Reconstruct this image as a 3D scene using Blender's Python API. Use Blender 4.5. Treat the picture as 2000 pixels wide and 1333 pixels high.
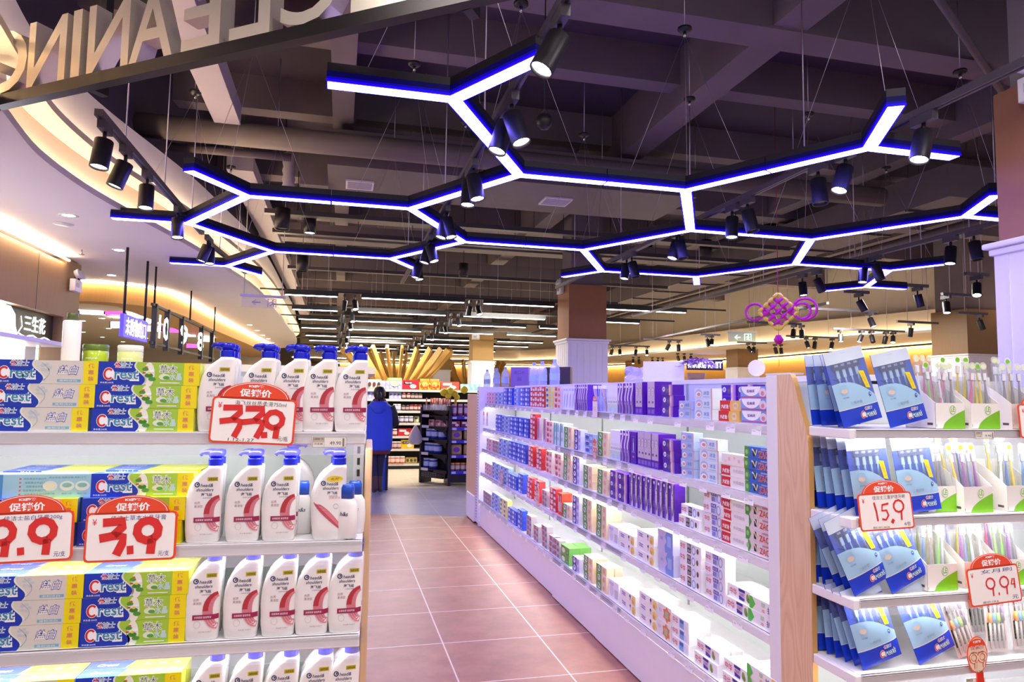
import bpy, bmesh, math, random
from math import sin, cos, pi, radians, sqrt, atan2, tan
from mathutils import Matrix, Vector
random.seed(7)
for o in list(bpy.data.objects): bpy.data.objects.remove(o)
SC = bpy.context.scene
# ------------------------------------------------------------------ camera
FPX, PIT, ROL, YAW, EYE = 1349.33, 0.0773, 0.013595, radians(-13.9664), 1.5
def ray(px, py):
    du, dv = px-1000, py-666.5
    u = cos(ROL)*du+sin(ROL)*dv; v = -sin(ROL)*du+cos(ROL)*dv
    a, b, c = u/FPX, 1.0, -v/FPX
    y = b*cos(PIT)-c*sin(PIT); z = b*sin(PIT)+c*cos(PIT)
    return Vector((a*cos(YAW)-y*sin(YAW), a*sin(YAW)+y*cos(YAW), z))
E0 = Vector((0, 0, EYE))
def atz(px, py, z): d = ray(px, py); return E0+d*((z-EYE)/d.z)
def aty(px, py, y): d = ray(px, py); return E0+d*(y/d.y)
def atx(px, py, x): d = ray(px, py); return E0+d*(x/d.x)
cd = bpy.data.cameras.new('camera'); cam = bpy.data.objects.new('camera', cd)
SC.collection.objects.link(cam); SC.camera = cam
cd.sensor_width = 36; cd.lens = FPX/2000*36; cd.clip_start = 0.05; cd.clip_end = 200
fw = ray(1000, 666.5).normalized(); rt = (ray(1001, 666.5)-ray(1000, 666.5)).normalized(); up = rt.cross(fw)
cam.matrix_world = Matrix(((rt.x, up.x, -fw.x, 0), (rt.y, up.y, -fw.y, 0), (rt.z, up.z, -fw.z, EYE), (0, 0, 0, 1)))
# ------------------------------------------------------------------ world, exposure
wd = bpy.data.worlds.new('world'); SC.world = wd; wd.use_nodes = True
wb = wd.node_tree.nodes['Background']; wb.inputs[0].default_value = (0.89, 0.81, 1.0, 1); wb.inputs[1].default_value = 0.36
vs = SC.view_settings
SC.display_settings.display_device = 'sRGB'
vs.view_transform = 'Standard'; vs.look = 'None'; vs.exposure = 1.0; vs.gamma = 1; vs.use_curve_mapping = False
SC.cycles.max_bounces = 6; SC.cycles.diffuse_bounces = 3; SC.cycles.glossy_bounces = 3
SC.cycles.transparent_max_bounces = 16; SC.cycles.transmission_bounces = 4
SC.cycles.sample_clamp_indirect = 4.0; SC.cycles.caustics_reflective = False; SC.cycles.caustics_refractive = False
COL = SC.collection
def lamp(name, kind, loc, energy, color, size=0.5, sy=None, rot=(0, 0, 0)):
    l = bpy.data.lights.new(name, kind); l.energy = energy; l.color = color
    if kind == 'AREA':
        l.size = size
        if sy: l.shape = 'RECTANGLE'; l.size_y = sy
    elif kind == 'SPOT': l.spot_size = size; l.spot_blend = 0.5; l.shadow_soft_size = 0.05
    else: l.shadow_soft_size = size
    o = bpy.data.objects.new(name, l); COL.objects.link(o); o.location = loc; o.rotation_euler = rot
    return o
# added fill lamps without fixtures, out of view above and behind the camera
for i, (x, y) in enumerate([(0.3, -0.8), (-1.6, -0.8), (2.4, -0.8), (1.0, 1.2), (-1.2, 1.6), (3.2, 1.4)]):
    lamp('added_fill_light', 'AREA', (x, y, 4.0), 22, (1.0, 0.93, 0.9), 0.6, 0.6)
for i, (x, y) in enumerate([(0.9, 13), (3.5, 13.5), (0.9, 17), (4.5, 17), (1, 22), (7, 16), (9, 21), (10, 12.5), (8, 9)]):
    lamp('aisle_light', 'AREA', (x, y, 3.3), 80, (1.0, 0.93, 0.82), 1.6, 0.3)
# ------------------------------------------------------------------ materials
MATS = {}
def srgb(h):
    if isinstance(h, str):
        h = h.lstrip('#'); c = [int(h[i:i+2], 16)/255 for i in (0, 2, 4)]
        return tuple(((x+0.055)/1.055)**2.4 if x > 0.04045 else x/12.92 for x in c)
    return tuple(h)
def M(name, col=(0.8, 0.8, 0.8), rough=0.45, metal=0.0, emit=None, es=1.0, noise=0.0, scale=20.0, stretch=None, bump=0.0, spec=0.5, bands=None):
    if name in MATS: return MATS[name]
    m = bpy.data.materials.new(name); m.use_nodes = True; nt = m.node_tree; b = nt.nodes['Principled BSDF']
    c = srgb(col); b.inputs['Base Color'].default_value = (*c, 1); b.inputs['Roughness'].default_value = rough
    b.inputs['Metallic'].default_value = metal; b.inputs['Specular IOR Level'].default_value = spec
    if emit is not None:
        b.inputs['Emission Color'].default_value = (*srgb(emit), 1); b.inputs['Emission Strength'].default_value = es
    if noise or bump:
        tc = nt.nodes.new('ShaderNodeTexCoord'); mp = nt.nodes.new('ShaderNodeMapping'); nz = nt.nodes.new('ShaderNodeTexNoise')
        nt.links.new(tc.outputs['Object'], mp.inputs[0]); nt.links.new(mp.outputs[0], nz.inputs['Vector'])
        nz.inputs['Scale'].default_value = scale; nz.inputs['Detail'].default_value = 5
        if stretch: mp.inputs['Scale'].default_value = stretch
        if noise:
            mx = nt.nodes.new('ShaderNodeMix'); mx.data_type = 'RGBA'
            mx.inputs[6].default_value = (*[x*(1-noise) for x in c], 1); mx.inputs[7].default_value = (*[min(1, x*(1+noise)) for x in c], 1)
            nt.links.new(nz.outputs[0], mx.inputs[0]); nt.links.new(mx.outputs[2], b.inputs['Base Color'])
        if bump:
            bp = nt.nodes.new('ShaderNodeBump'); bp.inputs['Strength'].default_value = bump; bp.inputs['Distance'].default_value = 0.02
            nt.links.new(nz.outputs[0], bp.inputs['Height']); nt.links.new(bp.outputs[0], b.inputs['Normal'])
    MATS[name] = m; return m
def CLEAR(name, col=(1, 1, 1), fac=0.15, rough=0.1):
    if name in MATS: return MATS[name]
    m = bpy.data.materials.new(name); m.use_nodes = True; nt = m.node_tree
    for n in list(nt.nodes):
        if n.type != 'OUTPUT_MATERIAL': nt.nodes.remove(n)
    out = nt.nodes['Material Output']; t = nt.nodes.new('ShaderNodeBsdfTransparent'); p = nt.nodes.new('ShaderNodeBsdfPrincipled')
    mx = nt.nodes.new('ShaderNodeMixShader'); mx.inputs[0].default_value = fac
    t.inputs[0].default_value = (*[0.4+0.6*x for x in col], 1)
    p.inputs['Base Color'].default_value = (*col, 1); p.inputs['Roughness'].default_value = rough
    nt.links.new(t.outputs[0], mx.inputs[1]); nt.links.new(p.outputs[0], mx.inputs[2]); nt.links.new(mx.outputs[0], out.inputs[0])
    MATS[name] = m; return m
def K(h, rough=0.35):           # plain printed / moulded colour
    return M('colour_'+h.strip('#'), h, rough, noise=0.02, scale=60)
# ------------------------------------------------------------------ mesh builder
_TXT = {}
def text_geo(s, off=0.0, shear=0.0, res=2):
    k = (s, off, shear, res)
    if k in _TXT: return _TXT[k]
    c = bpy.data.curves.new('t', 'FONT'); c.body = s; c.size = 1; c.resolution_u = res; c.offset = off; c.shear = shear
    o = bpy.data.objects.new('t', c); m = bpy.data.meshes.new_from_object(o)
    vs_ = [(v.co.x, v.co.y) for v in m.vertices]; fs = [tuple(p.vertices) for p in m.polygons]
    bpy.data.objects.remove(o); bpy.data.curves.remove(c); bpy.data.meshes.remove(m)
    if not vs_: vs_, fs = [(0, 0), (1, 0), (1, 1)], [(0, 1, 2)]
    x0 = min(v[0] for v in vs_); x1 = max(v[0] for v in vs_); y0 = min(v[1] for v in vs_); y1 = max(v[1] for v in vs_)
    w, h = max(x1-x0, 1e-4), max(y1-y0, 1e-4)
    _TXT[k] = ([((x-x0)/w-0.5, (y-y0)/h-0.5) for x, y in vs_], fs, w/h)
    return _TXT[k]
I4 = Matrix.Identity(4)
def frame(o, u, v):
    u = Vector(u).normalized(); v = Vector(v).normalized(); n = u.cross(v); o = Vector(o)
    return Matrix(((u.x, v.x, n.x, o.x), (u.y, v.y, n.y, o.y), (u.z, v.z, n.z, o.z), (0, 0, 0, 1)))
FRONT = lambda o: frame(o, (1, 0, 0), (0, 0, 1))     # facing -Y
class MB:
    def __init__(s): s.v = []; s.f = []; s.m = []; s.sm = []; s.mats = []; s.M = I4; s.proj = None
    def mi(s, mat):
        if mat not in s.mats: s.mats.append(mat)
        return s.mats.index(mat)
    def add(s, vs_, fs, mat, smooth=False):
        b = len(s.v); i = s.mi(mat)
        for p in vs_:
            p = Vector(p)
            if s.proj: p = s.proj(p)
            s.v.append(s.M @ p)
        for f in fs: s.f.append([b+k for k in f]); s.m.append(i); s.sm.append(smooth)
        return s
    def box(s, a, b, mat, bev=0.0):
        x0, y0, z0 = [min(a[i], b[i]) for i in range(3)]; x1, y1, z1 = [max(a[i], b[i]) for i in range(3)]
        if bev <= 0:
            return s.add([(x0, y0, z0), (x1, y0, z0), (x1, y1, z0), (x0, y1, z0), (x0, y0, z1), (x1, y0, z1), (x1, y1, z1), (x0, y1, z1)],
                         [(0, 3, 2, 1), (4, 5, 6, 7), (0, 1, 5, 4), (1, 2, 6, 5), (2, 3, 7, 6), (3, 0, 4, 7)], mat)
        bm = bmesh.new(); bmesh.ops.create_cube(bm, size=1)
        for v in bm.verts: v.co = Vector(((x0+x1)/2+v.co.x*(x1-x0), (y0+y1)/2+v.co.y*(y1-y0), (z0+z1)/2+v.co.z*(z1-z0)))
        bmesh.ops.bevel(bm, geom=bm.edges[:], offset=bev, segments=2, affect='EDGES', profile=0.5)
        bm.verts.index_update()
        s.add([v.co.copy() for v in bm.verts], [[v.index for v in f.verts] for f in bm.faces], mat); bm.free(); return s
    def loft(s, rings, mat, caps=True, smooth=True, closed=True):
        n = len(rings[0]); vs_ = [p for r in rings for p in r]; fs = []
        for i in range(len(rings)-1):
            for j in range(n if closed else n-1):
                k = (j+1) % n; fs.append((i*n+j, i*n+k, (i+1)*n+k, (i+1)*n+j))
        s.add(vs_, fs, mat, smooth)
        if caps and closed:
            b = len(s.v)-len(vs_); i = s.mi(mat)
            for r in (0, len(rings)-1):
                f = [b+r*n+j for j in range(n)]
                if r == 0: f.reverse()
                s.f.append(f); s.m.append(i); s.sm.append(False)
        return s
    def lathe(s, prof, mat, c=(0, 0, 0), seg=16, caps=True, smooth=True):
        return s.loft([[(c[0]+r*cos(2*pi*j/seg), c[1]+r*sin(2*pi*j/seg), c[2]+z) for j in range(seg)] for r, z in prof], mat, caps, smooth)
    def tube(s, pts, r, mat, seg=8, caps=True):
        pts = [Vector(p) for p in pts]; rs = r if isinstance(r, (list, tuple)) else [r]*len(pts); rings = []; pu = None
        for i, p in enumerate(pts):
            t = (pts[min(i+1, len(pts)-1)]-pts[max(i-1, 0)])
            t = t.normalized() if t.length > 1e-9 else Vector((0, 0, 1))
            u = pu-t*pu.dot(t) if pu is not None else (Vector((0, 0, 1)).cross(t) if abs(t.z) < 0.95 else Vector((1, 0, 0)).cross(t))
            if u.length < 1e-6: u = Vector((1, 0, 0))
            u.normalize(); w = t.cross(u); pu = u
            rings.append([p+(u*cos(2*pi*j/seg)+w*sin(2*pi*j/seg))*rs[i] for j in range(seg)])
        return s.loft(rings, mat, caps)
    # flat printing in the current frame (x right, y up, z out)
    def poly(s, pts, mat, n=0.0): return s.add([(x, y, n) for x, y in pts], [tuple(range(len(pts)))], mat)
    def rect(s, x0, y0, x1, y1, mat, n=0.0): return s.poly([(x0, y0), (x1, y0), (x1, y1), (x0, y1)], mat, n)
    def ell(s, cx, cy, rx, ry, mat, n=0.0, a0=0, a1=2*pi, seg=20):
        full = abs(a1-a0-2*pi) < 1e-6
        return s.poly([(cx+rx*cos(a0+(a1-a0)*i/seg), cy+ry*sin(a0+(a1-a0)*i/seg)) for i in range(seg if full else seg+1)], mat, n)
    def strip(s, A, B, mat, n=0.0):
        k = len(A); return s.add([(x, y, n) for x, y in A]+[(x, y, n) for x, y in B], [(i, i+1, k+i+1, k+i) for i in range(k-1)], mat)
    def stroke(s, pts, w, mat, n=0.0, closed=False):
        pts = [Vector((p[0], p[1])) for p in pts]
        if closed: pts = pts+[pts[0]]
        A, B = [], []; m = len(pts)
        for i, p in enumerate(pts):
            if closed: t = pts[(i+1) % (m-1)]-pts[(i-1) % (m-1)]
            else: t = pts[min(i+1, m-1)]-pts[max(i-1, 0)]
            if t.length < 1e-9: t = Vector((1, 0))
            t.normalize(); q = Vector((-t.y, t.x))*w/2; A.append(p-q); B.append(p+q)
        return s.strip([(a.x, a.y) for a in A], [(b.x, b.y) for b in B], mat, n)
    def ring(s, cx, cy, rx, ry, w, mat, n=0.0, seg=20, a0=0, a1=2*pi):
        return s.strip([(cx+(rx-w)*cos(a0+(a1-a0)*i/seg), cy+(ry-w)*sin(a0+(a1-a0)*i/seg)) for i in range(seg+1)],
                       [(cx+rx*cos(a0+(a1-a0)*i/seg), cy+ry*sin(a0+(a1-a0)*i/seg)) for i in range(seg+1)], mat, n)
    def text(s, t, cx, cy, w, h, mat, n=0.0, off=0.0, shear=0.0, rot=0.0, keep=False, res=2):
        vs_, fs, asp = text_geo(t, off, shear, res)
        if keep: w, h = (w, w/asp) if w/asp < h else (h*asp, h)
        c, q = cos(rot), sin(rot)
        return s.add([(cx+x*w*c-y*h*q, cy+x*w*q+y*h*c, n) for x, y in vs_], fs, mat)
    def build(s, name, parent=None, loc=None, rotz=None):
        me = bpy.data.meshes.new(name); me.from_pydata([tuple(v) for v in s.v], [], s.f)
        for m in s.mats: me.materials.append(m)
        me.polygons.foreach_set('material_index', s.m); me.polygons.foreach_set('use_smooth', s.sm); me.update()
        o = bpy.data.objects.new(name, me); COL.objects.link(o)
        if parent is not None: o.parent = parent
        if loc is not None: o.location = loc
        if rotz is not None: o.rotation_euler = (0, 0, rotz)
        return o
def tag(o, label, cat, group=None):
    o['label'] = label; o['category'] = cat
    if group: o['group'] = group
    return o
def struct(o): o['kind'] = 'structure'; return o
def thing(name, label, cat, loc=(0, 0, 0), rotz=0.0, group=None):
    o = bpy.data.objects.new(name, None); COL.objects.link(o); o.empty_display_size = 0.05
    o.location = loc; o.rotation_euler = (0, 0, rotz); return tag(o, label, cat, group)
KIDS = {}
def tree(o, parent=None):
    c = o.copy(); COL.objects.link(c)
    if parent is not None: c.parent = parent
    for ch in (KIDS[o] if o in KIDS else o.children): tree(ch, c)
    return c
ORD = ['first', 'second', 'third', 'fourth', 'fifth', 'sixth', 'seventh', 'eighth', 'ninth', 'tenth', 'eleventh', 'twelfth', 'thirteenth',
       'fourteenth', 'fifteenth', 'sixteenth', 'seventeenth', 'eighteenth', 'nineteenth', 'twentieth']
ORD += ['twenty-'+o for o in ORD[:9]]+['thirtieth']+['thirty-'+o for o in ORD[:9]]+['fortieth']+['forty-'+o for o in ORD[:9]]
GSH = ['top', 'second', 'third', 'fourth', 'lowest']
class Kind:                      # makes one of a kind once, then hands out copies
    def __init__(s, fn): s.fn = fn; s.proto = None; s.used = False
    def get(s):
        if s.proto is None: s.proto = s.fn(); return s.proto
        return tree(s.proto)
def put(kind, loc, rotz, label, cat, group, tilt=None):
    o = kind.get(); o.location = loc; o.rotation_euler = tilt if tilt else (0, 0, rotz); o.scale = (1, 1, 1); return tag(o, label, cat, group)
WHITE = M('white_laminate', '#f1eef2', 0.35, noise=0.02, scale=8)
WMETAL = M('white_metal', '#ecebf0', 0.35, noise=0.02, scale=10)
BLACK = M('black_metal', '#17171b', 0.45, noise=0.15, scale=30)
DARK = M('dark_metal', '#3a343c', 0.4, noise=0.12, scale=20)
CHROME = M('chrome', '#c8c8cc', 0.2, 1.0, noise=0.05)
LEDW = M('cool_white_led', '#ffffff', 0.4, emit=(1, 0.98, 0.95), es=20)
LEDS = M('soft_white_led', '#ffffff', 0.4, emit=(1, 0.98, 0.95), es=8)
LENS = M('spot_lens', '#ffffff', 0.4, emit=(1, 0.95, 0.85), es=18)
TUBEW = M('linear_lamp_diffuser', '#ffffff', 0.4, emit=(1, 0.96, 0.86), es=7)
BLUEL = M('blue_white_diffuser', '#ffffff', 0.4, emit=(0.9, 0.74, 6.0), es=3.7)
WARM = M('warm_cove_led', '#ffffff', 0.4, emit=(1.0, 0.78, 0.52), es=26)
CONC = M('grey_concrete', '#776c72', 0.85, noise=0.22, scale=1.6, bump=0.1)
SLAB = M('dark_slab', '#4e4552', 0.9, noise=0.3, scale=0.8)
DUCT = M('painted_duct', '#6c6264', 0.6, noise=0.15, scale=3)
# ================================================================== SETTING
def tile_mat(name, c1, c2, grout, bump=0.15, rough=0.35):
    m = bpy.data.materials.new(name); m.use_nodes = True; nt = m.node_tree; b = nt.nodes['Principled BSDF']
    tc = nt.nodes.new('ShaderNodeTexCoord'); mp = nt.nodes.new('ShaderNodeMapping'); br = nt.nodes.new('ShaderNodeTexBrick')
    nt.links.new(tc.outputs['Object'], mp.inputs[0]); mp.inputs['Location'].default_value = (-0.053, -0.045, 0)
    nt.links.new(mp.outputs[0], br.inputs['Vector']); br.offset = 0; br.squash = 1
    for k, v in (('Scale', 1), ('Brick Width', 0.6), ('Row Height', 0.6), ('Mortar Size', 0.0045), ('Mortar Smooth', 0.1), ('Bias', 0)): br.inputs[k].default_value = v
    n1 = nt.nodes.new('ShaderNodeTexNoise'); n1.inputs['Scale'].default_value = 5; n1.inputs['Detail'].default_value = 8; n1.inputs['Roughness'].default_value = 0.65
    nt.links.new(tc.outputs['Object'], n1.inputs['Vector'])
    mx = nt.nodes.new('ShaderNodeMix'); mx.data_type = 'RGBA'; mx.inputs[6].default_value = (*srgb(c1), 1); mx.inputs[7].default_value = (*srgb(c2), 1)
    rp = nt.nodes.new('ShaderNodeMapRange'); rp.inputs[1].default_value = 0.3; rp.inputs[2].default_value = 0.7
    nt.links.new(n1.outputs[0], rp.inputs[0]); nt.links.new(rp.outputs[0], mx.inputs[0])
    nt.links.new(mx.outputs[2], br.inputs['Color1']); nt.links.new(mx.outputs[2], br.inputs['Color2']); br.inputs['Mortar'].default_value = (*srgb(grout), 1)
    nt.links.new(br.outputs['Color'], b.inputs['Base Color']); b.inputs['Roughness'].default_value = rough
    bp = nt.nodes.new('ShaderNodeBump'); bp.inputs['Strength'].default_value = bump; bp.inputs['Distance'].default_value = 0.004; bp.invert = True
    nt.links.new(br.outputs['Fac'], bp.inputs['Height']); nt.links.new(bp.outputs[0], b.inputs['Normal'])
    return m
RED = tile_mat('terracotta_tile', '#8e5a46', '#ab735c', '#dcc4b4', rough=0.42)
GREY = tile_mat('grey_tile', '#8e8a96', '#a29da6', '#b6b0b8', rough=0.3)
BEIGE = tile_mat('beige_tile', '#b5a994', '#c8bca6', '#d2c8b6', rough=0.3)
b = MB(); b.box((-14, -3, -0.1), (24, 40, 0), BEIGE); struct(b.build('floor'))
def curve_slab(name, y_near, far_pts, mat, z0, z1):
    b = MB(); pts = [(-14, y_near), (24, y_near)]+far_pts; n = len(pts)
    b.add([(x, y, z1) for x, y in pts]+[(x, y, z0) for x, y in pts], [tuple(range(n))]+[(i, i+n, (i+1) % n+n, (i+1) % n) for i in range(n)], mat)
    return struct(b.build(name))
edge_g = [(24, 11.2), (3.0, 11.15), (1.9, 11.0), (0.9, 11.15), (0.2, 11.35), (-14, 11.35)]
edge_r = [(24, 8.1), (3.0, 8.1), (1.64, 8.4), (1.2, 8.58), (0.85, 8.72), (0.4, 8.86), (-0.6, 9.0), (-14, 9.0)]
curve_slab('floor', -3, edge_g, GREY, 0, 0.002); curve_slab('floor', -3, edge_r, RED, 0.002, 0.004)
# ceiling slab, concrete beams
b = MB(); b.box((-16, -3, 5.0), (26, 42, 5.2), SLAB); struct(b.build('ceiling'))
for i, (y0, y1, z) in enumerate([(4.58, 4.88, 4.4), (6.1, 6.32, 4.62), (7.9, 8.12, 4.62), (9.6, 9.9, 4.4), (12.4, 12.65, 4.55), (15.4, 15.7, 4.4), (19, 19.3, 4.5), (24, 24.3, 4.5), (2.2, 2.5, 4.4)]):
    b = MB(); b.box((-14, y0, z), (24, y1, 5.0), CONC); struct(b.build('ceiling_beam'))
for i, (x0, x1, z) in enumerate([(-0.16, 0.06, 4.45), (3.22, 3.52, 4.42), (6.6, 6.85, 4.45), (9.6, 9.9, 4.42), (13, 13.3, 4.42), (-3.4, -3.1, 4.45)]):
    b = MB(); b.box((x0, -3, z), (x1, 42, 5.0), CONC); struct(b.build('ceiling_beam'))
# shell of the hall
CREAM = M('cream_paint', '#efe0c8', 0.7, noise=0.03, scale=3)
LILAC = M('white_ceiling_paint', '#e9e3e6', 0.7, noise=0.02, scale=3)
YWOOD = M('yellow_wood_veneer', '#c99b4f', 0.45, noise=0.14, scale=6, stretch=(4, 4, 0.4))
BWOOD = M('brown_wood_veneer', '#8a6a48', 0.5, noise=0.12, scale=8, stretch=(6, 6, 0.5))
TAN = M('tan_wood_veneer', '#b08a5e', 0.45, noise=0.12, scale=8, stretch=(6, 6, 0.5))
b = MB(); b.box((-14.2, -3, 0), (-14, 42, 5), CREAM); struct(b.build('wall_left'))
b = MB(); b.box((-14, 40, 0), (24, 40.2, 5), CREAM); struct(b.build('wall_back'))
b = MB(); b.box((24, -3, 0), (24.2, 42, 5), CREAM); struct(b.build('wall_right'))
# ---- left soffit: flat low ceiling whose edge sweeps in a curve, two lit steps
def smooth(pts, k=6):
    P = [Vector(p) for p in pts]; out = []
    for i in range(len(P)-1):
        a, b_, c, d = P[max(i-1, 0)], P[i], P[i+1], P[min(i+2, len(P)-1)]
        for j in range(k):
            t = j/k; out.append(0.5*((2*b_)+(-a+c)*t+(2*a-5*b_+4*c-d)*t*t+(-a+3*b_-3*c+d)*t**3))
    return out+[P[-1]]
edge = smooth([(-1.7, 2.4), (-1.8, 3.4), (-1.94, 4.3), (-2.03, 4.95), (-2.02, 5.6), (-1.95, 6.2), (-1.8, 7.0), (-1.63, 8.0), (-1.5, 9.2), (-1.36, 10.6), (-1.29, 12.8), (-1.3, 16), (-1.32, 20), (-1.5, 23), (-2.1, 25.2), (-3.2, 26.2), (-5, 26.6)])
def offs(k):
    out = []
    for i, p in enumerate(edge):
        t = (edge[min(i+1, len(edge)-1)]-edge[max(i-1, 0)]).normalized(); out.append((p.x+t.y*k, p.y-t.x*k))
    return out
def sweep(b, prof, mats):
    for (k0, z0), (k1, z1), m in zip(prof[:-1], prof[1:], mats):
        A = [(x, y, z0) for x, y in offs(k0)]; B = [(x, y, z1) for x, y in offs(k1)]; n = len(A)
        b.add(A+B, [(i, i+1, n+i+1, n+i) for i in range(n-1)], m)
b = MB(); A = [(x, y, 3.0) for x, y in offs(0)]; n = len(A)
b.add(A+[(-13.9, y, 3.0) for x, y, z in A], [(i, i+1, n+i+1, n+i) for i in range(n-1)], LILAC)
sweep(b, [(0, 3.0), (0.10, 3.0), (0.10, 3.05), (0.085, 3.05), (0.085, 3.015), (0.0, 3.015), (0.0, 3.30), (0.17, 3.30), (0.17, 3.35), (0.155, 3.35), (0.155, 3.315), (0.05, 3.315), (0.05, 3.78), (-0.2, 3.78), (-0.2, 5.0)],
      [LILAC, LILAC, LILAC, LILAC, LILAC, CREAM, CREAM, CREAM, CREAM, CREAM, CREAM, LILAC, LILAC, SLAB])
struct(b.build('ceiling'))
for k, z, nm in ((0.045, 3.025, 'lower'), (0.10, 3.325, 'upper')):
    b = MB(); pts = [(x, y, z) for x, y in offs(k)][4:]
    b.tube(pts, 0.008, WARM, 5); tag(b.build('cove_light_strip'), 'warm LED strip hidden on the %s ledge of the curved white soffit' % nm, 'light strip', 'cove strips of the curved soffit')
# wooden bulkhead under the soffit, tan ceiling of the checkout zone
bk = smooth([(-9, 10.75), (-6, 10.7), (-3.6, 10.66), (-3.0, 10.8), (-2.62, 11.3), (-2.5, 12.2), (-2.46, 15), (-2.3, 20), (-2.15, 26)], 5)
b = MB(); n = len(bk)
WC = M('wood_ply_curved', '#d8a862', 0.45, noise=0.12, scale=8, stretch=(6, 6, 0.5))
b.add([(p.x, p.y, 3.0) for p in bk]+[(p.x, p.y, 2.71) for p in bk], [(i, i+1, n+i+1, n+i) for i in range(n-1)], WC)
b.add([(p.x, p.y, 2.71) for p in bk]+[(min(p.x-0.3, -3.2), p.y+0.3, 2.71) for p in bk]+[(min(p.x-0.3, -3.2), p.y+0.3, 3.0) for p in bk], [(i, i+1, n+i+1, n+i) for i in range(n-1)]+[(n+i, n+i+1, 2*n+i+1, 2*n+i) for i in range(n-1)], WC)
struct(b.build('trim_1'))
b = MB(); b.box((-13.9, 11.2, 2.86), (-3.0, 26, 2.9), CREAM); struct(b.build('ceiling'))
b = MB(); b.box((-13.8, 26.4, 0), (-2.4, 26.6, 3.0), CREAM); struct(b.build('wall_left'))
# ---- right side: lit soffit and yellow veneer wall
def wallrun(name, pts, z0, z1, mat, th=0.1):
    b = MB(); n = len(pts)
    b.add([(x, y, z0) for x, y in pts]+[(x, y, z1) for x, y in pts], [(i, i+1, n+i+1, n+i) for i in range(n-1)], mat)
    b.add([(x+th, y+th, z0) for x, y in pts]+[(x+th, y+th, z1) for x, y in pts], [(i, i+1, n+i+1, n+i) for i in range(n-1)], mat)
    b.add([(x, y, z0) for x, y in pts]+[(x+th, y+th, z0) for x, y in pts], [(i, i+1, n+i+1, n+i) for i in range(n-1)], mat)
    return struct(b.build(name))
yw = [(20, 6), (17, 9), (15, 14.5), (15, 22.5), (13.5, 29), (11.5, 33), (5, 34.5), (0, 34.5)]
wallrun('wall_right', yw, 0, 2.95, YWOOD)
soff = [(17, 5), (13.9, 9), (12.6, 13.2), (11.5, 17.2), (10.8, 22), (10.2, 27), (8, 30.5), (3, 32), (-2, 32)]
b = MB(); n = len(soff)
b.add([(x, y, 3.0) for x, y in soff]+[(x, y, 3.0) for x, y in [(23, 5), (23, 9), (23, 13), (23, 17), (23, 22), (23, 30), (20, 38), (8, 38), (-2, 38)]], [(i, i+1, n+i+1, n+i) for i in range(n-1)], CREAM)
b.add([(x, y, 3.0) for x, y in soff]+[(x, y, 3.52) for x, y in soff], [(i, i+1, n+i+1, n+i) for i in range(n-1)], CREAM)
b.add([(x, y, 3.52) for x, y in soff]+[(x+0.25, y, 3.52) for x, y in soff]+[(x+0.25, y, 5) for x, y in soff], [(i, i+1, n+i+1, n+i) for i in range(n-1)]+[(n+i, n+i+1, 2*n+i+1, 2*n+i) for i in range(n-1)], CREAM)
b.add([(x-0.12, y, 3.0) for x, y in soff]+[(x, y, 3.0) for x, y in soff]+[(x-0.12, y, 3.06) for x, y in soff], [(i, i+1, n+i+1, n+i) for i in range(n-1)]+[(i, i+1, 2*n+i+1, 2*n+i) for i in range(n-1)], CREAM)
struct(b.build('ceiling'))
b = MB(); b.tube([(x-0.05, y, 3.025) for x, y in soff], 0.01, WARM, 5)
tag(b.build('cove_light_strip'), 'warm LED strip on the ledge of the far right cream soffit', 'light strip')
b = MB(); b.tube([(x-0.12, y-0.06, 2.9) for x, y in yw], 0.015, WARM, 5)
tag(b.build('wall_washer_strip'), 'warm LED line along the top of the yellow veneer wall', 'light strip')
# ---- columns
WAINS = M('white_wainscot', '#ece9f0', 0.5, noise=0.02, scale=5)
COLB = M('brown_column_cladding', '#9a6a4c', 0.75, noise=0.06, scale=14)
def column(x0, y0, x1, y1, shaft=CONC, clad=COLB):
    b = MB(); cx, cy = (x0+x1)/2, (y0+y1)/2; hx, hy = (x1-x0)/2, (y1-y0)/2
    b.box((cx-hx, cy-hy, 0), (cx+hx, cy+hy, 2.37), WAINS)
    for k in range(int(2*hx/0.11)): b.box((cx-hx+0.055+k*0.11, cy-hy-0.004, 0.1), (cx-hx+0.06+k*0.11, cy-hy, 2.36), WMETAL)
    for k in range(int(2*hy/0.11)): b.box((cx-hx-0.004, cy-hy+0.055+k*0.11, 0.1), (cx-hx, cy-hy+0.06+k*0.11, 2.36), WMETAL)
    b.box((cx-hx-0.02, cy-hy-0.02, 2.36), (cx+hx+0.02, cy+hy+0.02, 2.40), WAINS, 0.008)
    b.box((cx-hx-0.045, cy-hy-0.045, 2.40), (cx+hx+0.045, cy+hy+0.045, 2.435), WAINS, 0.01)
    b.box((cx-hx+0.02, cy-hy+0.02, 2.435), (cx+hx-0.02, cy+hy-0.02, 3.34), clad)
    b.box((cx-hx+0.08, cy-hy+0.08, 3.34), (cx+hx-0.08, cy+hy-0.08, 5.0), shaft)
    return struct(b.build('column'))
column(3.76, 2.55, 4.5, 3.25); column(3.62, 10.75, 4.32, 11.4)
OCH = M('ochre_column_cladding', '#a9854f', 0.7, noise=0.06, scale=14)
column(3.6, 19.1, 4.24, 19.75, clad=OCH); column(3.55, 27.1, 4.25, 27.8, clad=OCH); column(11.85, 18.9, 12.6, 19.6, clad=BWOOD); column(12.1, 11.1, 13.1, 12.0, clad=BWOOD)
column(11.9, 27, 12.7, 27.7, clad=OCH)
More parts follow.
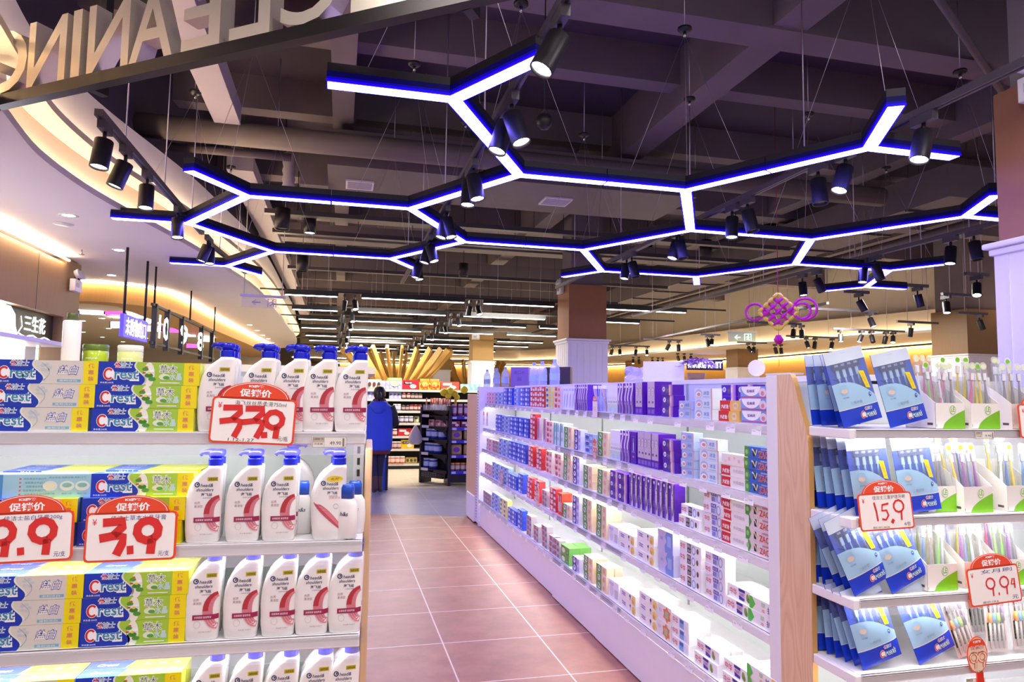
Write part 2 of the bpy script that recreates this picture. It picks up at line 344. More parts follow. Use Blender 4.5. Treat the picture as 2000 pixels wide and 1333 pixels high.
# ---- ducts and pipes under the slab
def pipe(a, c, r, mat, label, nm='ceiling_pipe'):
    b = MB(); b.tube([a, c], r, mat, 12); return tag(b.build(nm), label, 'pipe')
pipe((-2.1, 7.2, 4.06), (6.6, 7.22, 4.06), 0.12, DUCT, 'thick round grey duct crossing under the ceiling behind the hanging lettering', 'round_duct')
pipe((-2.1, 7.9, 4.1), (-0.6, 7.9, 4.1), 0.045, DUCT, 'thin grey pipe running beside the thick round duct')
pipe((2.6, 3.0, 4.38), (8.5, 6.5, 4.38), 0.03, DUCT, 'thin grey pipe slanting across the beams above the hexagon lights')
for i, (x, z, r, d) in enumerate([(8.2, 4.2, 0.06, 'nearest of the three long pipes'), (8.6, 4.25, 0.05, 'middle one of the three long pipes'), (9.1, 4.15, 0.07, 'farthest of the three long pipes')]):
    pipe((x, 4, z), (x, 30, z), r, DUCT, d+' running lengthwise at upper right')
def duct(p0, p1, label):
    b = MB(); b.box(p0, p1, DUCT); L = p1[1]-p0[1]
    if L > 3:
        for k in range(int(L/1.2)): b.box((p0[0]-0.03, p0[1]+0.6+k*1.2, p0[2]-0.03), (p1[0]+0.03, p0[1]+0.63+k*1.2, p0[2]), DARK)
    return tag(b.build('air_duct'), label, 'duct')
PAN = M('pale_duct_sheet', '#b3a9b4', 0.55, noise=0.06, scale=3)
b = MB(); b.box((-1.26, 4.0, 4.1), (-1.02, 7.05, 4.3), PAN); tag(b.build('air_duct'), 'pale flat duct hanging lengthwise behind the steel lettering', 'duct')
b = MB(); b.box((-1.38, 8.6, 4.12), (-1.08, 26, 4.3), PAN); tag(b.build('air_duct'), 'pale flat duct running lengthwise above the spotlight track at left', 'duct')
dv = duct((-0.2, 7.55, 3.95), (4.2, 8.75, 4.35), 'wide grey box duct with two white vent grilles')
for x0, x1 in ((0.0, 0.32), (2.4, 2.76)):
    b = MB(); b.box((x0, 8.03, 3.93), (x1, 8.36, 3.955), WMETAL)
    for k in range(7): b.box((x0+0.02, 8.06+k*0.04, 3.925), (x1-0.02, 8.075+k*0.04, 3.932), PAN)
    b.build('vent_grille', dv)
duct((6.9, 6.5, 3.9), (7.7, 24, 4.3), 'long rectangular grey duct over the right aisles')
for i, y in enumerate((11.6, 14.2, 17.5)):
    b = MB(); b.box((-1.0, y, 4.0), (6.7, y+0.35, 4.25), DUCT); tag(b.build('air_duct'), '%s grey cross duct beyond the hexagon lights' % ('nearest', 'middle', 'farthest')[i], 'duct')
for i, y in enumerate((9.2, 10.3, 13.3, 16)):
    b = MB(); b.box((-1.0, y, 3.78), (6.7, y+0.12, 3.84), DARK)
    for k in range(9): b.tube([(-0.6+k*0.8, y+0.06, 3.84), (-0.6+k*0.8, y+0.06, 4.38)], 0.006, DARK, 5)
    tag(b.build('cable_tray'), '%s dark cable tray crossing above the lamp rows' % ORD[i], 'cable tray')
# silver insulated flexible duct and its box
b = MB(); b.box((-0.52, 8.2, 3.9), (-0.2, 8.75, 4.3), DUCT); bx = tag(b.build('duct_junction_box'), 'grey duct box with a ribbed flexible hose left of the vents', 'duct box')
b = MB(); pts = [(-0.65, 8.3, 3.82+0.05*k) for k in range(10)]
b.tube(pts, [0.075 if k % 2 else 0.062 for k in range(10)], PAN, 12); b.build('flexible_hose', bx)
# ================================================================== CEILING LIGHTS
ANG = {1: (240, 120, 0), -1: (60, -60, 180)}
HZ = 2.93
def wedge_arms(b, angs, w, L, z0, z1, mat):
    # one Y outline, extruded
    angs = sorted(a % 360 for a in angs); pts = []
    for i, a in enumerate(angs):
        d = Vector((cos(radians(a)), sin(radians(a)))); n = Vector((-d.y, d.x)); k = w/2/tan(radians(60))
        pts += [d*k-n*w/2, d*L-n*w/2, d*L+n*w/2]
    n_ = len(pts)
    b.add([(p.x, p.y, z0) for p in pts]+[(p.x, p.y, z1) for p in pts], [tuple(range(n_))[::-1], tuple(range(n_, 2*n_))]+[(i, (i+1) % n_, n_+(i+1) % n_, n_+i) for i in range(n_)], mat)
BLUEE = M('painted_blue_bloom', '#06040c', 0.6, emit=(0.006, 0.0, 1.0), es=1.3, spec=0.1); BLUEF = M('painted_blue_bloom_faint', '#0a0810', 0.6, emit=(0.01, 0.002, 1.0), es=0.035, spec=0.1)  # emissive bands that paint the strips' blue bloom onto the housing sides
BLUEG = M('painted_blue_bloom_mid', '#0a0810', 0.6, emit=(0.008, 0.0, 1.0), es=0.2, spec=0.1)
HOUS = M('dark_lamp_housing', '#1c1822', 0.55, 0.0, noise=0.15, scale=15, spec=0.3)
WIRE = M('steel_wire', '#b9b2c4', 0.35, 0.8, noise=0.05)
def ymodule(par):
    def mk():
        r = thing('pendant_light', 'x', 'x')
        b = MB(); wedge_arms(b, ANG[par], 0.086, 0.597, 0.004, 0.092, HOUS); b.build('housing', r)
        b = MB(); wedge_arms(b, ANG[par], 0.074, 0.594, 0.0, 0.006, BLUEL); b.build('diffuser', r)
        b = MB(); wedge_arms(b, ANG[par], 0.0885, 0.5985, 0.002, 0.013, BLUEE); wedge_arms(b, ANG[par], 0.0883, 0.5985, 0.013, 0.026, BLUEG); wedge_arms(b, ANG[par], 0.0881, 0.5985, 0.026, 0.052, BLUEF); b.build('painted_edge_bloom', r)
        b = MB(); b.lathe([(0.01, 0.02), (0.035, 0.022), (0.05, 0.035), (0.05, 0.05), (0.0, 0.055)], BLACK, (0, 0, 1.13), 16)
        b.lathe([(0.0, -0.02), (0.012, -0.015), (0.012, 0.02)], CHROME, (0, 0, 1.13), 8); b.build('canopy', r)
        b = MB(); b.tube([(0, 0, 1.18), (0, 0, 2.06)], 0.004, WIRE, 5); b.build('suspension_rod', r)
        for a in ANG[par]:
            b = MB(); d = (cos(radians(a))*0.42, sin(radians(a))*0.42)
            b.tube([(0, 0, 1.13), (d[0], d[1], 0.092)], 0.0016, WIRE, 4); b.build('cable', r)
        return r
    return Kind(mk)
YK = {1: ymodule(1), -1: ymodule(-1)}
nodes = []
for nm, i, j, p in [('A', 3, 0, -1), ('L', 7, 0, 1), ('B', 4, 1, 1), ('D', 6, 1, -1), ('Q', 10, 1, 1), ('E', 1, 2, 1), ('C', 3, 2, -1), ('M', 7, 2, 1), ('N', 9, 2, -1), ('G', 0, 3, -1), ('F', 4, 3, 1), ('K', 6, 3, -1),
                    ('R', 10, 3, 1), ('S', 12, 3, -1), ('H', 1, 4, 1), ('I', 3, 4, -1), ('O', 7, 4, 1), ('P', 9, 4, -1), ('T', 13, 4, 1), ('J', 0, 5, -1)]:
    nodes.append((-1.303+0.6*i, 3.247+1.0393*j, p, j))
rown = {0: 'nearest', 1: 'second', 2: 'third', 3: 'fourth', 4: 'fifth', 5: 'farthest'}
for j in range(6):
    row = sorted(n for n in nodes if n[3] == j)
    for k, (x, y, p, _) in enumerate(row):
        lab = 'Y-shaped glowing blue-white pendant light, %s from the left in the honeycomb\'s %s row' % (ORD[k], rown[j]) if len(row) > 1 else 'Y-shaped glowing blue-white pendant light, alone in the honeycomb\'s farthest row'
        put(YK[p], (x, y, HZ), 0, lab, 'pendant light', 'honeycomb pendant lights')
# ---- track spotlights
ZT = 3.04
def head_kind(lit):
    b = MB(); m = BLACK if lit else DARK
    b.lathe([(0.0, 0.0), (0.047, 0.0), (0.05, -0.004), (0.05, -0.168), (0.0505, -0.172), (0.0445, -0.172), (0.043, -0.158)], M('spot_black', '#221f26', 0.42, 0.2, noise=0.1), seg=18, caps=False)
    return b
H_LIT = None
def spot_proto(lit):
    r = thing('track_spotlight', 'x', 'x')
    b = MB(); b.box((-0.02, -0.075, -0.05), (0.02, 0.075, 0.0), M('adapter_grey', '#4d4852', 0.45, noise=0.08)); b.build('adapter', r)
    b = MB(); b.tube([(0, 0, -0.05), (0, 0, -0.10)], 0.011, BLACK, 8); b.build('stem', r)
    h = head_kind(lit).build('head', r); h.location = (0, 0, -0.10)
    b = MB(); b.lathe([(0.0435, 0), (0.0, 0.001)], LENS if lit else M('unlit_lens', '#3a3a40', 0.2), (0, 0, -0.160), 16, caps=False); b.build('lens', h)
    return r
SPK = {True: Kind(lambda: spot_proto(True)), False: Kind(lambda: spot_proto(False))}
def spot(base, dirv, lab, lit=True, group='track spotlights', scale=1.0):
    o = put(SPK[lit], base, 0, lab, 'spotlight', group); o.scale = (scale,)*3
    h = [c for c in o.children if c.name.startswith('head')][0]
    q = Vector((0, 0, -1)).rotation_difference(Vector(dirv).normalized()); h.rotation_mode = 'QUATERNION'; h.rotation_quaternion = q
    return o
def track(x0, y0, x1, y1, z, lab, rods=3):
    d = Vector((x1-x0, y1-y0, 0)); L = d.length; d.normalize(); r = thing('lighting_track', lab, 'light track', (x0, y0, z), 0)
    b = MB(); b.M = frame((0, 0, 0), (d.x, d.y, 0), (-d.y, d.x, 0)); b.box((0, -0.022, 0), (L, 0.022, 0.04), M('track_metal', '#5d5662', 0.4, 0.3, noise=0.08)); b.box((0, -0.006, -0.002), (L, 0.006, 0.001), BLACK); b.build('rail', r)
    for k in range(rods):
        t = L*(k+0.5)/rods; b = MB(); b.tube([(d.x*t, d.y*t, 0.04), (d.x*t, d.y*t, 5.0-z)], 0.005, WIRE, 5); b.build('hanging_rod', r)
    return r
X1, X2, X3, XL = 0.817, 3.018, 5.55, -1.368
track(X1, 1.6, X1, 9.8, ZT, 'long grey lighting track crossing above the middle of the honeycomb lights', 5)
track(X2, 1.6, X2, 9.5, ZT, 'long grey lighting track above the lit white gondola, right of centre', 5)
track(X3, 3.9, X3, 12.5, ZT, 'long grey lighting track at far right behind the honeycomb lights', 5)
track(XL, 4.25, XL, 7.3, ZT, 'grey lighting track along the curved white soffit', 3)
track(XL-0.02, 7.8, XL+0.12, 9.6, ZT, 'short grey lighting track along the soffit behind the leftmost hexagon', 2)
def run(lst, xt, where, zt=ZT):
    n = 0
    for (lx, ly), (tx, ty), lit in lst:
        d = rt*(lx-tx)-up*(ly-ty); d.normalize(); d = (d-fw*0.22*Vector((1, 1, 0))).normalized() if True else d
        p = atx(tx, ty, xt); base = Vector((xt, p.y, zt))
        spot(base, d, '%s black track spotlight, %s from the camera on the track %s' % ('lit' if lit else 'unlit', ORD[n], where), lit); n += 1
run([((1064, 145), (1093, 88), 1), ((1017, 233), (1000, 178), 1), ((974, 286), (988, 238), 1), ((933, 357), (925, 312), 1), ((915, 376), (917, 345), 1), ((881, 435), (873, 400), 1),
     ((864, 454), (872, 422), 1), ((849, 488), (840, 458), 1), ((831, 505), (838, 478), 1), ((820, 527), (816, 500), 1), ((813, 538), (818, 515), 1)], X1, 'through the honeycomb')
run([((1790, 325), (1805, 275), 1), ((1637, 385), (1652, 345), 1), ((1598, 405), (1598, 360), 0), ((1427, 465), (1430, 432), 1), ((1466, 455), (1460, 420), 0), ((1312, 512), (1322, 482), 1),
     ((1332, 510), (1327, 475), 0), ((1218, 548), (1224, 520), 1), ((1240, 545), (1234, 517), 0)], X2, 'over the white gondola')
run([((1851, 507), (1857, 477), 1), ((1904, 497), (1902, 463), 0), ((1682, 543), (1686, 518), 1), ((1716, 541), (1709, 513), 0), ((1567, 570), (1567, 545), 1), ((1604, 563), (1595, 535), 0)], X3, 'at far right')
run([((201, 318), (204, 272), 1), ((232, 344), (246, 298), 1), ((289, 400), (287, 362), 1), ((350, 456), (347, 425), 1)], XL, 'by the white soffit')
run([((398, 498), (406, 470), 1), ((412, 508), (410, 480), 1)], XL+0.05, 'behind the leftmost hexagon')
# ---- rows of linear lamps over the far aisles, with pairs of spotlights in the gaps
rows = [[(555, 661), (705, 910), (945, 1087), (1185, 1350), 575, 0.0425, 555], [(570, 661), (698, 873), (906, 1070), (1185, 1258), 604, 0.0375, 570],
        [(582, 661), (693, 846), (876, 1023), (1048, 1140), 623, 0.042, 582], [(588, 658), (687, 822), (849, 960), (985, 1080), 640, 0.039, 588], [(596, 658), (684, 806), (830, 950), (970, 1060), 655, 0.033, 596],
        [(603, 659), (682, 793), (815, 920), (940, 1030), 665, 0.032, 603], [(612, 670), (694, 775), (795, 870), (885, 970), 677, 0.027, 612], [(620, 690), (710, 763), (780, 846), (860, 940), 685, 0.025, 620]]
ZL = 3.1
def lin_lamp(a, c, lab):
    L = c.x-a.x; r = thing('linear_lamp', lab, 'linear lamp', ((a.x+c.x)/2, a.y, ZL), 0, 'linear lamps over the far aisles')
    b = MB(); b.box((-L/2, -0.03, 0.0), (L/2, 0.03, 0.06), BLACK); b.build('housing', r)
    b = MB(); b.box((-L/2+0.02, -0.022, -0.012), (L/2-0.02, 0.022, 0.0), TUBEW); b.build('diffuser', r)
    for s in (-0.3, 0.3):
        b = MB(); b.tube([(s*L, 0, 0.06), (s*L, 0, 5.0-ZL)], 0.003, WIRE, 4); b.build('hanging_rod', r)
for ri, R_ in enumerate(rows):
    segs, y0, sl, x00 = R_[:4], R_[4], R_[5], R_[6]; yy = atz(x00, y0, ZL).y; prev = None
    for k, (xa, xb) in enumerate(segs):
        a = atz(xa, y0+(xa-x00)*sl, ZL); c = atz(xb, y0+(xb-x00)*sl, ZL); a.y = c.y = yy
        lin_lamp(a, c, 'white linear ceiling lamp, %s segment from the left in the %s row from the camera' % (ORD[k], ORD[ri]))
        if prev is not None and ri < 7 and c.x-prev > 0.2 and k != 3:
            g = a.x-prev
            for q, s in enumerate((0.28, 0.72)):
                spot((prev+g*s, yy, ZL+0.04), (0.25*(q-0.5), -0.45 if q else 0.2, -1), '%s spotlight of the pair in gap %s of the %s linear lamp row' % (('left', 'right')[q], ('one', 'two', 'three')[k-1], ORD[ri]), bool(q) or ri > 2, 'spotlights between linear lamps')
        prev = c.x
    b = MB(); b.box((-1.6, yy-0.02, ZL+0.062), (7.2 if ri < 2 else 5, yy+0.02, ZL+0.09), BLACK); tag(b.build('lamp_rail'), 'black rail carrying the %s row of linear lamps' % ORD[ri], 'lamp rail')
# black cylinder pendants under the dark ceiling at left, small far spots
for i, (px, py0, py1, lit) in enumerate([(551, 408, 448, 0), (605, 425, 456, 1), (590, 500, 530, 0), (905, 515, 540, 0), (1505, 440, 480, 0), (1378, 470, 505, 0), (1265, 475, 500, 1)]):
    y = [8.8, 9.6, 11.5, 11.8, 10.2, 11, 12][i]; a = aty(px, py0, y); c = aty(px, py1, y); h = a.z-c.z
    r = thing('cylinder_downlight', '%s black cylinder downlight hanging in the dark ceiling, %s from the left' % ('lit' if lit else 'unlit', ORD[[0, 2, 1, 3, 6, 5, 4][i]]), 'downlight', (c.x, y, c.z), 0, 'cylinder downlights')
    b = MB(); b.lathe([(0.0, h), (h*0.36, h), (h*0.36, 0), (h*0.3, 0)], M('spot_black'), seg=16, caps=False); b.build('body', r)
    b = MB(); b.lathe([(h*0.31, 0.01), (0, 0.012)], LENS if lit else M('unlit_lens', '#3a3a40', 0.2), seg=14, caps=False); b.build('lens', r)
    b = MB(); b.tube([(0, 0, h), (0, 0, 5.0-c.z)], 0.006, BLACK, 6); b.build('rod', r)
# smoke-detector like ball camera hanging between the spotlights
p = aty(1063, 238, 4.6); r = thing('dome_camera', 'small dark dome camera hanging on a thin rod right of the nearest spotlights', 'camera', (p.x, p.y, p.z))
b = MB(); b.lathe([(0.0, -0.06), (0.03, -0.052), (0.055, -0.02), (0.06, 0.01), (0.05, 0.04), (0.02, 0.06), (0, 0.062)], BLACK, seg=18, caps=False); b.build('dome', r)
b = MB(); b.lathe([(0.03, 0.05), (0.02, 0.09), (0.0, 0.09)], CHROME, seg=10, caps=False); b.build('collar', r)
b = MB(); b.tube([(0, 0, 0.08), (0, 0, 5.0-p.z)], 0.005, BLACK, 5); b.build('rod', r)
# ---- steel letters of the hanging sign, seen from behind
STEEL = M('brushed_steel', '#e2d6c4', 0.32, 0.7, noise=0.08, scale=40, stretch=(1, 1, 12))
def text3d(b, t, u0, u1, z0, z1, depth, mat, mirror=True, off=0.012):
    vs_, fs, asp = text_geo(t, off, 0.0, 4); n = len(vs_); W = u1-u0; Hh = z1-z0; s = -1 if mirror else 1
    P = [((u0+u1)/2+s*x*W, (z0+z1)/2+y*Hh) for x, y in vs_]
    cnt = {}
    for f in fs:
        for i in range(len(f)):
            e = (f[i], f[(i+1) % len(f)]); k = tuple(sorted((round(P[e[0]][0], 6), round(P[e[0]][1], 6), round(P[e[1]][0], 6), round(P[e[1]][1], 6))))
            cnt.setdefault(tuple(sorted(e)), []).append(e)
    F = [tuple(f) for f in fs]+[tuple(n+k for k in f[::-1]) for f in fs]+[(e[0][1], e[0][0], n+e[0][0], n+e[0][1]) for e in cnt.values() if len(e) == 1]
    b.add([(x, y, 0) for x, y in P]+[(x, y, -depth) for x, y in P], F, mat)
s0 = atz(0, 217, 3.0); s1 = atz(1000, 0, 3.0); ud = Vector((s1.x-s0.x, s1.y-s0.y, 0)).normalized(); nd = Vector((ud.y, -ud.x, 0))
s0 = s0-ud*0.7+nd*0.055
sg = thing('hanging_sign', 'hanging sign of brushed steel capital letters on a black rail, seen from behind', 'sign', (s0.x, s0.y, 3.0))
b = MB(); b.M = frame((0, 0, 0), ud, (0, 0, 1)); b.box((0, 0, -0.055), (4.3, 0.06, 0.0), M('black_steel_rail', '#2b2626', 0.3, 0.6, noise=0.1)); b.build('rail', sg)
def on_sign(px, py):
    d = ray(px, py); t = (s0-E0).dot(nd)/d.dot(nd); q = E0+d*t-s0; return q.dot(ud), q.z
for ch, xa, xb in [('G', -38, 48), ('N', 50, 124), ('I', 136, 153), ('N', 167, 248), ('A', 250, 334), ('E', 352, 427), ('L', 446, 525), ('C', 546, 660), ('E', 684, 795), ('M', 815, 990)]:
    u0 = on_sign(xa, 190-xa*0.215)[0]; u1 = on_sign(xb, 190-xb*0.215)[0]
    b = MB(); b.M = frame((0, 0, 0), ud, (0, 0, 1)); text3d(b, ch, u0, u1, 0.06, 0.41, 0.085, STEEL)
    b.build('letter', sg)
for px in (160, 900):
    u = on_sign(px, 190-px*0.215)[0]; b = MB(); b.M = frame((0, 0, 0), ud, (0, 0, 1)); b.box((u-0.022, 0.03, -0.13), (u+0.022, 2.0, -0.09), BLACK); b.box((u-0.022, 0.0, -0.13), (u+0.022, 0.03, -0.05), BLACK); b.build('hanger', sg)
# ================================================================== LEFT SHELF (front faces the camera)
LR = radians(-2.5); LO = Vector((0.065, 1.70, 0)); LM = Matrix.Translation(LO) @ Matrix.Rotation(LR, 4, 'Z'); LI = LM.inverted()
def ls(px, py, yl=0.0):                      # photo point on the plane local y = yl of the shelf
    o = LI @ E0; d = LI.to_3x3() @ ray(px, py); t = (yl-o.y)/d.y; return o+d*t
def lput(kind, x, y, z, label, cat, group, rot=0.0): return put(kind, LM @ Vector((x, y, z)), LR+rot, label, cat, group)
WOOD = M('light_ash_wood', '#d9b48c', 0.45, noise=0.16, scale=7, stretch=(7, 7, 0.35))
ZS = [1.405, 1.152, 0.935, 0.712, 0.49, 0.26]
CLR = CLEAR('clear_acrylic', (0.95, 0.95, 1.0), 0.16, 0.08)
def rail_shelf(par, x0, x1, depth, z, led=True, y0=0.0, mat=WHITE, axis='x', strip=True, lm=None, rh=0.029):
    b = MB()
    b.box((x0, y0, z-0.012), (x1, y0+depth, z), mat); b.box((x0, y0, z-rh), (x1, y0+0.012, z), mat, 0.003); b.box((x0, y0-0.003, z-rh+0.004), (x1, y0, z-0.005), CLEAR('price_channel', (1, 1, 1), 0.35, 0.15))
    s = b.build('shelf_board', par)
    if strip:
        b = MB(); b.box((x0, y0+0.001, z-0.054), (x1, y0+0.004, z-rh), CLR); b.build('acrylic_strip', s)
    if led:
        b = MB(); b.tube([(x0+0.02, y0+0.03, z-0.022), (x1-0.02, y0+0.03, z-0.022)], 0.007, lm or LEDW, 6); b.build('led_tube', s)
    return s
u = thing('shelving_unit', 'white lit shelving unit in the left foreground with toothpaste and shampoo', 'shelf', LO, LR)
for z in ZS: rail_shelf(u, -1.12, 0.0, 0.40, z)
b = MB(); b.box((-1.14, 0.40, 0.0), (0.0, 0.42, 1.575), M('grey_back_panel', '#d3dbd8', 0.5, noise=0.02)); b.box((-1.14, 0.385, 1.555), (0.02, 0.85, 1.575), M('cream_top', '#ece2cf', 0.4, noise=0.03)); b.build('back_panel', u)
b = MB(); b.box((0.0, 0.10, 0.0), (0.018, 0.44, 1.36), WOOD, 0.004); b.build('side_panel', u)
b = MB(); b.box((-1.14, 0.02, 0.0), (0.0, 0.40, 0.16), WHITE); b.build('base', u)
# perforated upright strips
b = MB(); b.box((-0.035, 0.385, 0.16), (-0.005, 0.40, 1.55), WMETAL)
for k in range(40): b.box((-0.024, 0.383, 0.2+k*0.033), (-0.016, 0.386, 0.22+k*0.033), BLACK)
b.build('slotted_upright', u)
# ---- printed art
CB, CW, CT, CRD = K('#1235b0'), K('#fdfdfd'), K('#3a8fb0'), K('#d42a22')
def crest(b, cx, cy, w, n, cn=True):
    h = w*0.36; x0 = cx-w*0.36
    b.ell(x0, cy, w*0.165, h*0.57, CW, n, seg=18); b.ring(x0, cy, w*0.15, h*0.52, w*0.06, CRD, n+0.0003, 20, 0.75, 2*pi-0.75)
    b.text('rest', cx+w*0.15, cy-h*0.05, w*0.74, h*0.92, CW, n+0.0002, 0.075); b.text('rest', cx+w*0.15, cy-h*0.05, w*0.68, h*0.78, CT, n+0.0005, 0.012)
    if cn:
        b.text('佳洁士', cx+w*0.05, cy+h*0.80, w*0.54, h*0.56, CW, n, 0.06, 0.2); b.text('洁士', cx+w*0.13, cy+h*0.80, w*0.33, h*0.48, CT, n+0.0003, 0.0, 0.2)
        b.text('佳', cx-w*0.12, cy+h*0.80, w*0.16, h*0.48, CRD, n+0.0004, 0.0, 0.2)
BW, BH, BD = 0.214, 0.052, 0.044
def paste_box(kind):
    def mk():
        b = MB(); W, Hh, D = BW, BH, BD
        grey, lime, yel = K('#dcd8cc'), K('#a6d040'), K('#f6e400')
        body = {'salt': grey, 'herb': lime, 'back': K('#9fd0dc')}[kind]
        b.box((-W/2, 0, 0), (W/2, D, Hh), body)
        b.M = FRONT((-W/2, 0, 0)); e = 0.0003
        if kind == 'back':
            b.rect(0.0, 0, 0.03, Hh, K('#4d8fc0'), e)
            for k in range(5):
                y = Hh-0.01-k*0.0085; b.rect(0.062, y-0.0018, 0.066, y+0.0018, K('#d06a6a'), e); b.text('深层清洁牙齿口气清新'[:8-k % 3], 0.093, y, 0.046-0.006*(k % 3), 0.0045, K('#4a93a8'), e)
            for k, x in enumerate((0.128, 0.162, 0.193)):
                b.ell(x-0.004, 0.026, 0.015, 0.011, K('#dfeee0'), e); b.ell(x-0.004, 0.0275, 0.010, 0.005, K('#86c0b4') if k else K('#e8f0d0'), e*2); b.text('健康口腔', x-0.004, 0.009, 0.02, 0.0035, K('#5aa0b0'), e)
            b.text('清洁牙齿 坚固牙釉 清新口气', 0.158, 0.0445, 0.075, 0.0045, K('#6a98a0'), e)
        else:
            xr = 0.094 if kind == 'salt' else 0.092
            wav = [(xr-0.006+0.012*sin(pi*(i/12*1.6-0.75)), Hh*(1-i/12)) for i in range(13)]
            b.strip([(0, y) for x, y in wav], [(x+0.004, y) for x, y in wav], K('#e9efd8'), e); b.strip([(0, y) for x, y in wav], wav, CB, e*2)
            crest(b, 0.048, 0.024, 0.072, e*3); b.text('净含量:200克', 0.019, 0.0045, 0.028, 0.004, CW, e*3)
            b.rect(0.066, 0.0085, 0.086, 0.0125, CW, e*3)
            b.rect(0.180, 0, W, Hh, yel, e)
            for k, ch in enumerate('优惠装'): b.text(ch, 0.196, Hh*(0.80-k*0.28), 0.012, 0.010, K('#e08a60'), e*2, 0.02)
            if kind == 'salt':
                b.text('盐白', 0.149, 0.031, 0.044, 0.022, K('#5a5aa8'), e, 0.055, 0.25); b.text('盐白', 0.149, 0.031, 0.041, 0.019, CW, e*2, 0.0, 0.25)
                b.rect(0.128, 0.0045, 0.176, 0.0105, K('#7fb8cc'), e); b.text('温和洁白', 0.150, 0.0075, 0.036, 0.004, CW, e*2)
                b.stroke([(0.096+0.016*sin(i/9*2.6), Hh*0.9-0.004*i) for i in range(11)], 0.0012, K('#9fb4c0'), e)
                for a in range(5): b.ell(0.104+0.008*cos(a*1.3), 0.037+0.007*sin(a*1.3), 0.0045, 0.003, K('#c2cfd2'), e)
            else:
                b.ell(0.106, 0.024, 0.012, 0.028, K('#f2f5e4'), e, seg=16)
                for a, (x, y, r, c) in enumerate([(0.098, 0.036, 0.007, '#4f9a34'), (0.106, 0.022, 0.009, '#3d8a2c'), (0.113, 0.014, 0.008, '#4f9a34'), (0.100, 0.041, 0.0035, '#d06a28'), (0.096, 0.028, 0.0035, '#c0582a'), (0.106, 0.027, 0.004, '#f0d828'), (0.112, 0.032, 0.006, '#ffffff')]):
                    b.ell(x, y, r, r*0.6, K(c), e*(2+a*0.5), seg=10)
                b.text('草木', 0.147, 0.037, 0.040, 0.022, CW, e, 0.06); b.text('草木', 0.147, 0.037, 0.037, 0.019, K('#2f5a2a'), e*2, -0.01)
                b.text('水晶', 0.163, 0.020, 0.026, 0.017, K('#c6e4dc'), e*2, 0.04); b.ell(0.139, 0.019, 0.012, 0.007, K('#e6f0d0'), e*2); b.ell(0.143, 0.0175, 0.007, 0.004, K('#58a848'), e*3); b.rect(0.130, 0.0045, 0.172, 0.0065, CW, e*2)
        b.M = frame((-W/2, 0, Hh), (1, 0, 0), (0, 1, 0))
        if kind != 'back':
            b.rect(0, 0, 0.075, D, K('#3f5fcc'), 0.0003); b.add([(0.075, 0, 0.0003), (0.083, 0, 0.0003), (0.093, D, 0.0003), (0.075, D, 0.0003)], [(0, 1, 2, 3)], K('#3f5fcc'))
            b.rect(0.095, 0.0, W, D, K('#e9ee58'), 0.0002)
            for k, ch in enumerate('优惠装'): b.text(ch, 0.125+k*0.032, D/2, 0.016, 0.016, K('#f4f4c0'), 0.0005, 0.03)
            b.text('Crest', 0.042, D/2, 0.045, 0.016, CW, 0.0005, 0.03, 0.2)
        b.M = I4
        b.add([(W/2+0.0003, 0, 0), (W/2+0.0003, D, 0), (W/2+0.0003, D, Hh), (W/2+0.0003, 0, Hh)], [(0, 1, 2, 3)], K('#5a78c8') if kind == 'salt' else K('#e4e84a'))
        return b.build('toothpaste_box')
    return Kind(mk)
PB = {k: paste_box(k) for k in ('salt', 'herb', 'back')}
KN = {'salt': 'blue and grey', 'herb': 'blue and lime green', 'back': 'pale blue'}
def stack(kind, pxr, py, z, n, shelf, dx=(0, 0, 0, 0), deep=1, y0=0.014, top=None):
    x = ls(pxr, py, y0).x-BW/2
    for r in range(deep):
        for k in range(n):
            kd = top if (top and k == n-1 and r == 0) else kind
            hgt = ('bottom', 'middle', 'top')[k]; d = 'front row' if r == 0 else ORD[r]+' row'
            yy = y0+(0.012 if (k == n-1 and n == 3 and shelf == 'second' and r == 0) else 0)+r*(BD+0.002)+(0.03 if r and shelf == 'second' and k == n-1 else 0)
            xx = x+(dx[k] if k < len(dx) else 0)
            lput(PB[kd], xx, yy, z+k*(BH+0.0006), '%s toothpaste box, %s layer, %s, %s left shelf' % (KN[kd], hgt, d, shelf), 'toothpaste box', 'toothpaste boxes on the left unit', random.uniform(-0.004, 0.004))
stack('salt', 172, 825, ZS[0], 3, 'top', (0, 0.012, 0.018)); stack('herb', 378, 825, ZS[0], 3, 'top', (0, 0.004, 0.008))
stack('salt', 145, 1030, ZS[1], 3, 'second', (0, 0.004, 0.032), 4, 0.016, 'back'); stack('herb', 354, 1030, ZS[1], 3, 'second', (0, 0.006, 0.018), 4, 0.016)
stack('salt', 153, 1250, ZS[2], 3, 'third', (0, 0.002, 0.004), 4); stack('herb', 360, 1245, ZS[2], 3, 'third', (0, 0.0, 0.003), 4)
stack('salt', 140, 1350, ZS[3], 3, 'fourth', (0, 0.002, 0.004), 2); stack('herb', 350, 1350, ZS[3], 3, 'fourth', (0, 0.0, 0.003), 2)
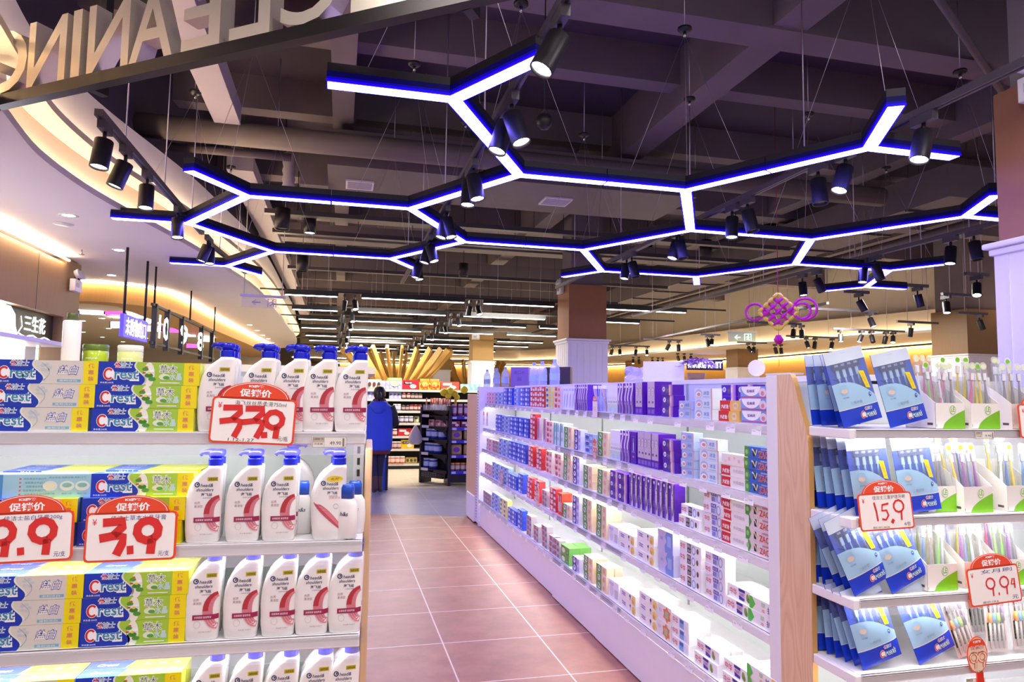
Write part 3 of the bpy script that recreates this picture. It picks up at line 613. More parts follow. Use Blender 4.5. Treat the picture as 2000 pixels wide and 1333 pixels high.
# ---- pump bottles
WPL = M('white_bottle_plastic', '#f6f3ee', 0.25, noise=0.01); BPL = M('blue_pump_plastic', '#1420c8', 0.22, noise=0.02)
PROF = [(0.0, -0.033, 0.034), (0.004, -0.036, 0.036), (0.03, -0.039, 0.0375), (0.075, -0.041, 0.038), (0.105, -0.039, 0.0385), (0.128, -0.033, 0.039), (0.146, -0.023, 0.0395), (0.158, -0.012, 0.0395), (0.166, -0.001, 0.0395), (0.1715, 0.006, 0.038)]
NX = 0.0205
def prof_at(z, P=PROF):
    for (z0, a0, b0), (z1, a1, b1) in zip(P[:-1], P[1:]):
        if z <= z1: t = max(0, (z-z0)/(z1-z0)); return a0+(a1-a0)*t, b0+(b1-b0)*t
    return P[-1][1:]
def yfront(x, z, P=PROF, dep=0.021, n=3.6):
    a, c = prof_at(z, P); m, h = (a+c)/2, (c-a)/2; q = min(0.97, abs((x-m)/h)); return -dep*(1-q**n)**(1/n)
def bottle(kind):
    def mk():
        P = PROF; r = thing('pump_bottle', 'x', 'x'); b = MB(); rings = []
        for z, a, c in P:
            m, h = (a+c)/2, (c-a)/2; d = 0.021 if z > 0.002 else 0.019
            rings.append([(m+h*math.copysign(abs(cos(t))**(2/3.6), cos(t)), d*math.copysign(abs(sin(t))**(2/3.6), sin(t)), z) for t in [2*pi*j/28 for j in range(28)]])
        rings.append([(NX+0.016*cos(2*pi*j/28), 0.016*sin(2*pi*j/28), 0.174) for j in range(28)]); b.loft(rings, WPL)
        b.proj = lambda p: Vector((p.x, yfront(p.x, p.y)-0.0006-p.z, p.y)); e = 0.0004
        ink, red, dred = K('#2a2a5c'), K('#b8343c'), K('#d8808a')
        if kind == 'pink':
            b.ell(0.012, 0.142, 0.019, 0.007, K('#f4dc28'), e); b.text('去屑', 0.012, 0.142, 0.02, 0.006, K('#c88a20'), e*2, 0.02)
            A, B = [], []
            for i in range(11):
                t = i/10; A.append((-0.036+0.07*t**1.3, 0.088-0.07*t)); B.append((-0.036+0.07*t**0.6, 0.088-0.062*t))
            b.strip(A, B, K('#e0808c'), e); b.strip(A, [(x*0.6+u_*0.4, y*0.6+v_*0.4) for (x, y), (u_, v_) in zip(A, B)], K('#c8505c'), e*2); b.text('清爽去油', 0.012, 0.098, 0.026, 0.005, K('#e09aa0'), e)
            b.ring(0.016, 0.078, 0.006, 0.006, 0.001, K('#b8b8c0'), e)
        else:
            b.rect(0.008, 0.140, 0.030, 0.149, K('#c2b414'), e); b.text('去屑实用', 0.019, 0.1445, 0.017, 0.005, K('#4a4410'), e*2, 0.01)
            # red swirl sweeping in from the right edge, dark band across
            A, B = [], []
            for i in range(13):
                a = radians(95+170*i/12); A.append((0.036+0.034*cos(a)*0.98, 0.066+0.042*sin(a))); B.append((min(0.036, 0.038+0.014*cos(a)), 0.066+0.030*sin(a)))
            A = [(min(x, 0.0365), y) for x, y in A]
            b.strip(A, B, dred, e); b.strip(A[:7], [(x*0.45+u_*0.55, y*0.45+v_*0.55) for (x, y), (u_, v_) in zip(A[:7], B[:7])], red, e*2)
            for k in range(4):
                b.stroke([(0.036+(0.030-k*0.005)*cos(radians(190+70*i/6)), 0.062+(0.040-k*0.005)*sin(radians(190+70*i/6))) for i in range(7)], 0.0008, K('#f0c8cc'), e*3)
            for i in range(6): x0, x1 = -0.018+0.0545*i/6, -0.018+0.0545*(i+1)/6; b.rect(x0, 0.047, x1, 0.058, K('#a02050'), e*4)
            b.text('去屑柔顺 滋润秀发', 0.004, 0.0525, 0.036, 0.0048, CW, e*5)
            b.text('丝质', -0.012, 0.091, 0.012, 0.006, K('#b08890'), e); b.text('柔滑型', -0.009, 0.083, 0.018, 0.006, K('#b08890'), e)
            b.ring(-0.008, 0.036, 0.007, 0.008, 0.0007, K('#c8bcb8'), e); b.text('净含量:750毫升', 0.010, 0.020, 0.028, 0.003, K('#b0a8b0'), e)
        yy = 0.132; b.ring(-0.014, yy, 0.006, 0.006, 0.0022, ink, e, 14); b.ell(-0.013, yy+0.0005, 0.002, 0.002, ink, e, seg=8)
        b.text('head&', 0.007, yy-0.0015, 0.027, 0.0075, ink, e, 0.004, 0.25); b.text('shoulders', 0.003, yy-0.0115, 0.037, 0.0072, ink, e, 0.004, 0.25)
        b.text('海飞丝', 0.007, yy-0.0225, 0.024, 0.0075, ink, e, 0.012); b.text('去屑洗发露', 0.009, yy-0.030, 0.020, 0.003, K('#8a88a0'), e)
        b.proj = None; b.build('bottle_body', r)
        b = MB(); pr = [(0.0, 0.1735), (0.0165, 0.1735)]
        for k in range(5): pr += [(0.0168, 0.175+k*0.0028), (0.0160, 0.1764+k*0.0028)]
        pr += [(0.0168, 0.189), (0.012, 0.190), (0.012, 0.193), (0, 0.193)]
        b.lathe(pr, BPL, (NX, 0, 0), 20, caps=False); b.build('collar', r)
        b = MB(); rings = []
        for z, x0, x1, w in [(0.192, -0.014, 0.014, 0.012), (0.197, -0.0165, 0.0165, 0.0145), (0.203, -0.017, 0.017, 0.0145), (0.2065, -0.016, 0.015, 0.012), (0.208, -0.010, 0.009, 0.007)]:
            rings.append([(NX+(x0+x1)/2+(x1-x0)/2*cos(t), w*sin(t), z) for t in [2*pi*j/18 for j in range(18)]])
        b.loft(rings, BPL); b.tube([(NX-0.010, 0, 0.203), (NX-0.022, 0, 0.2035), (NX-0.030, 0, 0.202), (NX-0.034, 0, 0.1965)], [0.0065, 0.0055, 0.0045, 0.004], BPL, 10); b.build('pump_head', r)
        return r
    return Kind(mk)
BK = {k: bottle(k) for k in ('silk', 'pink')}
def small_bottle():
    r = thing('small_bottle', 'x', 'x'); b = MB(); rings = []
    for z, w, d in [(0, 0.022, 0.014), (0.004, 0.025, 0.016), (0.05, 0.027, 0.017), (0.08, 0.025, 0.016), (0.092, 0.018, 0.014), (0.096, 0.014, 0.012)]:
        rings.append([(w*math.copysign(abs(cos(t))**0.7, cos(t)), d*math.copysign(abs(sin(t))**0.7, sin(t)), z) for t in [2*pi*j/20 for j in range(20)]])
    b.loft(rings, WPL); b.M = FRONT((0, -0.0172, 0)); b.text('h&s', 0, 0.06, 0.02, 0.01, K('#2a2a5c'), 0.0004, 0.01, 0.2); b.build('bottle_body', r)
    b = MB(); rings = []
    for z, w, d in [(0.095, 0.016, 0.013), (0.120, 0.0165, 0.0135), (0.128, 0.014, 0.011)]:
        rings.append([(w*math.copysign(abs(cos(t))**0.6, cos(t)), d*math.copysign(abs(sin(t))**0.6, sin(t)), z) for t in [2*pi*j/16 for j in range(16)]])
    b.loft(rings, M('blue_flip_cap', '#1f52c8', 0.15, noise=0.02)); b.build('flip_cap', r); return r
SBK = Kind(small_bottle)
def bottles(pxs, py, z, shelf, rows, kinds=None):
    for r in range(rows):
        for i, (px, k) in enumerate(zip(pxs, kinds or ['silk']*9)):
            if px is None: continue
            x = ls(px, py, 0.04).x; rr = 'front row' if r == 0 else '%s row' % ORD[r]
            xx = x+random.uniform(-0.004, 0.004)*(r > 0)-0.002*r
            lput(BK['silk' if r else k], xx, 0.034+r*0.0475, z, 'white and crimson pump shampoo bottle, %s from left, %s, %s left shelf' % (ORD[i], rr, shelf) if not (k == 'pink' and r == 0) else
                 'white pump shampoo bottle with yellow oval and pink leaf on the second left shelf', 'shampoo bottle', 'pump shampoo bottles on the left unit', 0.03)
bottles([421, 502, 565, 621, 684], 840, ZS[0], 'top', 3)
bottles([398, 475, 545, None, 641], 1045, ZS[1], 'second', 2, ['silk', 'silk', 'silk', 'silk', 'pink'])
bottles([395, 471, 543, 608, 672], 1250, ZS[2], 'third', 2); bottles([405, 479, 549, 616, 668], 1345, ZS[3], 'fourth', 2)
for i, (px, y, d) in enumerate([(588, 0.10, 'left of the pink leaf bottle'), (676, 0.024, 'front right corner, before the other caps'), (691, 0.09, 'at the right end behind another')]):
    p = ls(px, 1040, y); lput(SBK, p.x, y, ZS[1], 'small blue-capped white bottle, %s, second left shelf' % d, 'small bottle', 'flip cap bottles', -0.35 if i == 1 else 0)
x = ls(589, 900, 0.3).x; lput(BK['silk'], x, 0.28, ZS[1], 'white pump shampoo bottle standing far back on the second left shelf', 'shampoo bottle', 'pump shampoo bottles on the left unit', pi)
# ---- promotional cards
RED_ = K('#e8481c'); RED2 = K('#e63a2a'); PEN = K('#d8281e'); PENV = K('#2c2a86'); PENB = K('#4a4438')
G3 = lambda x, y, s: [[(x+.05*s, y+.92*s), (x+.62*s, y+.95*s), (x+.60*s, y+.80*s), (x+.36*s, y+.55*s)], [(x-.02*s, y+.47*s), (x+.40*s, y+.54*s), (x+.62*s, y+.50*s), (x+.60*s, y+.30*s), (x+.46*s, y-.02*s)]]
G9 = lambda x, y, s: [[(x+.33*s+.30*s*cos(a), y+.66*s+.29*s*sin(a)) for a in [radians(-60+36*i) for i in range(11)]], [(x+.46*s, y+.42*s), (x+.43*s, y-.02*s)]]
G1 = lambda x, y, s: [[(x+.1*s, y+.98*s), (x+.2*s, y+.5*s), (x+.24*s, y)]]
G5 = lambda x, y, s: [[(x+.62*s, y+.92*s), (x+.2*s, y+.86*s), (x+.14*s, y+.55*s), (x+.45*s, y+.56*s), (x+.55*s, y+.28*s), (x+.35*s, y+.04*s), (x+.1*s, y+.1*s)]]
G4 = lambda x, y, s: [[(x+.35*s, y+.95*s), (x+.1*s, y+.4*s), (x+.6*s, y+.42*s)], [(x+.55*s, y+.95*s), (x+.5*s, y)]]
def promo(name_, digits, pw, note, col, unit, extra='', ds=0.045, dx=0.02, gap=None):
    b = MB(); W, Hr, Ha = 0.165, 0.094, 0.033; e = 0.0004
    b.M = FRONT((0, 0, 0)); card = K('#f7f1ea'); r = 0.008
    def rr(x0, y0, x1, y1, q): 
        return [(x0+q+q*cos(a), y0+q+q*sin(a)) for a in (pi, 1.25*pi, 1.5*pi)]+[(x1-q+q*cos(a), y0+q+q*sin(a)) for a in (1.5*pi, 1.75*pi, 2*pi)]+[(x1-q+q*cos(a), y1-q+q*sin(a)) for a in (0, .25*pi, .5*pi)]+[(x0+q+q*cos(a), y1-q+q*sin(a)) for a in (.5*pi, .75*pi, pi)]
    o_ = rr(-W/2, 0, W/2, Hr, r); i_ = rr(-W/2+0.004, 0.004, W/2-0.004, Hr-0.004, r*0.7)
    arch = [(0.068*cos(a), Hr-0.004+0.036*sin(a)) for a in [pi*k/20 for k in range(21)]]
    for P in (o_, arch):
        n = len(P); b.add([(x, y, 0) for x, y in P]+[(x, y, -0.0015) for x, y in P], [tuple(range(n)), tuple(range(n, 2*n))[::-1]]+[(i, n+i, n+(i+1) % n, (i+1) % n) for i in range(n)], RED_)
    b.poly(i_, card, e)
    b.ring(0, Hr-0.002, 0.0635, 0.0325, 0.0012, card, e, 20, 0.06, pi-0.06); b.text('促销价', 0, Hr+0.0095, 0.062, 0.016, CW, e, 0.03); b.text('K2购物', 0, Hr+0.0235, 0.030, 0.0055, CW, e, 0.05)
    b.text('¥', -W/2+0.016, Hr-0.018, 0.008, 0.012, PEN, e*2)
    b.text(note, 0.012, Hr-0.0115, 0.10, 0.010, col, e*2, -0.005)
    for st, w in digits: b.stroke(st, w*pw, PEN, e*3)
    b.text(unit, W/2-0.022, 0.013, 0.020, 0.010, col, e*2)
    if extra: b.text(extra, -0.02, 0.008, 0.05, 0.006, PENB, e*2)
    return b.build(name_)
def dot(x, y, s): return [[(x, y), (x+s, y+s*0.2), ]]
D337 = [(s, 1) for s in G3(-0.063, 0.014, 0.062)+G3(-0.020, 0.014, 0.062)+G9(0.022, 0.014, 0.056)]+[([(0.018, 0.019), (0.030, 0.020)], 1)]
D39 = [(s, 1) for s in G3(-0.055, 0.014, 0.066)+G9(0.008, 0.014, 0.066)]+[([(-0.006, 0.021), (0.006, 0.022)], 1)]
D99 = [(s, 1) for s in G9(-0.062, 0.014, 0.066)+G9(0.008, 0.014, 0.066)]+[([(-0.012, 0.021), (0.0, 0.022)], 1)]
D159 = [(s, 1) for s in G1(-0.040, 0.024, 0.048)+G5(-0.020, 0.024, 0.046)+G9(0.022, 0.024, 0.052)]+[([(0.013, 0.024), (0.02, 0.019)], 2.2)]
D994 = [(s, 1) for s in G9(-0.028, 0.022, 0.046)+G9(0.016, 0.022, 0.046)+G4(0.050, 0.034, 0.026)]+[([(0.008, 0.025), (0.012, 0.025)], 1.5)]
def place_card(o, px, py, yl, tilt, label):
    p = LM @ ls(px, py, yl); o.location = p; o.rotation_mode = 'XYZ'; o.rotation_euler = (0, 0, LR); o.matrix_world = Matrix.Translation(p) @ Matrix.Rotation(LR, 4, 'Z') @ Matrix.Rotation(tilt, 4, 'Y') @ Matrix.Rotation(radians(-4), 4, 'X') @ Matrix.Scale(1.13, 4); tag(o, label, 'price card', 'red promotional price cards')
place_card(promo('price_card', D337, 0.012, '海飞丝丝质柔滑750ml', PENB, '元/瓶', '1.12-1.27'), 490, 868, -0.014, 0.045, 'red arched price card before the top left shelf, three bold digits below shampoo')
place_card(promo('price_card', D39, 0.016, '佳洁士草本水晶牙膏', PENV, '元/支'), 253, 1097, -0.014, -0.012, 'red arched price card with two bold digits under the lime green toothpaste')
place_card(promo('price_card', D99, 0.014, '佳洁士盐白牙膏200g', PENV, '元/支'), 46, 1100, -0.014, -0.03, 'red arched price card cut by the left edge of the photo')
def price_tag(txt):
    def mk():
        b = MB(); b.box((-0.039, 0, 0), (0.039, 0.0015, 0.026), K('#f2efe6')); b.M = FRONT((0, 0, 0)); e = 0.0004
        b.rect(-0.038, 0.001, -0.0375, 0.025, PENB, e); b.rect(-0.0385, 0.0245, 0.0385, 0.0252, PENB, e); b.rect(-0.0385, 0.0008, 0.0385, 0.0014, PENB, e); b.rect(0.038, 0.001, 0.0385, 0.025, PENB, e)
        b.rect(-0.012, 0.001, -0.0116, 0.025, PENB, e); b.rect(-0.038, 0.013, -0.012, 0.0245, K('#c8bfa8'), e); b.text('K2购物广场', -0.025, 0.0205, 0.022, 0.005, PENB, e*2); b.text('洗发露', -0.025, 0.009, 0.02, 0.004, PENB, e)
        b.text(txt, 0.014, 0.011, 0.026, 0.008, PENB, e); b.rect(0.030, 0.003, 0.0345, 0.022, K('#8a8272'), e); return b.build('price_tag')
    return Kind(mk)
PT = price_tag('49.90')
p = ls(643, 873, -0.006); lput(PT, p.x, -0.006, ZS[0]-0.036, 'rectangular black-lined price tag on the rail of the top left shelf', 'price tag', 'paper price tags')
# ---- things standing on the top board
def tl(px, py, y): p = ls(px, py, y); return LM @ Vector((p.x, y, 1.575))
def jar(col, lidc):
    r = thing('cream_jar', 'x', 'x'); b = MB(); b.lathe([(0.0, 0), (0.033, 0), (0.035, 0.003), (0.035, 0.040), (0.032, 0.042)], M('jar_'+col, col, 0.2, noise=0.05), seg=24); b.M = FRONT((0, -0.0354, 0)); b.text('natural', 0, 0.018, 0.03, 0.006, CW, 0.0); b.build('jar_body', r)
    b = MB(); b.lathe([(0.0, 0.041), (0.0355, 0.041), (0.0355, 0.058), (0.033, 0.06), (0, 0.06)], M('lid_'+lidc, lidc, 0.25, noise=0.03), seg=24); b.build('lid', r); return r
j = jar('#aec62e', '#5f7a24'); j.location = tl(187, 690, 0.62); tag(j, 'round lime green cream jar with dark green lid on top of the left unit', 'jar')
j = jar('#d6de8c', '#eef0e0'); j.location = tl(255, 690, 0.62); tag(j, 'round pale yellow cream jar with whitish lid on top of the left unit', 'jar')
r = thing('lotion_bottle', 'tall white cylinder bottle with dark green cap on top of the left unit', 'bottle', tl(138, 690, 0.55))
b = MB(); b.lathe([(0.0, 0), (0.021, 0), (0.024, 0.002), (0.024, 0.122), (0.022, 0.125), (0.0, 0.125)], WPL, seg=22); b.build('bottle_body', r)
b = MB(); b.lathe([(0.014, 0.125), (0.015, 0.146), (0.013, 0.148), (0, 0.148)], M('olive_cap', '#56612e', 0.3, noise=0.03), seg=18); b.build('cap', r)
# ================================================================== LIT GONDOLA ON THE RIGHT OF THE AISLE
GO = Vector((1.58, 2.36, 0)); GR = -pi/2; GM = Matrix.Translation(GO) @ Matrix.Rotation(GR, 4, 'Z')
GZ = [1.395, 1.115, 0.88, 0.612, 0.305]; GY = [0.06, 0.04, 0.03, 0.02, 0.0]; GL = 5.46
g = thing('gondola', 'long white lit gondola of oral care boxes right of the aisle', 'shelf', GO, GR)
for z, y in zip(GZ, GY): rail_shelf(g, -GL, 0, 0.42-y, z, True, y, strip=False, rh=0.04, lm=LEDS if z > 1 else None)
b = MB(); b.box((-GL-0.03, 0.42, 0.0), (0, 0.44, 1.60), M('grey_back_panel')); b.box((-GL-0.03, 0.415, 1.575), (0, 1.1, 1.60), WHITE); b.box((-GL-0.03, 1.0, 0), (0, 1.08, 1.575), WHITE)
for k in range(1, 5): b.box((-k*1.36-0.006, 0.412, 0.3), (-k*1.36+0.006, 0.421, 1.575), M('upright_grey', '#9aa09e', 0.5, noise=0.03))
b.build('back_panel', g)
for k, (a, c, off) in enumerate([(-1.765, 0, 0.0), (-2.665, -1.768, 0.003), (-4.1, -2.668, 0.016), (-GL, -4.103, 0.016)]):
    b = MB(); b.box((a, off, 0.012), (c, 0.03+off, 0.262), WHITE); b.box((a+0.004, off+0.01, 0.0), (c-0.004, 0.03+off, 0.012), BLACK); b.build('kick_panel', g)
b = MB(); b.box((-GL, 0.03, 0.0), (0, 0.42, 0.29), WMETAL); b.build('base', g)
# far end: slotted white end panel, then the wooden side of the far end display with its white base
b = MB(); b.box((-GL-0.04, 0.0, 0.0), (-GL, 0.42, 1.585), WMETAL); b.box((-GL-0.19, 0.0, 0.03), (-GL-0.04, 0.05, 1.585), WMETAL)
for k in range(46):
    for q in (0.085, 0.125): b.box((-GL-0.04-q, -0.002, 0.08+k*0.032), (-GL-0.032-q, 0.001, 0.098+k*0.032), BLACK)
b.build('end_panel', g)
e2 = thing('far_end_display', 'wooden side and white base of the display at the gondola\'s far end', 'shelf', (1.58, 8.02, 0), GR)
b = MB(); b.box((-0.62, 0.0, 0.30), (0, 0.03, 1.5), WOOD, 0.004); b.build('side_panel', e2)
b = MB(); b.box((-0.48, -0.02, 0.02), (0.0, 0.42, 0.31), WMETAL, 0.004); b.box((-0.46, -0.01, 0), (-0.02, 0.4, 0.02), BLACK); b.build('base', e2)
# ---- printed boxes
PUR, PURL = K('#5010a6'), K('#8a68d0'); RDD = K('#d8262c'); GRN = K('#4da03c'); NAVY = K('#3a2a92'); PCH = K('#f0d0b0'); GREYT = K('#b9b4bc')
E_ = 0.0007
def face(b, cx, cy, rx, ry, skin='#e9d3d6', hair='#6a5a78'):
    b.ell(cx, cy, rx*1.25, ry*1.12, K(hair), E_*2, seg=14); b.ell(cx, cy-ry*0.08, rx, ry, K(skin), E_*3, seg=14)
    for s in (-1, 1): b.rect(cx+s*rx*0.42-rx*0.2, cy+ry*0.1, cx+s*rx*0.42+rx*0.2, cy+ry*0.2, K('#4a3a50'), E_*4)
    b.rect(cx-rx*0.2, cy-ry*0.45, cx+rx*0.2, cy-ry*0.35, K('#b06070'), E_*4)
def a_xia(b, L, H): b.ell(L*.40, H, L*.36, H*.8, CW, E_, pi, 2*pi, 14); b.text('益齿灵', L*.4, H*.62, L*.3, H*.26, K('#8a6ab8'), E_*2, .02); b.ell(L*.83, H*.5, L*.13, H*.36, K('#f3dfe8'), E_, seg=14); b.ell(L*.83, H*.42, L*.06, H*.2, K('#d88aa0'), E_*2, seg=10); b.rect(L*.02, H*.06, L*.98, H*.16, K('#c0408a'), E_)
def a_red6(b, L, H): b.add([(0, 0, E_), (L*.52, 0, E_), (L*.46, H*.5, E_), (L*.52, H, E_), (0, H, E_)], [(0, 1, 2, 3, 4)], RDD); b.text('六必治', L*.25, H*.42, L*.36, H*.42, CW, E_*2, .04); b.ell(L*.76, H*.5, L*.13, H*.36, K('#f6e2b0'), E_, seg=12); b.text('中草', L*.76, H*.5, L*.13, H*.3, K('#d0883a'), E_*2)
def a_clear(b, L, H, c='#b9c6e2'): b.ell(L*.25, H*.5, L*.2, H*.42, K(c), E_, seg=14); b.ell(L*.25, H*.42, L*.17, H*.3, CW, E_*2, seg=14); b.ell(L*.27, H*.42, L*.1, H*.16, K('#d99a9a'), E_*3, seg=10); b.text('冰洁', L*.68, H*.55, L*.3, H*.4, K('#5f9fd0'), E_, .02); b.rect(L*.5, H*.12, L*.86, H*.22, K('#a8d0e4'), E_); b.rect(L*.93, 0, L, H, K('#e6b8b0'), E_)
def a_purph(b, L, H): b.ell(L*.2, H*.58, L*.12, H*.24, CW, E_, seg=14); b.text('云南', L*.2, H*.58, L*.14, H*.22, PUR, E_*2, .02); b.rect(L*.4, H*.22, L*.6, H*.72, K('#5c5078'), E_); b.rect(L*.64, 0, L*.8, H, K('#e8b9a8'), E_); b.ell(L*.70, H*.55, L*.06, H*.3, K('#f6dcd0'), E_*2, seg=10); b.rect(L*.8, 0, L*.94, H, K('#a878d0'), E_); b.text('三七', L*.5, H*.5, L*.15, H*.22, K('#c8c0d8'), E_*2)
def a_purpf(b, L, H):
    b.rect(L*.45, 0, L*.97, H, K('#d8cedd'), E_); A = [(L*(.5+.16*sin(i*.9)), H*i/10) for i in range(11)]; b.strip([(L*.36, y) for x, y in A], A, K('#7a5ac0'), E_*2)
    b.ell(L*.74, H*.66, L*.2, H*.15, K('#f2e4e6'), E_*2, seg=12); b.stroke([(L*.95, H*.95), (L*.86, H*.7), (L*.92, H*.4), (L*.75, H*.15)], L*.14, K('#6f6478'), E_*3)
    b.rect(L*.66, H*.69, L*.82, H*.71, K('#453c50'), E_*4); b.rect(L*.62, H*.56, L*.74, H*.575, K('#a8606c'), E_*4); b.rect(L*.08, H*.86, L*.34, H*.93, CW, E_); b.text('美白', L*.21, H*.3, L*.2, H*.18, K('#b9a4e6'), E_*2)
def a_flame(b, L, H):
    A = [(L*(.35+.25*sin(i*.7+.5)), H*i/12) for i in range(13)]; b.strip(A, [(x+L*.38, y) for x, y in A], K('#efe6f4'), E_); b.strip([(x+L*.1, y) for x, y in A[:6]], [(x+L*.34, y) for x, y in A[:6]], K('#8a7890'), E_*2); b.rect(L*.1, H*.85, L*.5, H*.92, CW, E_*2); b.rect(L*.12, H*.3, L*.4, H*.38, K('#a890e0'), E_*2)
def a_silv(b, L, H):
    b.rect(L*.04, H*.24, L*.96, H, K('#cdbfd0'), E_); b.rect(L*.1, H*.06, L*.42, H*.18, K('#8a6ac8'), E_); b.rect(L*.56, H*.06, L*.9, H*.18, K('#8a6ac8'), E_)
    for x in (.28, .74): face(b, L*x, H*.7, L*.16, H*.12, '#ddccd4', '#a898ac'); b.rect(L*(x-.1), H*.36, L*(x+.1), H*.42, K('#6a5c78'), E_*2)
def a_brush(b, L, H): b.rect(L*.44, H*.4, L*.56, H*.66, CW, E_); b.rect(L*.47, H*.6, L*.53, H*.8, CW, E_); b.rect(L*.25, H*.36, L*.75, H*.38, K('#c0a8e8'), E_); b.ell(L*.5, H*.22, L*.14, H*.03, K('#e87aa8'), E_, seg=10); b.rect(L*.2, H*.86, L*.8, H*.87, K('#a88ae0'), E_)
def a_wg(b, L, H):
    b.rect(0, 0, L, H*.3, K('#cfe6d4'), E_); b.ell(L*.6, H*.1, L*.3, H*.08, K('#c6d4f0'), E_*2, seg=12)
    for k in range(3): b.rect(L*(.2+.28*k), H*.46, L*(.23+.28*k), H*.56, K('#7a8a80'), E_); b.rect(L*(.16+.28*k), H*.34, L*(.3+.28*k), H*.42, K('#9ab0a4'), E_)
def a_zact(b, L, H, dark=True): b.add([(0, 0, E_), (L*.12, 0, E_), (L*.2, H*.5, E_), (L*.12, H, E_), (0, H, E_)], [(0, 1, 2, 3, 4)], GRN); b.ell(L*.08, H*.5, L*.05, H*.22, K('#9ad08a'), E_*2, seg=10); b.rect(L*.3, H*.2, L*.38, H*.8, K('#20202a'), E_*2); b.stroke([(L*.27, H*.78), (L*.33, H*.7), (L*.40, H*.3), (L*.45, H*.8)], L*.035, K('#f0e8b0'), E_*3); b.text('ZACT', L*.70, H*.4, L*.44, H*.58, CW, E_*2, .05); b.text('ZACT', L*.70, H*.4, L*.42, H*.52, RDD, E_*3, .02); b.rect(L*.58, H*.78, L*.84, H*.92, K('#c88a9a' if not dark else '#b0a0d0'), E_*2)
def a_zactw(b, L, H): a_zact(b, L, H, False)
def a_liub(b, L, H): b.add([(0, H*.06, E_), (L*.36, H*.06, E_), (L*.33, H*.5, E_), (L*.36, H*.94, E_), (0, H*.94, E_)], [(0, 1, 2, 3, 4)], RDD); b.text('六必治', L*.18, H*.46, L*.26, H*.42, CW, E_*2, .04); b.text('中药固齿', L*.66, H*.55, L*.4, H*.3, GREYT, E_)
def a_flower(b, L, H):
    for k, (x, y, r) in enumerate([(.15, .3, .06), (.3, .55, .08), (.5, .7, .06), (.68, .45, .07), (.85, .7, .06)]): b.ell(L*x, H*y, L*r*.6, H*r*2.4, K('#f0c8c0' if k % 2 else '#f2dca8'), E_, seg=8)
def a_zhk(b, L, H): b.text('中华', L*.14, H*.5, L*.24, H*.55, K('#d0485a'), E_, .01); b.rect(L*.36, H*.08, L*.54, H*.92, K('#3a3a44'), E_); b.text('健齿', L*.45, H*.7, L*.15, H*.3, CW, E_*2); b.rect(L*.39, H*.2, L*.52, H*.24, CW, E_*2); b.rect(L*.39, H*.32, L*.52, H*.36, CW, E_*2); b.ring(L*.66, H*.46, L*.09, H*.4, L*.03, K('#8fb2ea'), E_, 16); b.ell(L*.84, H*.5, L*.05, H*.26, K('#6a5648'), E_, seg=8)
def a_zhp(b, L, H): b.text('中华', L*.16, H*.5, L*.27, H*.5, K('#d0485a'), E_, .01); b.rect(L*.40, H*.08, L*.68, H*.94, K('#c4cbf2'), E_); b.rect(L*.40, H*.6, L*.66, H*.94, K('#5a48b8'), E_*2); b.text('多效', L*.53, H*.77, L*.2, H*.24, CW, E_*3)
def _():
    pass
def a_zhp2(b, L, H):
    a_zhp(b, L, H)
    for k in range(3): b.rect(L*(.42+.06*k), H*.12, L*(.45+.06*k), H*.5, K('#5a48b8'), E_*2)
    b.ring(L*.78, H*.46, L*.1, H*.42, L*.03, K('#8fa6e6'), E_*2, 16)
def a_zhm(b, L, H): b.text('中华', L*.18, H*.5, L*.28, H*.55, K('#d0485a'), E_, .01); b.add([(L*.40, H*.95, E_), (L*.64, H*.95, E_), (L*.62, H*.1, E_), (L*.44, H*.1, E_)], [(0, 3, 2, 1)], K('#d8d0ee')); b.rect(L*.40, H*.74, L*.64, H*.95, NAVY, E_*2); b.add([(L*.42, H*.1, E_*2), (L*.62, H*.1, E_*2), (L*.63, H*.3, E_*2), (L*.41, H*.42, E_*2)], [(0, 1, 2, 3)], NAVY); b.text('优加健', L*.52, H*.55, L*.2, H*.2, K('#c05a70'), E_*3, .02); b.ell(L*.74, H*.5, L*.06, H*.32, K('#8fa845'), E_, seg=8); b.ell(L*.78, H*.36, L*.05, H*.22, K('#6f9438'), E_*2, seg=8)
def a_zhb(b, L, H): b.text('中华', L*.2, H*.5, L*.32, H*.55, K('#d0485a'), E_, .01); b.rect(L*.46, H*.1, L*.72, H*.9, K('#7fb4e4'), E_); b.rect(L*.5, H*.55, L*.7, H*.85, K('#4a6ac0'), E_*2); b.ell(L*.8, H*.4, L*.1, H*.3, K('#e4eef8'), E_, seg=10)
def a_hu(b, L, H): b.add([(0, 0, E_), (L*.1, 0, E_), (L*.22, H*.5, E_), (L*.1, H, E_), (0, H, E_)], [(0, 1, 2, 3, 4)], K('#58c84e')); b.text('草', L*.5, H*.68, L*.15, H*.36, K('#8fc88a'), E_); b.text('本', L*.5, H*.26, L*.13, H*.3, K('#e07a6a'), E_); b.text('护', L*.72, H*.48, L*.16, H*.5, K('#4a4a9a'), E_, .01); b.rect(L*.86, 0, L, H, K('#f4c85a'), E_)
def a_yel(b, L, H): b.stroke([(L*.12, H*.72), (L*.36, H*.66), (L*.36, H*.42), (L*.12, H*.48)], L*.02, K('#7a5ab8'), E_, True); b.text('云南', L*.24, H*.57, L*.17, H*.2, K('#8a6ac0'), E_); b.ell(L*.66, H*.7, L*.045, H*.2, K('#6a4a34'), E_, seg=8); b.rect(L*.63, H*.3, L*.7, H*.66, K('#f0d8c4'), E_); b.ell(L*.88, H*.45, L*.12, H*.42, K('#f8dc6a'), E_, seg=10); b.ell(L*.84, H*.3, L*.06, H*.2, K('#f0b060'), E_*2, seg=8)
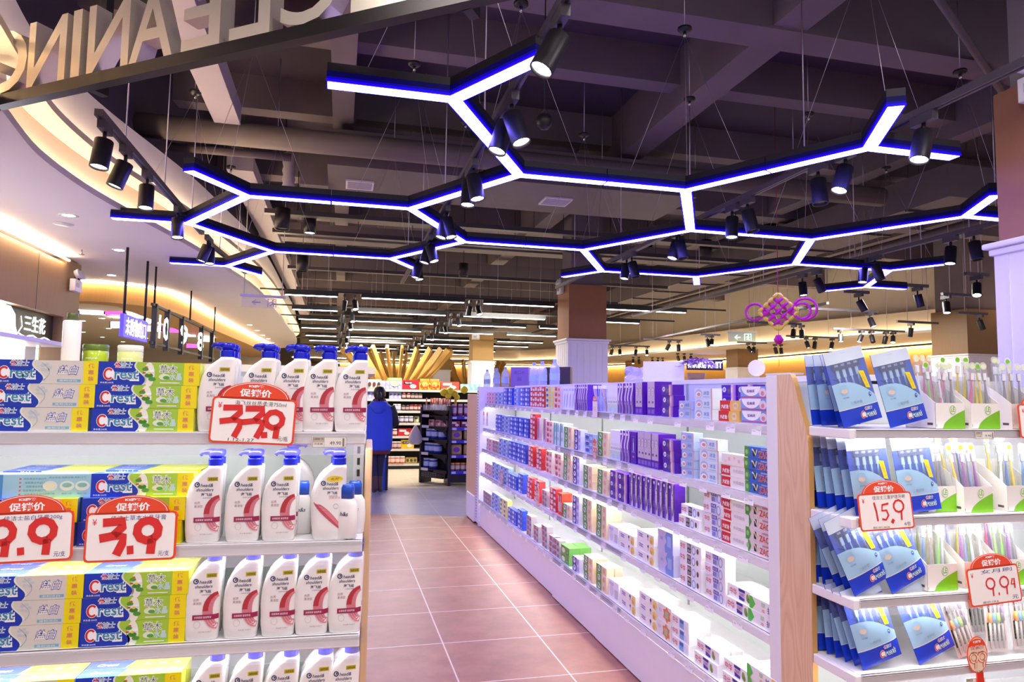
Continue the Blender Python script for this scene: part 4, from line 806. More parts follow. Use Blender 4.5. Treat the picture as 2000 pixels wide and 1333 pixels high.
def a_lil(b, L, H): b.add([(L*.5, 0, E_), (L, 0, E_), (L, H, E_), (L*.62, H, E_), (L*.5, H*.75, E_), (L*.6, H*.5, E_), (L*.46, H*.3, E_)], [(0, 1, 2, 3, 4, 5, 6)], K('#7f9ee2')); b.rect(L*.64, H*.3, L*.9, H*.8, K('#a8c4f0'), E_*2); b.text('薄荷', L*.25, H*.6, L*.2, H*.16, K('#9a9ac8'), E_)
def a_ora(b, L, H): b.poly([(L*.68+L*(.3 if i % 2 else .2)*cos(i*pi/6), H*.5+H*(.5 if i % 2 else .34)*sin(i*pi/6)) for i in range(12)], K('#f0884a'), E_); b.rect(L*.56, H*.3, L*.8, H*.7, K('#a9cba0'), E_*2); b.text('清凉', L*.2, H*.6, L*.2, H*.2, K('#b0a8c8'), E_)
def a_grn(b, L, H): b.rect(0, 0, L*.52, H, K('#57a444'), E_); b.ell(L*.28, H*.5, L*.13, H*.36, CW, E_*2, seg=14); b.ell(L*.25, H*.58, L*.05, H*.16, K('#2c3a30'), E_*3, seg=8); b.ell(L*.32, H*.42, L*.04, H*.12, K('#2c3a30'), E_*3, seg=8); b.ell(L*.76, H*.5, L*.1, H*.3, K('#e8b080'), E_, seg=10)
def a_dpur(b, L, H): b.rect(0, 0, L*.6, H, K('#41289c'), E_); b.ell(L*.3, H*.5, L*.17, H*.38, CW, E_*2, seg=14); b.ell(L*.27, H*.56, L*.07, H*.18, K('#3a3060'), E_*3, seg=8); b.rect(L*.68, H*.2, L*.9, H*.8, K('#a8a8dc'), E_)
def gen(acc, acc2):
    def f(b, L, H): b.ell(L*.3, H*.45, L*.2, H*.3, K(acc), E_, seg=12); b.rect(L*.06, H*.72, L*.5, H*.88, K(acc2), E_); b.rect(L*.62, H*.15, L*.92, H*.6, K(acc2), E_); b.text('牙膏', L*.77, H*.4, L*.2, H*.3, K(acc), E_*2)
    return f
def a_teal(b, L, H): b.rect(0, 0, L*.3, H, K('#3f9a9a'), E_); b.rect(L*.4, H*.6, L*.85, H*.9, K('#8fd0c8'), E_); b.text('护龈', L*.6, H*.3, L*.4, H*.15, K('#3f7a7a'), E_)
def a_tallw(b, L, H): A = [(L*(.3+.3*i/8), H*(.1+.6*(i/8)**1.5)) for i in range(9)]; b.strip([(x, y-H*.1) for x, y in A], [(x+L*.25, y+H*.05) for x, y in A], K('#6fa4d8'), E_); b.rect(L*.15, H*.8, L*.85, H*.9, K('#c4dcf0'), E_)
#        name: (L, H, D, body, art, description)
GK = {'xia': (.19, .050, .045, '#86a6e4', a_xia, 'pale blue arched'), 'red6': (.165, .045, .045, '#f0c46a', a_red6, 'red and yellow'), 'clear': (.165, .048, .05, '#e4eefa', a_clear, 'icy white'),
      'clearb': (.125, .042, .05, '#b4c4ec', a_clear, 'icy blue'), 'purph': (.135, .055, .06, '#5010a6', a_purph, 'purple and flesh'), 'purpf': (.058, .185, .06, '#5a22ae', a_purpf, 'upright purple portrait'),
      'flame': (.045, .18, .10, '#6a30b4', a_flame, 'upright purple flame'), 'silv': (.095, .185, .10, '#5a1aae', a_silv, 'upright silver portrait'), 'brush': (.075, .18, .10, '#5010a6', a_brush, 'upright plain purple'),
      'wg': (.085, .175, .08, '#f6faf6', a_wg, 'upright white and green'), 'zact': (.20, .046, .045, '#3a6ac6', a_zact, 'blue and green'), 'zactw': (.20, .048, .045, '#e6d8dc', a_zactw, 'pale pink and green'),
      'liub': (.20, .047, .05, '#f8f4ee', a_liub, 'white red flagged'), 'flower': (.20, .047, .05, '#f8efe6', a_flower, 'cream flowered'), 'zhk': (.20, .05, .05, '#fbf8fa', a_zhk, 'white and black'),
      'zhp': (.165, .05, .05, '#f8f4fa', a_zhp2, 'white and violet'), 'zhm': (.19, .052, .055, '#fbfafa', a_zhm, 'white mint'), 'zhb': (.165, .05, .055, '#fafafa', a_zhb, 'white sky blue'),
      'hu': (.19, .05, .05, '#f6f4f2', a_hu, 'white green chevron'), 'yel': (.21, .052, .06, '#fdfcf6', a_yel, 'white and yellow'), 'lil': (.165, .105, .06, '#cdc8e8', a_lil, 'lilac jagged'),
      'ora': (.15, .08, .06, '#f4efea', a_ora, 'white orange star'), 'grn': (.165, .05, .05, '#f3dcb8', a_grn, 'green circle'), 'dpur': (.135, .047, .05, '#dcdcf4', a_dpur, 'dark violet circle'),
      'red': (.16, .043, .05, '#d03038', gen('#f8e4e0', '#f0f0f4'), 'red'), 'redw': (.16, .043, .05, '#f4dcd8', gen('#d84048', '#e89a6a'), 'pale red'), 'reds': (.05, .16, .08, '#d8422e', gen('#f8d8c8', '#e8e8f0'), 'upright red'),
      'blu': (.16, .042, .05, '#2c48c0', gen('#eef2fc', '#6a8ae0'), 'royal blue'), 'blug': (.16, .042, .05, '#8ea6d8', gen('#3a54b0', '#e6ecf8'), 'grey blue'), 'pnk': (.12, .042, .05, '#e4b4bc', gen('#b04a5c', '#f6e8ea'), 'pink'),
      'teal': (.07, .17, .08, '#e4f2ee', a_teal, 'upright teal'), 'tallw': (.07, .17, .08, '#f6f8fc', a_tallw, 'upright white blue swoosh'), 'yblu': (.15, .042, .05, '#f0ea7a', gen('#2c48c0', '#f8f8e8'), 'yellow and blue'),
      'gry': (.14, .042, .05, '#c0b4b8', gen('#c04a54', '#5a6a9a'), 'grey and red'), 'wht': (.15, .11, .07, '#fbfbfa', gen('#e4e4ea', '#d4d4de'), 'plain white'), 'lime': (.07, .15, .08, '#a4dc3c', gen('#f4fae4', '#c4ec7a'), 'upright lime green'),
      'grnb': (.18, .06, .08, '#6fb450', gen('#e8f4dc', '#3f8a34'), 'leaf green')}
def gkind(key):
    L, H, D, body, art, desc = GK[key]
    def mk():
        b = MB(); b.box((-L/2, 0, 0), (L/2, D, H), K(body)); b.M = FRONT((-L/2, 0, 0)); art(b, L, H); b.M = I4
        return b.build('toothpaste_box' if H < .1 else ('whitening_carton' if key in ('purpf', 'flame', 'silv', 'brush') else 'upright_carton'))
    return Kind(mk)
GKIND = {k: gkind(k) for k in GK}
LAY = ['bottom', 'second', 'third', 'fourth', 'fifth']
def gx(px, si): return 2.36-atx(px, 900, GO.x+GY[si]).y       # local x (negative = farther)
CNT = {}; FARY = 4.85; MASS = MB(); MCACHE = {}
def gmass(key, loc, rz):                     # the small far boxes, gathered in one mass
    L, H, D, body, art, desc = GK[key]; MASS.M = Matrix.Translation(loc) @ Matrix.Rotation(rz, 4, 'Z'); MASS.box((-L/2, 0, 0), (L/2, D, H), K(body)); MASS.M = MASS.M @ FRONT((-L/2, 0, 0)); art(MASS, L, H); MASS.M = I4
def fill(si, pl, pr, key, n, rows=1, step=0.0, back=0):
    L, H, D, body, art, desc = GK[key]; y0 = GY[si]+0.018; x0, x1 = gx(pl, si), gx(pr, si); m = max(1, int((x1-x0)/L+0.35)); pitch = (x1-x0)/m
    for c in range(m):
        xc = x1-pitch*(c+0.5); CNT[si] = CNT.get(si, 0)+1; st = CNT[si]; nn = n if isinstance(n, int) else n[c % len(n)]
        for r in range(rows):
            for k in range(nn):
                yy = y0+r*(D+0.003)+step*k
                if yy+D > 0.41: continue
                if r and k < nn-1 and nn > 1: pass
                lab = '%s box, %s%s layer, %s stack from near end, %s gondola shelf' % (desc, 'back ' if r == 1 else ('third-row ' if r == 2 else ''), LAY[k], ORD[st-1], GSH[si])
                mx_ = GM @ Vector((xc+random.uniform(-.003, .003), yy+random.uniform(0, .004), GZ[si]+k*(H+.0006)+.0005)); rz_ = GR+random.uniform(-.012, .012)
                if mx_.y > FARY and H < .1: gmass(key, mx_, rz_)
                else: put(GKIND[key], mx_, rz_, lab, 'product box', 'boxes on the lit gondola')
F = fill
# near end first (stack numbers count from the near end)
S0 = [(1440, 1492, 'xia', 3), (1392, 1440, 'red6', 2, 1, .012), (1347, 1390, 'clear', 3), (1318, 1346, 'clearb', 2), (1280, 1316, 'purph', 3), (1254, 1278, 'silv', 1), (1232, 1253, 'silv', 1), (1200, 1231, 'flame', 1), (1180, 1199, 'wg', 1),
      (1117, 1142, 'flame', 1), (1093, 1116, 'tallw', 1), (1074, 1092, 'redw', 4), (1058, 1073, 'yblu', 4), (1030, 1057, 'red', 4), (1010, 1029, 'blu', 4), (996, 1009, 'blug', 4), (978, 995, 'blu', 4), (962, 977, 'blug', 3), (946, 961, 'pnk', 3)]
S1 = [(1456, 1493, 'zact', 4), (1401, 1452, 'liub', 2), (1356, 1399, 'clear', 4), (1319, 1353, 'clearb', 5), (1281, 1317, 'purph', 3), (1240, 1279, 'silv', 1), (1224, 1239, 'brush', 1), (1206, 1223, 'flame', 1), (1187, 1205, 'wg', 1), (1158, 1184, 'grn', 3),
      (1134, 1156, 'blug', 3), (1113, 1132, 'dpur', 3), (1096, 1112, 'grn', 3), (1088, 1095, 'teal', 1), (1076, 1087, 'teal', 1), (1060, 1075, 'redw', 4), (1030, 1040, 'red', 5), (1008, 1028, 'blu', 4), (992, 1007, 'blu', 4), (976, 990, 'blug', 4), (964, 975, 'blu', 4)]
S2 = [(1456, 1493, 'zactw', 4), (1402, 1450, 'liub', 4, 2), (1370, 1400, 'zhp', 4), (1312, 1366, 'zhk', 2, 1, .01), (1222, 1310, 'purpf', 1), (1186, 1219, 'purph', 3), (1158, 1184, 'grn', 3, 2), (1130, 1156, 'grn', 3, 2), (1113, 1128, 'dpur', 4), (1094, 1111, 'grn', 4), (1078, 1092, 'redw', 4), (1058, 1076, 'redw', 4),
      (1040, 1056, 'red', 4), (1025, 1039, 'red', 4), (1006, 1022, 'blu', 4), (990, 1005, 'blu', 4), (970, 988, 'blug', 4), (958, 969, 'gry', 3), (946, 957, 'pnk', 3)]
S3 = [(1462, 1493, 'hu', 2, 2), (1408, 1458, 'zhm', 2, 2, .008), (1370, 1404, 'zhp', 4), (1314, 1367, 'zhk', 4, 2), (1274, 1311, 'lil', 2), (1236, 1271, 'yel', 3, 2), (1202, 1234, 'yel', 2, 2), (1184, 1200, 'wht', 1, 2), (1156, 1182, 'grn', 4, 2), (1130, 1154, 'grn', 4, 2), (1112, 1128, 'dpur', 4), (1094, 1110, 'grn', 2, 2),
      (1086, 1093, 'reds', 1), (1068, 1084, 'red', 4), (1052, 1066, 'gry', 3), (1038, 1051, 'red', 4), (1024, 1037, 'red', 4), (1006, 1020, 'blu', 4), (990, 1005, 'blu', 3), (974, 989, 'blug', 4), (958, 973, 'blug', 4), (944, 957, 'pnk', 3)]
S4 = [(1452, 1493, 'hu', 3, 2), (1398, 1448, 'zhm', 2, 2, .012), (1343, 1394, 'zhm', (2, 3), 2, .012), (1300, 1340, 'zhb', 3, 2), (1280, 1298, 'ora', 2), (1240, 1277, 'yel', 3, 2), (1204, 1237, 'yel', 2, 2), (1184, 1202, 'wht', 1, 2), (1158, 1181, 'grn', 3, 2), (1132, 1156, 'grn', 3, 2), (1112, 1130, 'dpur', 2, 2), (1090, 1110, 'grnb', 2, 2),
      (1070, 1088, 'gry', 3), (1052, 1068, 'gry', 4), (1038, 1050, 'gry', 3), (1024, 1036, 'gry', 4), (1006, 1020, 'blu', 4), (990, 1005, 'blu', 3), (974, 988, 'yblu', 4), (958, 972, 'blug', 4), (942, 956, 'gry', 3)]
for si, S in enumerate((S0, S1, S2, S3, S4)):
    for a in S: fill(si, *a)
MASS.M = I4; o = MASS.build('toothpaste_boxes'); o['kind'] = 'stuff'; tag(o, 'small stacked toothpaste boxes crowding the far end of all gondola shelves', 'toothpaste boxes')
def lone(si, px, key, yb, z, lab, rot=0.0): put(GKIND[key], GM @ Vector((gx(px, si), yb, z)), GR+rot, lab, 'product box', 'boxes on the lit gondola')
lone(1, 1434, 'lime', 0.16, GZ[1], 'lime green upright box set far back, near end of second gondola shelf', 0.3)
lone(1, 1392, 'purph', 0.30, GZ[1], 'purple box at the back under the top gondola shelf, near end', 0.1)
lone(1, 1427, 'flower', 0.058, GZ[1]+2*.0476+.0005, 'cream flowered box lying on two red flagged boxes, second gondola shelf')
lone(0, 1440, 'red6', 0.16, GZ[0]+.0005, 'red and yellow box standing back on the top gondola shelf near end')
lone(0, 1375, 'purph', 0.28, GZ[0]+.0005, 'purple box far back on the top gondola shelf behind icy white boxes'); lone(0, 1345, 'purph', 0.28, GZ[0]+.0005, 'second purple box far back on the top gondola shelf'); lone(0, 1375, 'purph', 0.28, GZ[0]+.056, 'purple box lying on another far back, top gondola shelf'); lone(0, 1345, 'purph', 0.28, GZ[0]+.056, 'second purple box lying on another far back, top gondola shelf')
lone(0, 1375, 'purph', 0.28, GZ[0]+.1115, 'topmost purple box far back on the top gondola shelf'); lone(0, 1345, 'purph', 0.28, GZ[0]+.1115, 'second topmost purple box far back on the top gondola shelf')
# clear jar of loose brushes on the top shelf, hanging pink brush packs, price cards
def brush_jar(px, si, lab, h=0.10):
    r = thing('brush_jar', lab, 'brush jar', GM @ Vector((gx(px, si), GY[si]+0.07, GZ[si])), GR)
    b = MB(); b.lathe([(0.05, 0.0), (0.055, h), (0.053, h)], CLR, seg=16, caps=False); b.lathe([(0, 0.001), (0.05, 0.001)], CLR, seg=16, caps=False); b.build('jar', r)
    for k in range(9):
        a = k*0.7; x, y = 0.03*cos(a), 0.03*sin(a); b = MB(); c = K(['#9a9ad0', '#c8c8dc', '#d8a070', '#8ab0d8', '#e0e0ea'][k % 5])
        b.tube([(x*0.8, y*0.8, 0.005), (x*1.6, y*1.6, 0.15)], 0.004, c, 6); b.box((x*1.6-0.004, y*1.6-0.004, 0.15), (x*1.6+0.004, y*1.6+0.006, 0.172), CW); b.build('toothbrush', r)
brush_jar(1154, 0, 'clear jar of loose toothbrushes on the top gondola shelf'); brush_jar(1171, 0, 'second clear jar of loose toothbrushes, nearer, on the top gondola shelf')
for k, px in enumerate((1044, 1050, 1056)):
    b = MB(); b.box((-0.035, 0, 0), (0.035, 0.02, 0.19), K('#d9b3c6')); b.M = FRONT((-0.035, -0.0007, 0)); b.rect(0.01, 0.1, 0.06, 0.18, K('#c890a8')); b.rect(0.02, 0.02, 0.03, 0.16, K('#8a4a6a'), E_); b.rect(0.042, 0.02, 0.052, 0.16, K('#b06a8c'), E_)
    o = b.build('brush_pack'); o.location = GM @ Vector((gx(px, 1), GY[1]+0.03+0.03*(k % 2), GZ[1])); o.rotation_euler = (0, 0, GR); tag(o, 'slim pink toothbrush pack, %s from near end, second gondola shelf' % ORD[2-k], 'brush pack', 'pink brush packs')
def gcard(px, si, kind, lab, h=0.125, w=0.085, dz=-0.035):
    b = MB(); b.M = FRONT((0, 0, 0)); e = 0.0006
    if kind == 'card':
        b.M = I4; b.box((-w/2, 0, 0), (w/2, 0.0015, h*0.75), K('#fbf3f0')); b.M = FRONT((0, 0, 0)); b.ell(0, h*0.74, w*0.42, h*0.25, K('#f08a72'), e, 0, pi, 14); b.text('促销价', 0, h*0.82, w*0.5, h*0.1, CW, e*2, .02)
        b.stroke([(-w/2, 0), (w/2, 0), (w/2, h*.75), (-w/2, h*.75)], 0.003, K('#f0a090'), e, True); b.text('9.9', 0, h*0.36, w*0.5, h*0.28, K('#f0b8a8'), e)
    else:
        b.M = I4; n = 20; P = [(w*0.42*cos(2*pi*k/n), h*0.5+h*0.5*sin(2*pi*k/n)) for k in range(n)]
        b.add([(x, 0, y) for x, y in P]+[(x, 0.0015, y) for x, y in P], [tuple(range(n))[::-1], tuple(range(n, 2*n))]+[(i, (i+1) % n, n+(i+1) % n, n+i) for i in range(n)], K('#f4dcd4')); b.M = FRONT((0, 0, 0))
        b.ring(0, h*.5, w*.42, h*.5, 0.004, K('#e0503c'), e); b.ell(0, h*.76, w*.33, h*.2, K('#e8705a'), e, 0, pi, 12); b.text('促销价', 0, h*.68, w*.5, h*.1, K('#d84030'), e*2, .02)
        for s in G9(-w*.3, h*.18, w*.5)+G9(w*.02, h*.18, w*.5): b.stroke(s, 0.006, K('#d84a38'), e*2)
        b.box((-0.006, -0.0, -0.03), (0.006, 0.012, 0.0), CLR)
    o = b.build('price_card'); o.location = GM @ Vector((gx(px, si), GY[si]-0.016, GZ[si]+dz)); o.rotation_euler = (0, 0, GR); tag(o, lab, 'price card', 'price cards on the gondola')
gcard(1166, 0, 'card', 'white price card with pale red arch on the top gondola shelf before the brushes', 0.14, 0.085); gcard(1166, 1, 'oval', 'pale oval price card on the second gondola shelf', 0.13, 0.10, -0.02); gcard(1054, 3, 'oval', 'oval red price card at the middle of the fourth gondola shelf', 0.16, 0.12, -0.01)
gcard(982, 3, 'oval', 'oval red price card toward the far end of the fourth gondola shelf', 0.15, 0.12, -0.01); gcard(946, 1, 'card', 'white price card with pink arch at the far end, second gondola shelf', 0.15, 0.10, 0.04); gcard(953, 1, 'card', 'second white price card with pink arch, far end of second gondola shelf', 0.15, 0.10, 0.04)
def rail_tag():
    b = MB(); b.box((-0.034, 0, -0.008), (0.034, 0.0012, 0.036), K('#fbfafa')); b.M = FRONT((0, 0, 0)); b.rect(-0.03, 0.02, -0.004, 0.034, K('#d6d0d8'), E_); b.text('9.90', 0.012, 0.012, 0.026, 0.008, K('#a098a4'), E_); b.rect(-0.03, 0.0328, 0.03, 0.034, K('#8a8090'), E_*2); b.rect(-0.026, 0.006, -0.006, 0.009, K('#b8b0bc'), E_)
    return b.build('price_tag')
RT = Kind(rail_tag)
for si in range(5):
    x = -0.12-0.03*si; k = 0
    while x > -GL+0.1:
        o = put(RT, GM @ Vector((x, GY[si]-0.0048, GZ[si]-0.037)), GR, 'small white price tag, %s from near end, rail of the %s gondola shelf' % (ORD[k], GSH[si]), 'price tag', 'price tags on the gondola rails'); o.rotation_euler = (radians(-8), 0, GR)
        x -= random.choice((0.19, 0.22, 0.26, 0.17, 0.31)); k += 1
# ---- things standing on top of the gondola
def water_bottle(px, lab, y=None):
    p = atx(px, 755, 2.04) if y is None else Vector((2.04, y, 0)); r = thing('mouthwash_bottle', lab, 'bottle', (2.12, p.y*1.02, 1.60), 0, 'pale blue bottles on the gondola top')
    b = MB(); b.lathe([(0, 0), (0.048, 0), (0.052, 0.01), (0.052, 0.15), (0.046, 0.185), (0.022, 0.225), (0.018, 0.235)], CLEAR('pale_blue_pet', (0.75, 0.86, 1.0), 0.5, 0.15), seg=18, caps=False); b.build('bottle_body', r)
    b = MB(); b.lathe([(0.019, 0.232), (0.019, 0.262), (0, 0.264)], K('#a8c8f8'), seg=14, caps=False); b.build('cap', r)
    b = MB(); b.lathe([(0.0525, 0.05), (0.0525, 0.12)], K('#b8d0f8'), seg=18, caps=False); b.build('label_band', r)
for k, px in enumerate((946, 964, 981, 1036, 1052, 1076)): water_bottle(px, 'pale blue plastic bottle on the gondola top, %s from the far end' % ORD[k])
p = atx(1008, 755, 2.1); b = MB(); b.box((-0.11, 0, 0), (0.11, 0.12, 0.24), K('#8a6cbc')); b.M = FRONT((0, -0.0007, 0)); b.text('漱口水', 0, 0.17, 0.14, 0.045, K('#5a3a94')); b.text('清新', 0, 0.09, 0.06, 0.05, K('#5a3a94'))
o = b.build('display_carton'); o.location = (2.14, p.y, 1.60); o.rotation_euler = (0, 0, -0.5); tag(o, 'violet carton with dark lettering between the pale blue bottles', 'carton')
b = MB(); b.box((-0.16, 0, 0), (0.16, 0.14, 0.24), K('#3a2a36')); o = b.build('display_carton'); p = atx(1085, 755, 2.3); o.location = (2.55, p.y*1.1, 1.60); o.rotation_euler = (0, 0, -0.5); tag(o, 'dark brown carton behind the rightmost pale blue bottles', 'carton')
b = MB(); b.box((-0.13, 0, 0), (0.13, 0.004, 0.13), K('#f4f0f4')); p = atx(1299, 740, 2.04); o = b.build('blank_sign'); o.location = (2.03, p.y, 1.597); o.rotation_euler = (0, 0, -0.45); tag(o, 'plain white sign board standing on top of the gondola', 'sign')
p = atx(1478, 735, 2.04); b = MB(); n = 18; P = [(0.042*cos(2*pi*k/n), 0.04+0.042*sin(2*pi*k/n)) for k in range(n)]
b.add([(x, 0, y) for x, y in P]+[(x, 0.003, y) for x, y in P], [tuple(range(n))[::-1], tuple(range(n, 2*n))]+[(i, (i+1) % n, n+(i+1) % n, n+i) for i in range(n)], K('#ece4f2')); o = b.build('round_sign'); o.location = (2.04, p.y, 1.61); o.rotation_euler = (0, 0, -0.5); tag(o, 'small round white sign on the gondola top by the near end', 'sign')
# crumpled clear bag of brushes and purple flowers behind
p = atx(1222, 745, 2.04); b = MB(); rings = []
for i in range(6):
    rings.append([((0.16-0.02*i)*cos(2*pi*j/16)*(1+0.25*random.uniform(-1, 1)), 0.08*sin(2*pi*j/16)*(1+0.3*random.uniform(-1, 1)), 0.022*i+0.01*random.uniform(-1, 1)*(i > 0)) for j in range(16)])
b.loft(rings, CLEAR('crumpled_film', (0.9, 0.88, 0.98), 0.45, 0.15), smooth=False); o = b.build('plastic_bag'); o.location = (2.13, p.y, 1.601); o.rotation_euler = (0, 0, GR); tag(o, 'crumpled clear plastic bag lying on the gondola top', 'bag')
p = atx(1362, 738, 2.3); fl = thing('flower_bunch', 'bunch of mauve artificial flowers on the gondola top', 'flowers', (2.2, p.y*.96, 1.60))
b = MB(); b.lathe([(0, 0), (0.05, 0), (0.06, 0.05), (0.055, 0.05)], K('#8a6a50'), seg=14); b.build('pot', fl)
b = MB()
for k in range(70):
    a, q = random.uniform(0, 2*pi), random.uniform(0, 1); x, y, z = 0.13*q*cos(a), 0.13*q*sin(a), 0.06+0.075*sqrt(max(0, 1-q*q))*random.uniform(.5, 1)+0.01; c = K(random.choice(['#a878b4', '#c49ac8', '#8a5a9c', '#dcb8dc']))
    for j in range(4):
        t = a+j*pi/2; d = 0.02; b.add([(x, y, z), (x+d*cos(t-.5), y+d*sin(t-.5), z+.006), (x+d*1.3*cos(t), y+d*1.3*sin(t), z+.012), (x+d*cos(t+.5), y+d*sin(t+.5), z+.006)], [(0, 1, 2, 3)], c)
b.build('blossoms', fl)
# ================================================================== END DISPLAY (right foreground)
EX, EY = 1.6, 1.911; EZ = [1.403, 1.118, 0.865, 0.632, 0.40, 0.18]
en = thing('end_display', 'white lit end display with toothbrushes and a shaped wooden side panel', 'shelf', (EX, EY, 0))
for z in EZ:
    s = rail_shelf(en, 0.022, 1.3, 0.372, z)
    b = MB(); b.box((0.0, 0.0, z-0.032), (0.022, 0.20, z), WHITE, 0.003); b.build('shelf_end', s)
b = MB(); pr = [(0.378, 0), (0.378, 1.588), (0.296, 1.588), (0.287, 1.575), (0.272, 1.545), (0.252, 1.485), (0.232, 1.435), (0.214, 1.395), (0.206, 1.35), (0.203, 1.30), (0.202, 0)]
n = len(pr); YW = M('ash_edge', '#d9a860', 0.4, noise=0.1, scale=10)
def wood_side(b, x0, x1):
    b.add([(x0, y, z) for y, z in pr]+[(x1, y, z) for y, z in pr], [tuple(range(n)), tuple(range(n, 2*n))[::-1]], WOODG)
    b.add([(x0, y, z) for y, z in pr]+[(x1, y, z) for y, z in pr], [(i, n+i, n+(i+1) % n, (i+1) % n) for i in range(n)], YW)
WOODG = bpy.data.materials.new('ash_grain'); WOODG.use_nodes = True
def grain(m):
    nt = m.node_tree; bs = nt.nodes['Principled BSDF']; tc = nt.nodes.new('ShaderNodeTexCoord'); mp = nt.nodes.new('ShaderNodeMapping'); nz = nt.nodes.new('ShaderNodeTexNoise')
    mp.inputs['Scale'].default_value = (1, 6, 0.9); wv = nt.nodes.new('ShaderNodeMath'); wv.operation = 'MULTIPLY'; wv.inputs[1].default_value = 16; fr = nt.nodes.new('ShaderNodeMath'); fr.operation = 'FRACT'
    cr = nt.nodes.new('ShaderNodeValToRGB'); nz.inputs['Scale'].default_value = 1.3; nz.inputs['Detail'].default_value = 1.5
    nt.links.new(tc.outputs['Object'], mp.inputs[0]); nt.links.new(mp.outputs[0], nz.inputs['Vector']); nt.links.new(nz.outputs[0], wv.inputs[0]); nt.links.new(wv.outputs[0], fr.inputs[0]); nt.links.new(fr.outputs[0], cr.inputs[0])
    cr.color_ramp.elements[0].color = (*srgb('#e6c4a2'), 1); cr.color_ramp.elements[1].color = (*srgb('#d6b08c'), 1); cr.color_ramp.elements[0].position = 0.55
    e = cr.color_ramp.elements.new(0.0); e.color = (*srgb('#dcb792'), 1); nt.links.new(cr.outputs[0], bs.inputs['Base Color']); bs.inputs['Roughness'].default_value = 0.45
grain(WOODG)
wood_side(b, 0.0, 0.02); b.build('side_panel', en)
b = MB(); b.box((0.0, 0.379, 0.0), (0.045, 0.449, 1.588), WMETAL, 0.004); b.build('corner_post', en)
b = MB(); b.box((0.045, 0.379, 0.0), (1.3, 0.395, 1.56), M('grey_back_panel')); b.box((0.0, 0.30, 1.588), (0.06, 0.449, 1.594), WHITE); b.build('back_panel', en)
b = MB(); b.box((0.03, 0.02, 0.0), (1.3, 0.37, 0.14), WHITE); b.build('base', en)
# ---- four-brush pouches
PW, PH = 0.158, 0.25
FILM = CLEAR('pouch_film', (0.7, 0.82, 1.0), 0.16, 0.12); PBLUE = M('pouch_blue', '#1c40cc', 0.22, noise=0.04); PPALE = M('pouch_pale', '#a4cdea', 0.22, noise=0.03); PDEEP = M('pouch_back_blue', '#2c50c0', 0.25, noise=0.04)
PHEAD = CLEAR('pouch_header', (0.78, 0.88, 1.0), 0.75, 0.2)
def bulge(x, z, a=0.013): return -a*(max(0, 1-abs(2*x/PW)**3))*max(0.0, sin(pi*min(1, max(0, z/(PH*0.92)))))**0.6
def brush4(i):
    b = MB(); x = -0.042+0.026*i; c = K('#1e1e4c'); hd = K('#c6dce4'); gl = K('#e6ecc0')
    b.box((x-0.006, -0.002, 0.158), (x+0.006, 0.003, 0.186), hd, 0.001); b.tube([(x, 0, 0.12), (x, 0, 0.16)], [0.004, 0.0028], K('#8fb4c8'), 8); b.tube([(x, 0, 0.085), (x, -0.001, 0.10), (x, 0, 0.125)], [0.0045, 0.0065, 0.005], c, 8); b.tube([(x+0.002, 0, 0.05), (x, 0, 0.088)], [0.004, 0.0045], gl, 8)
    return b
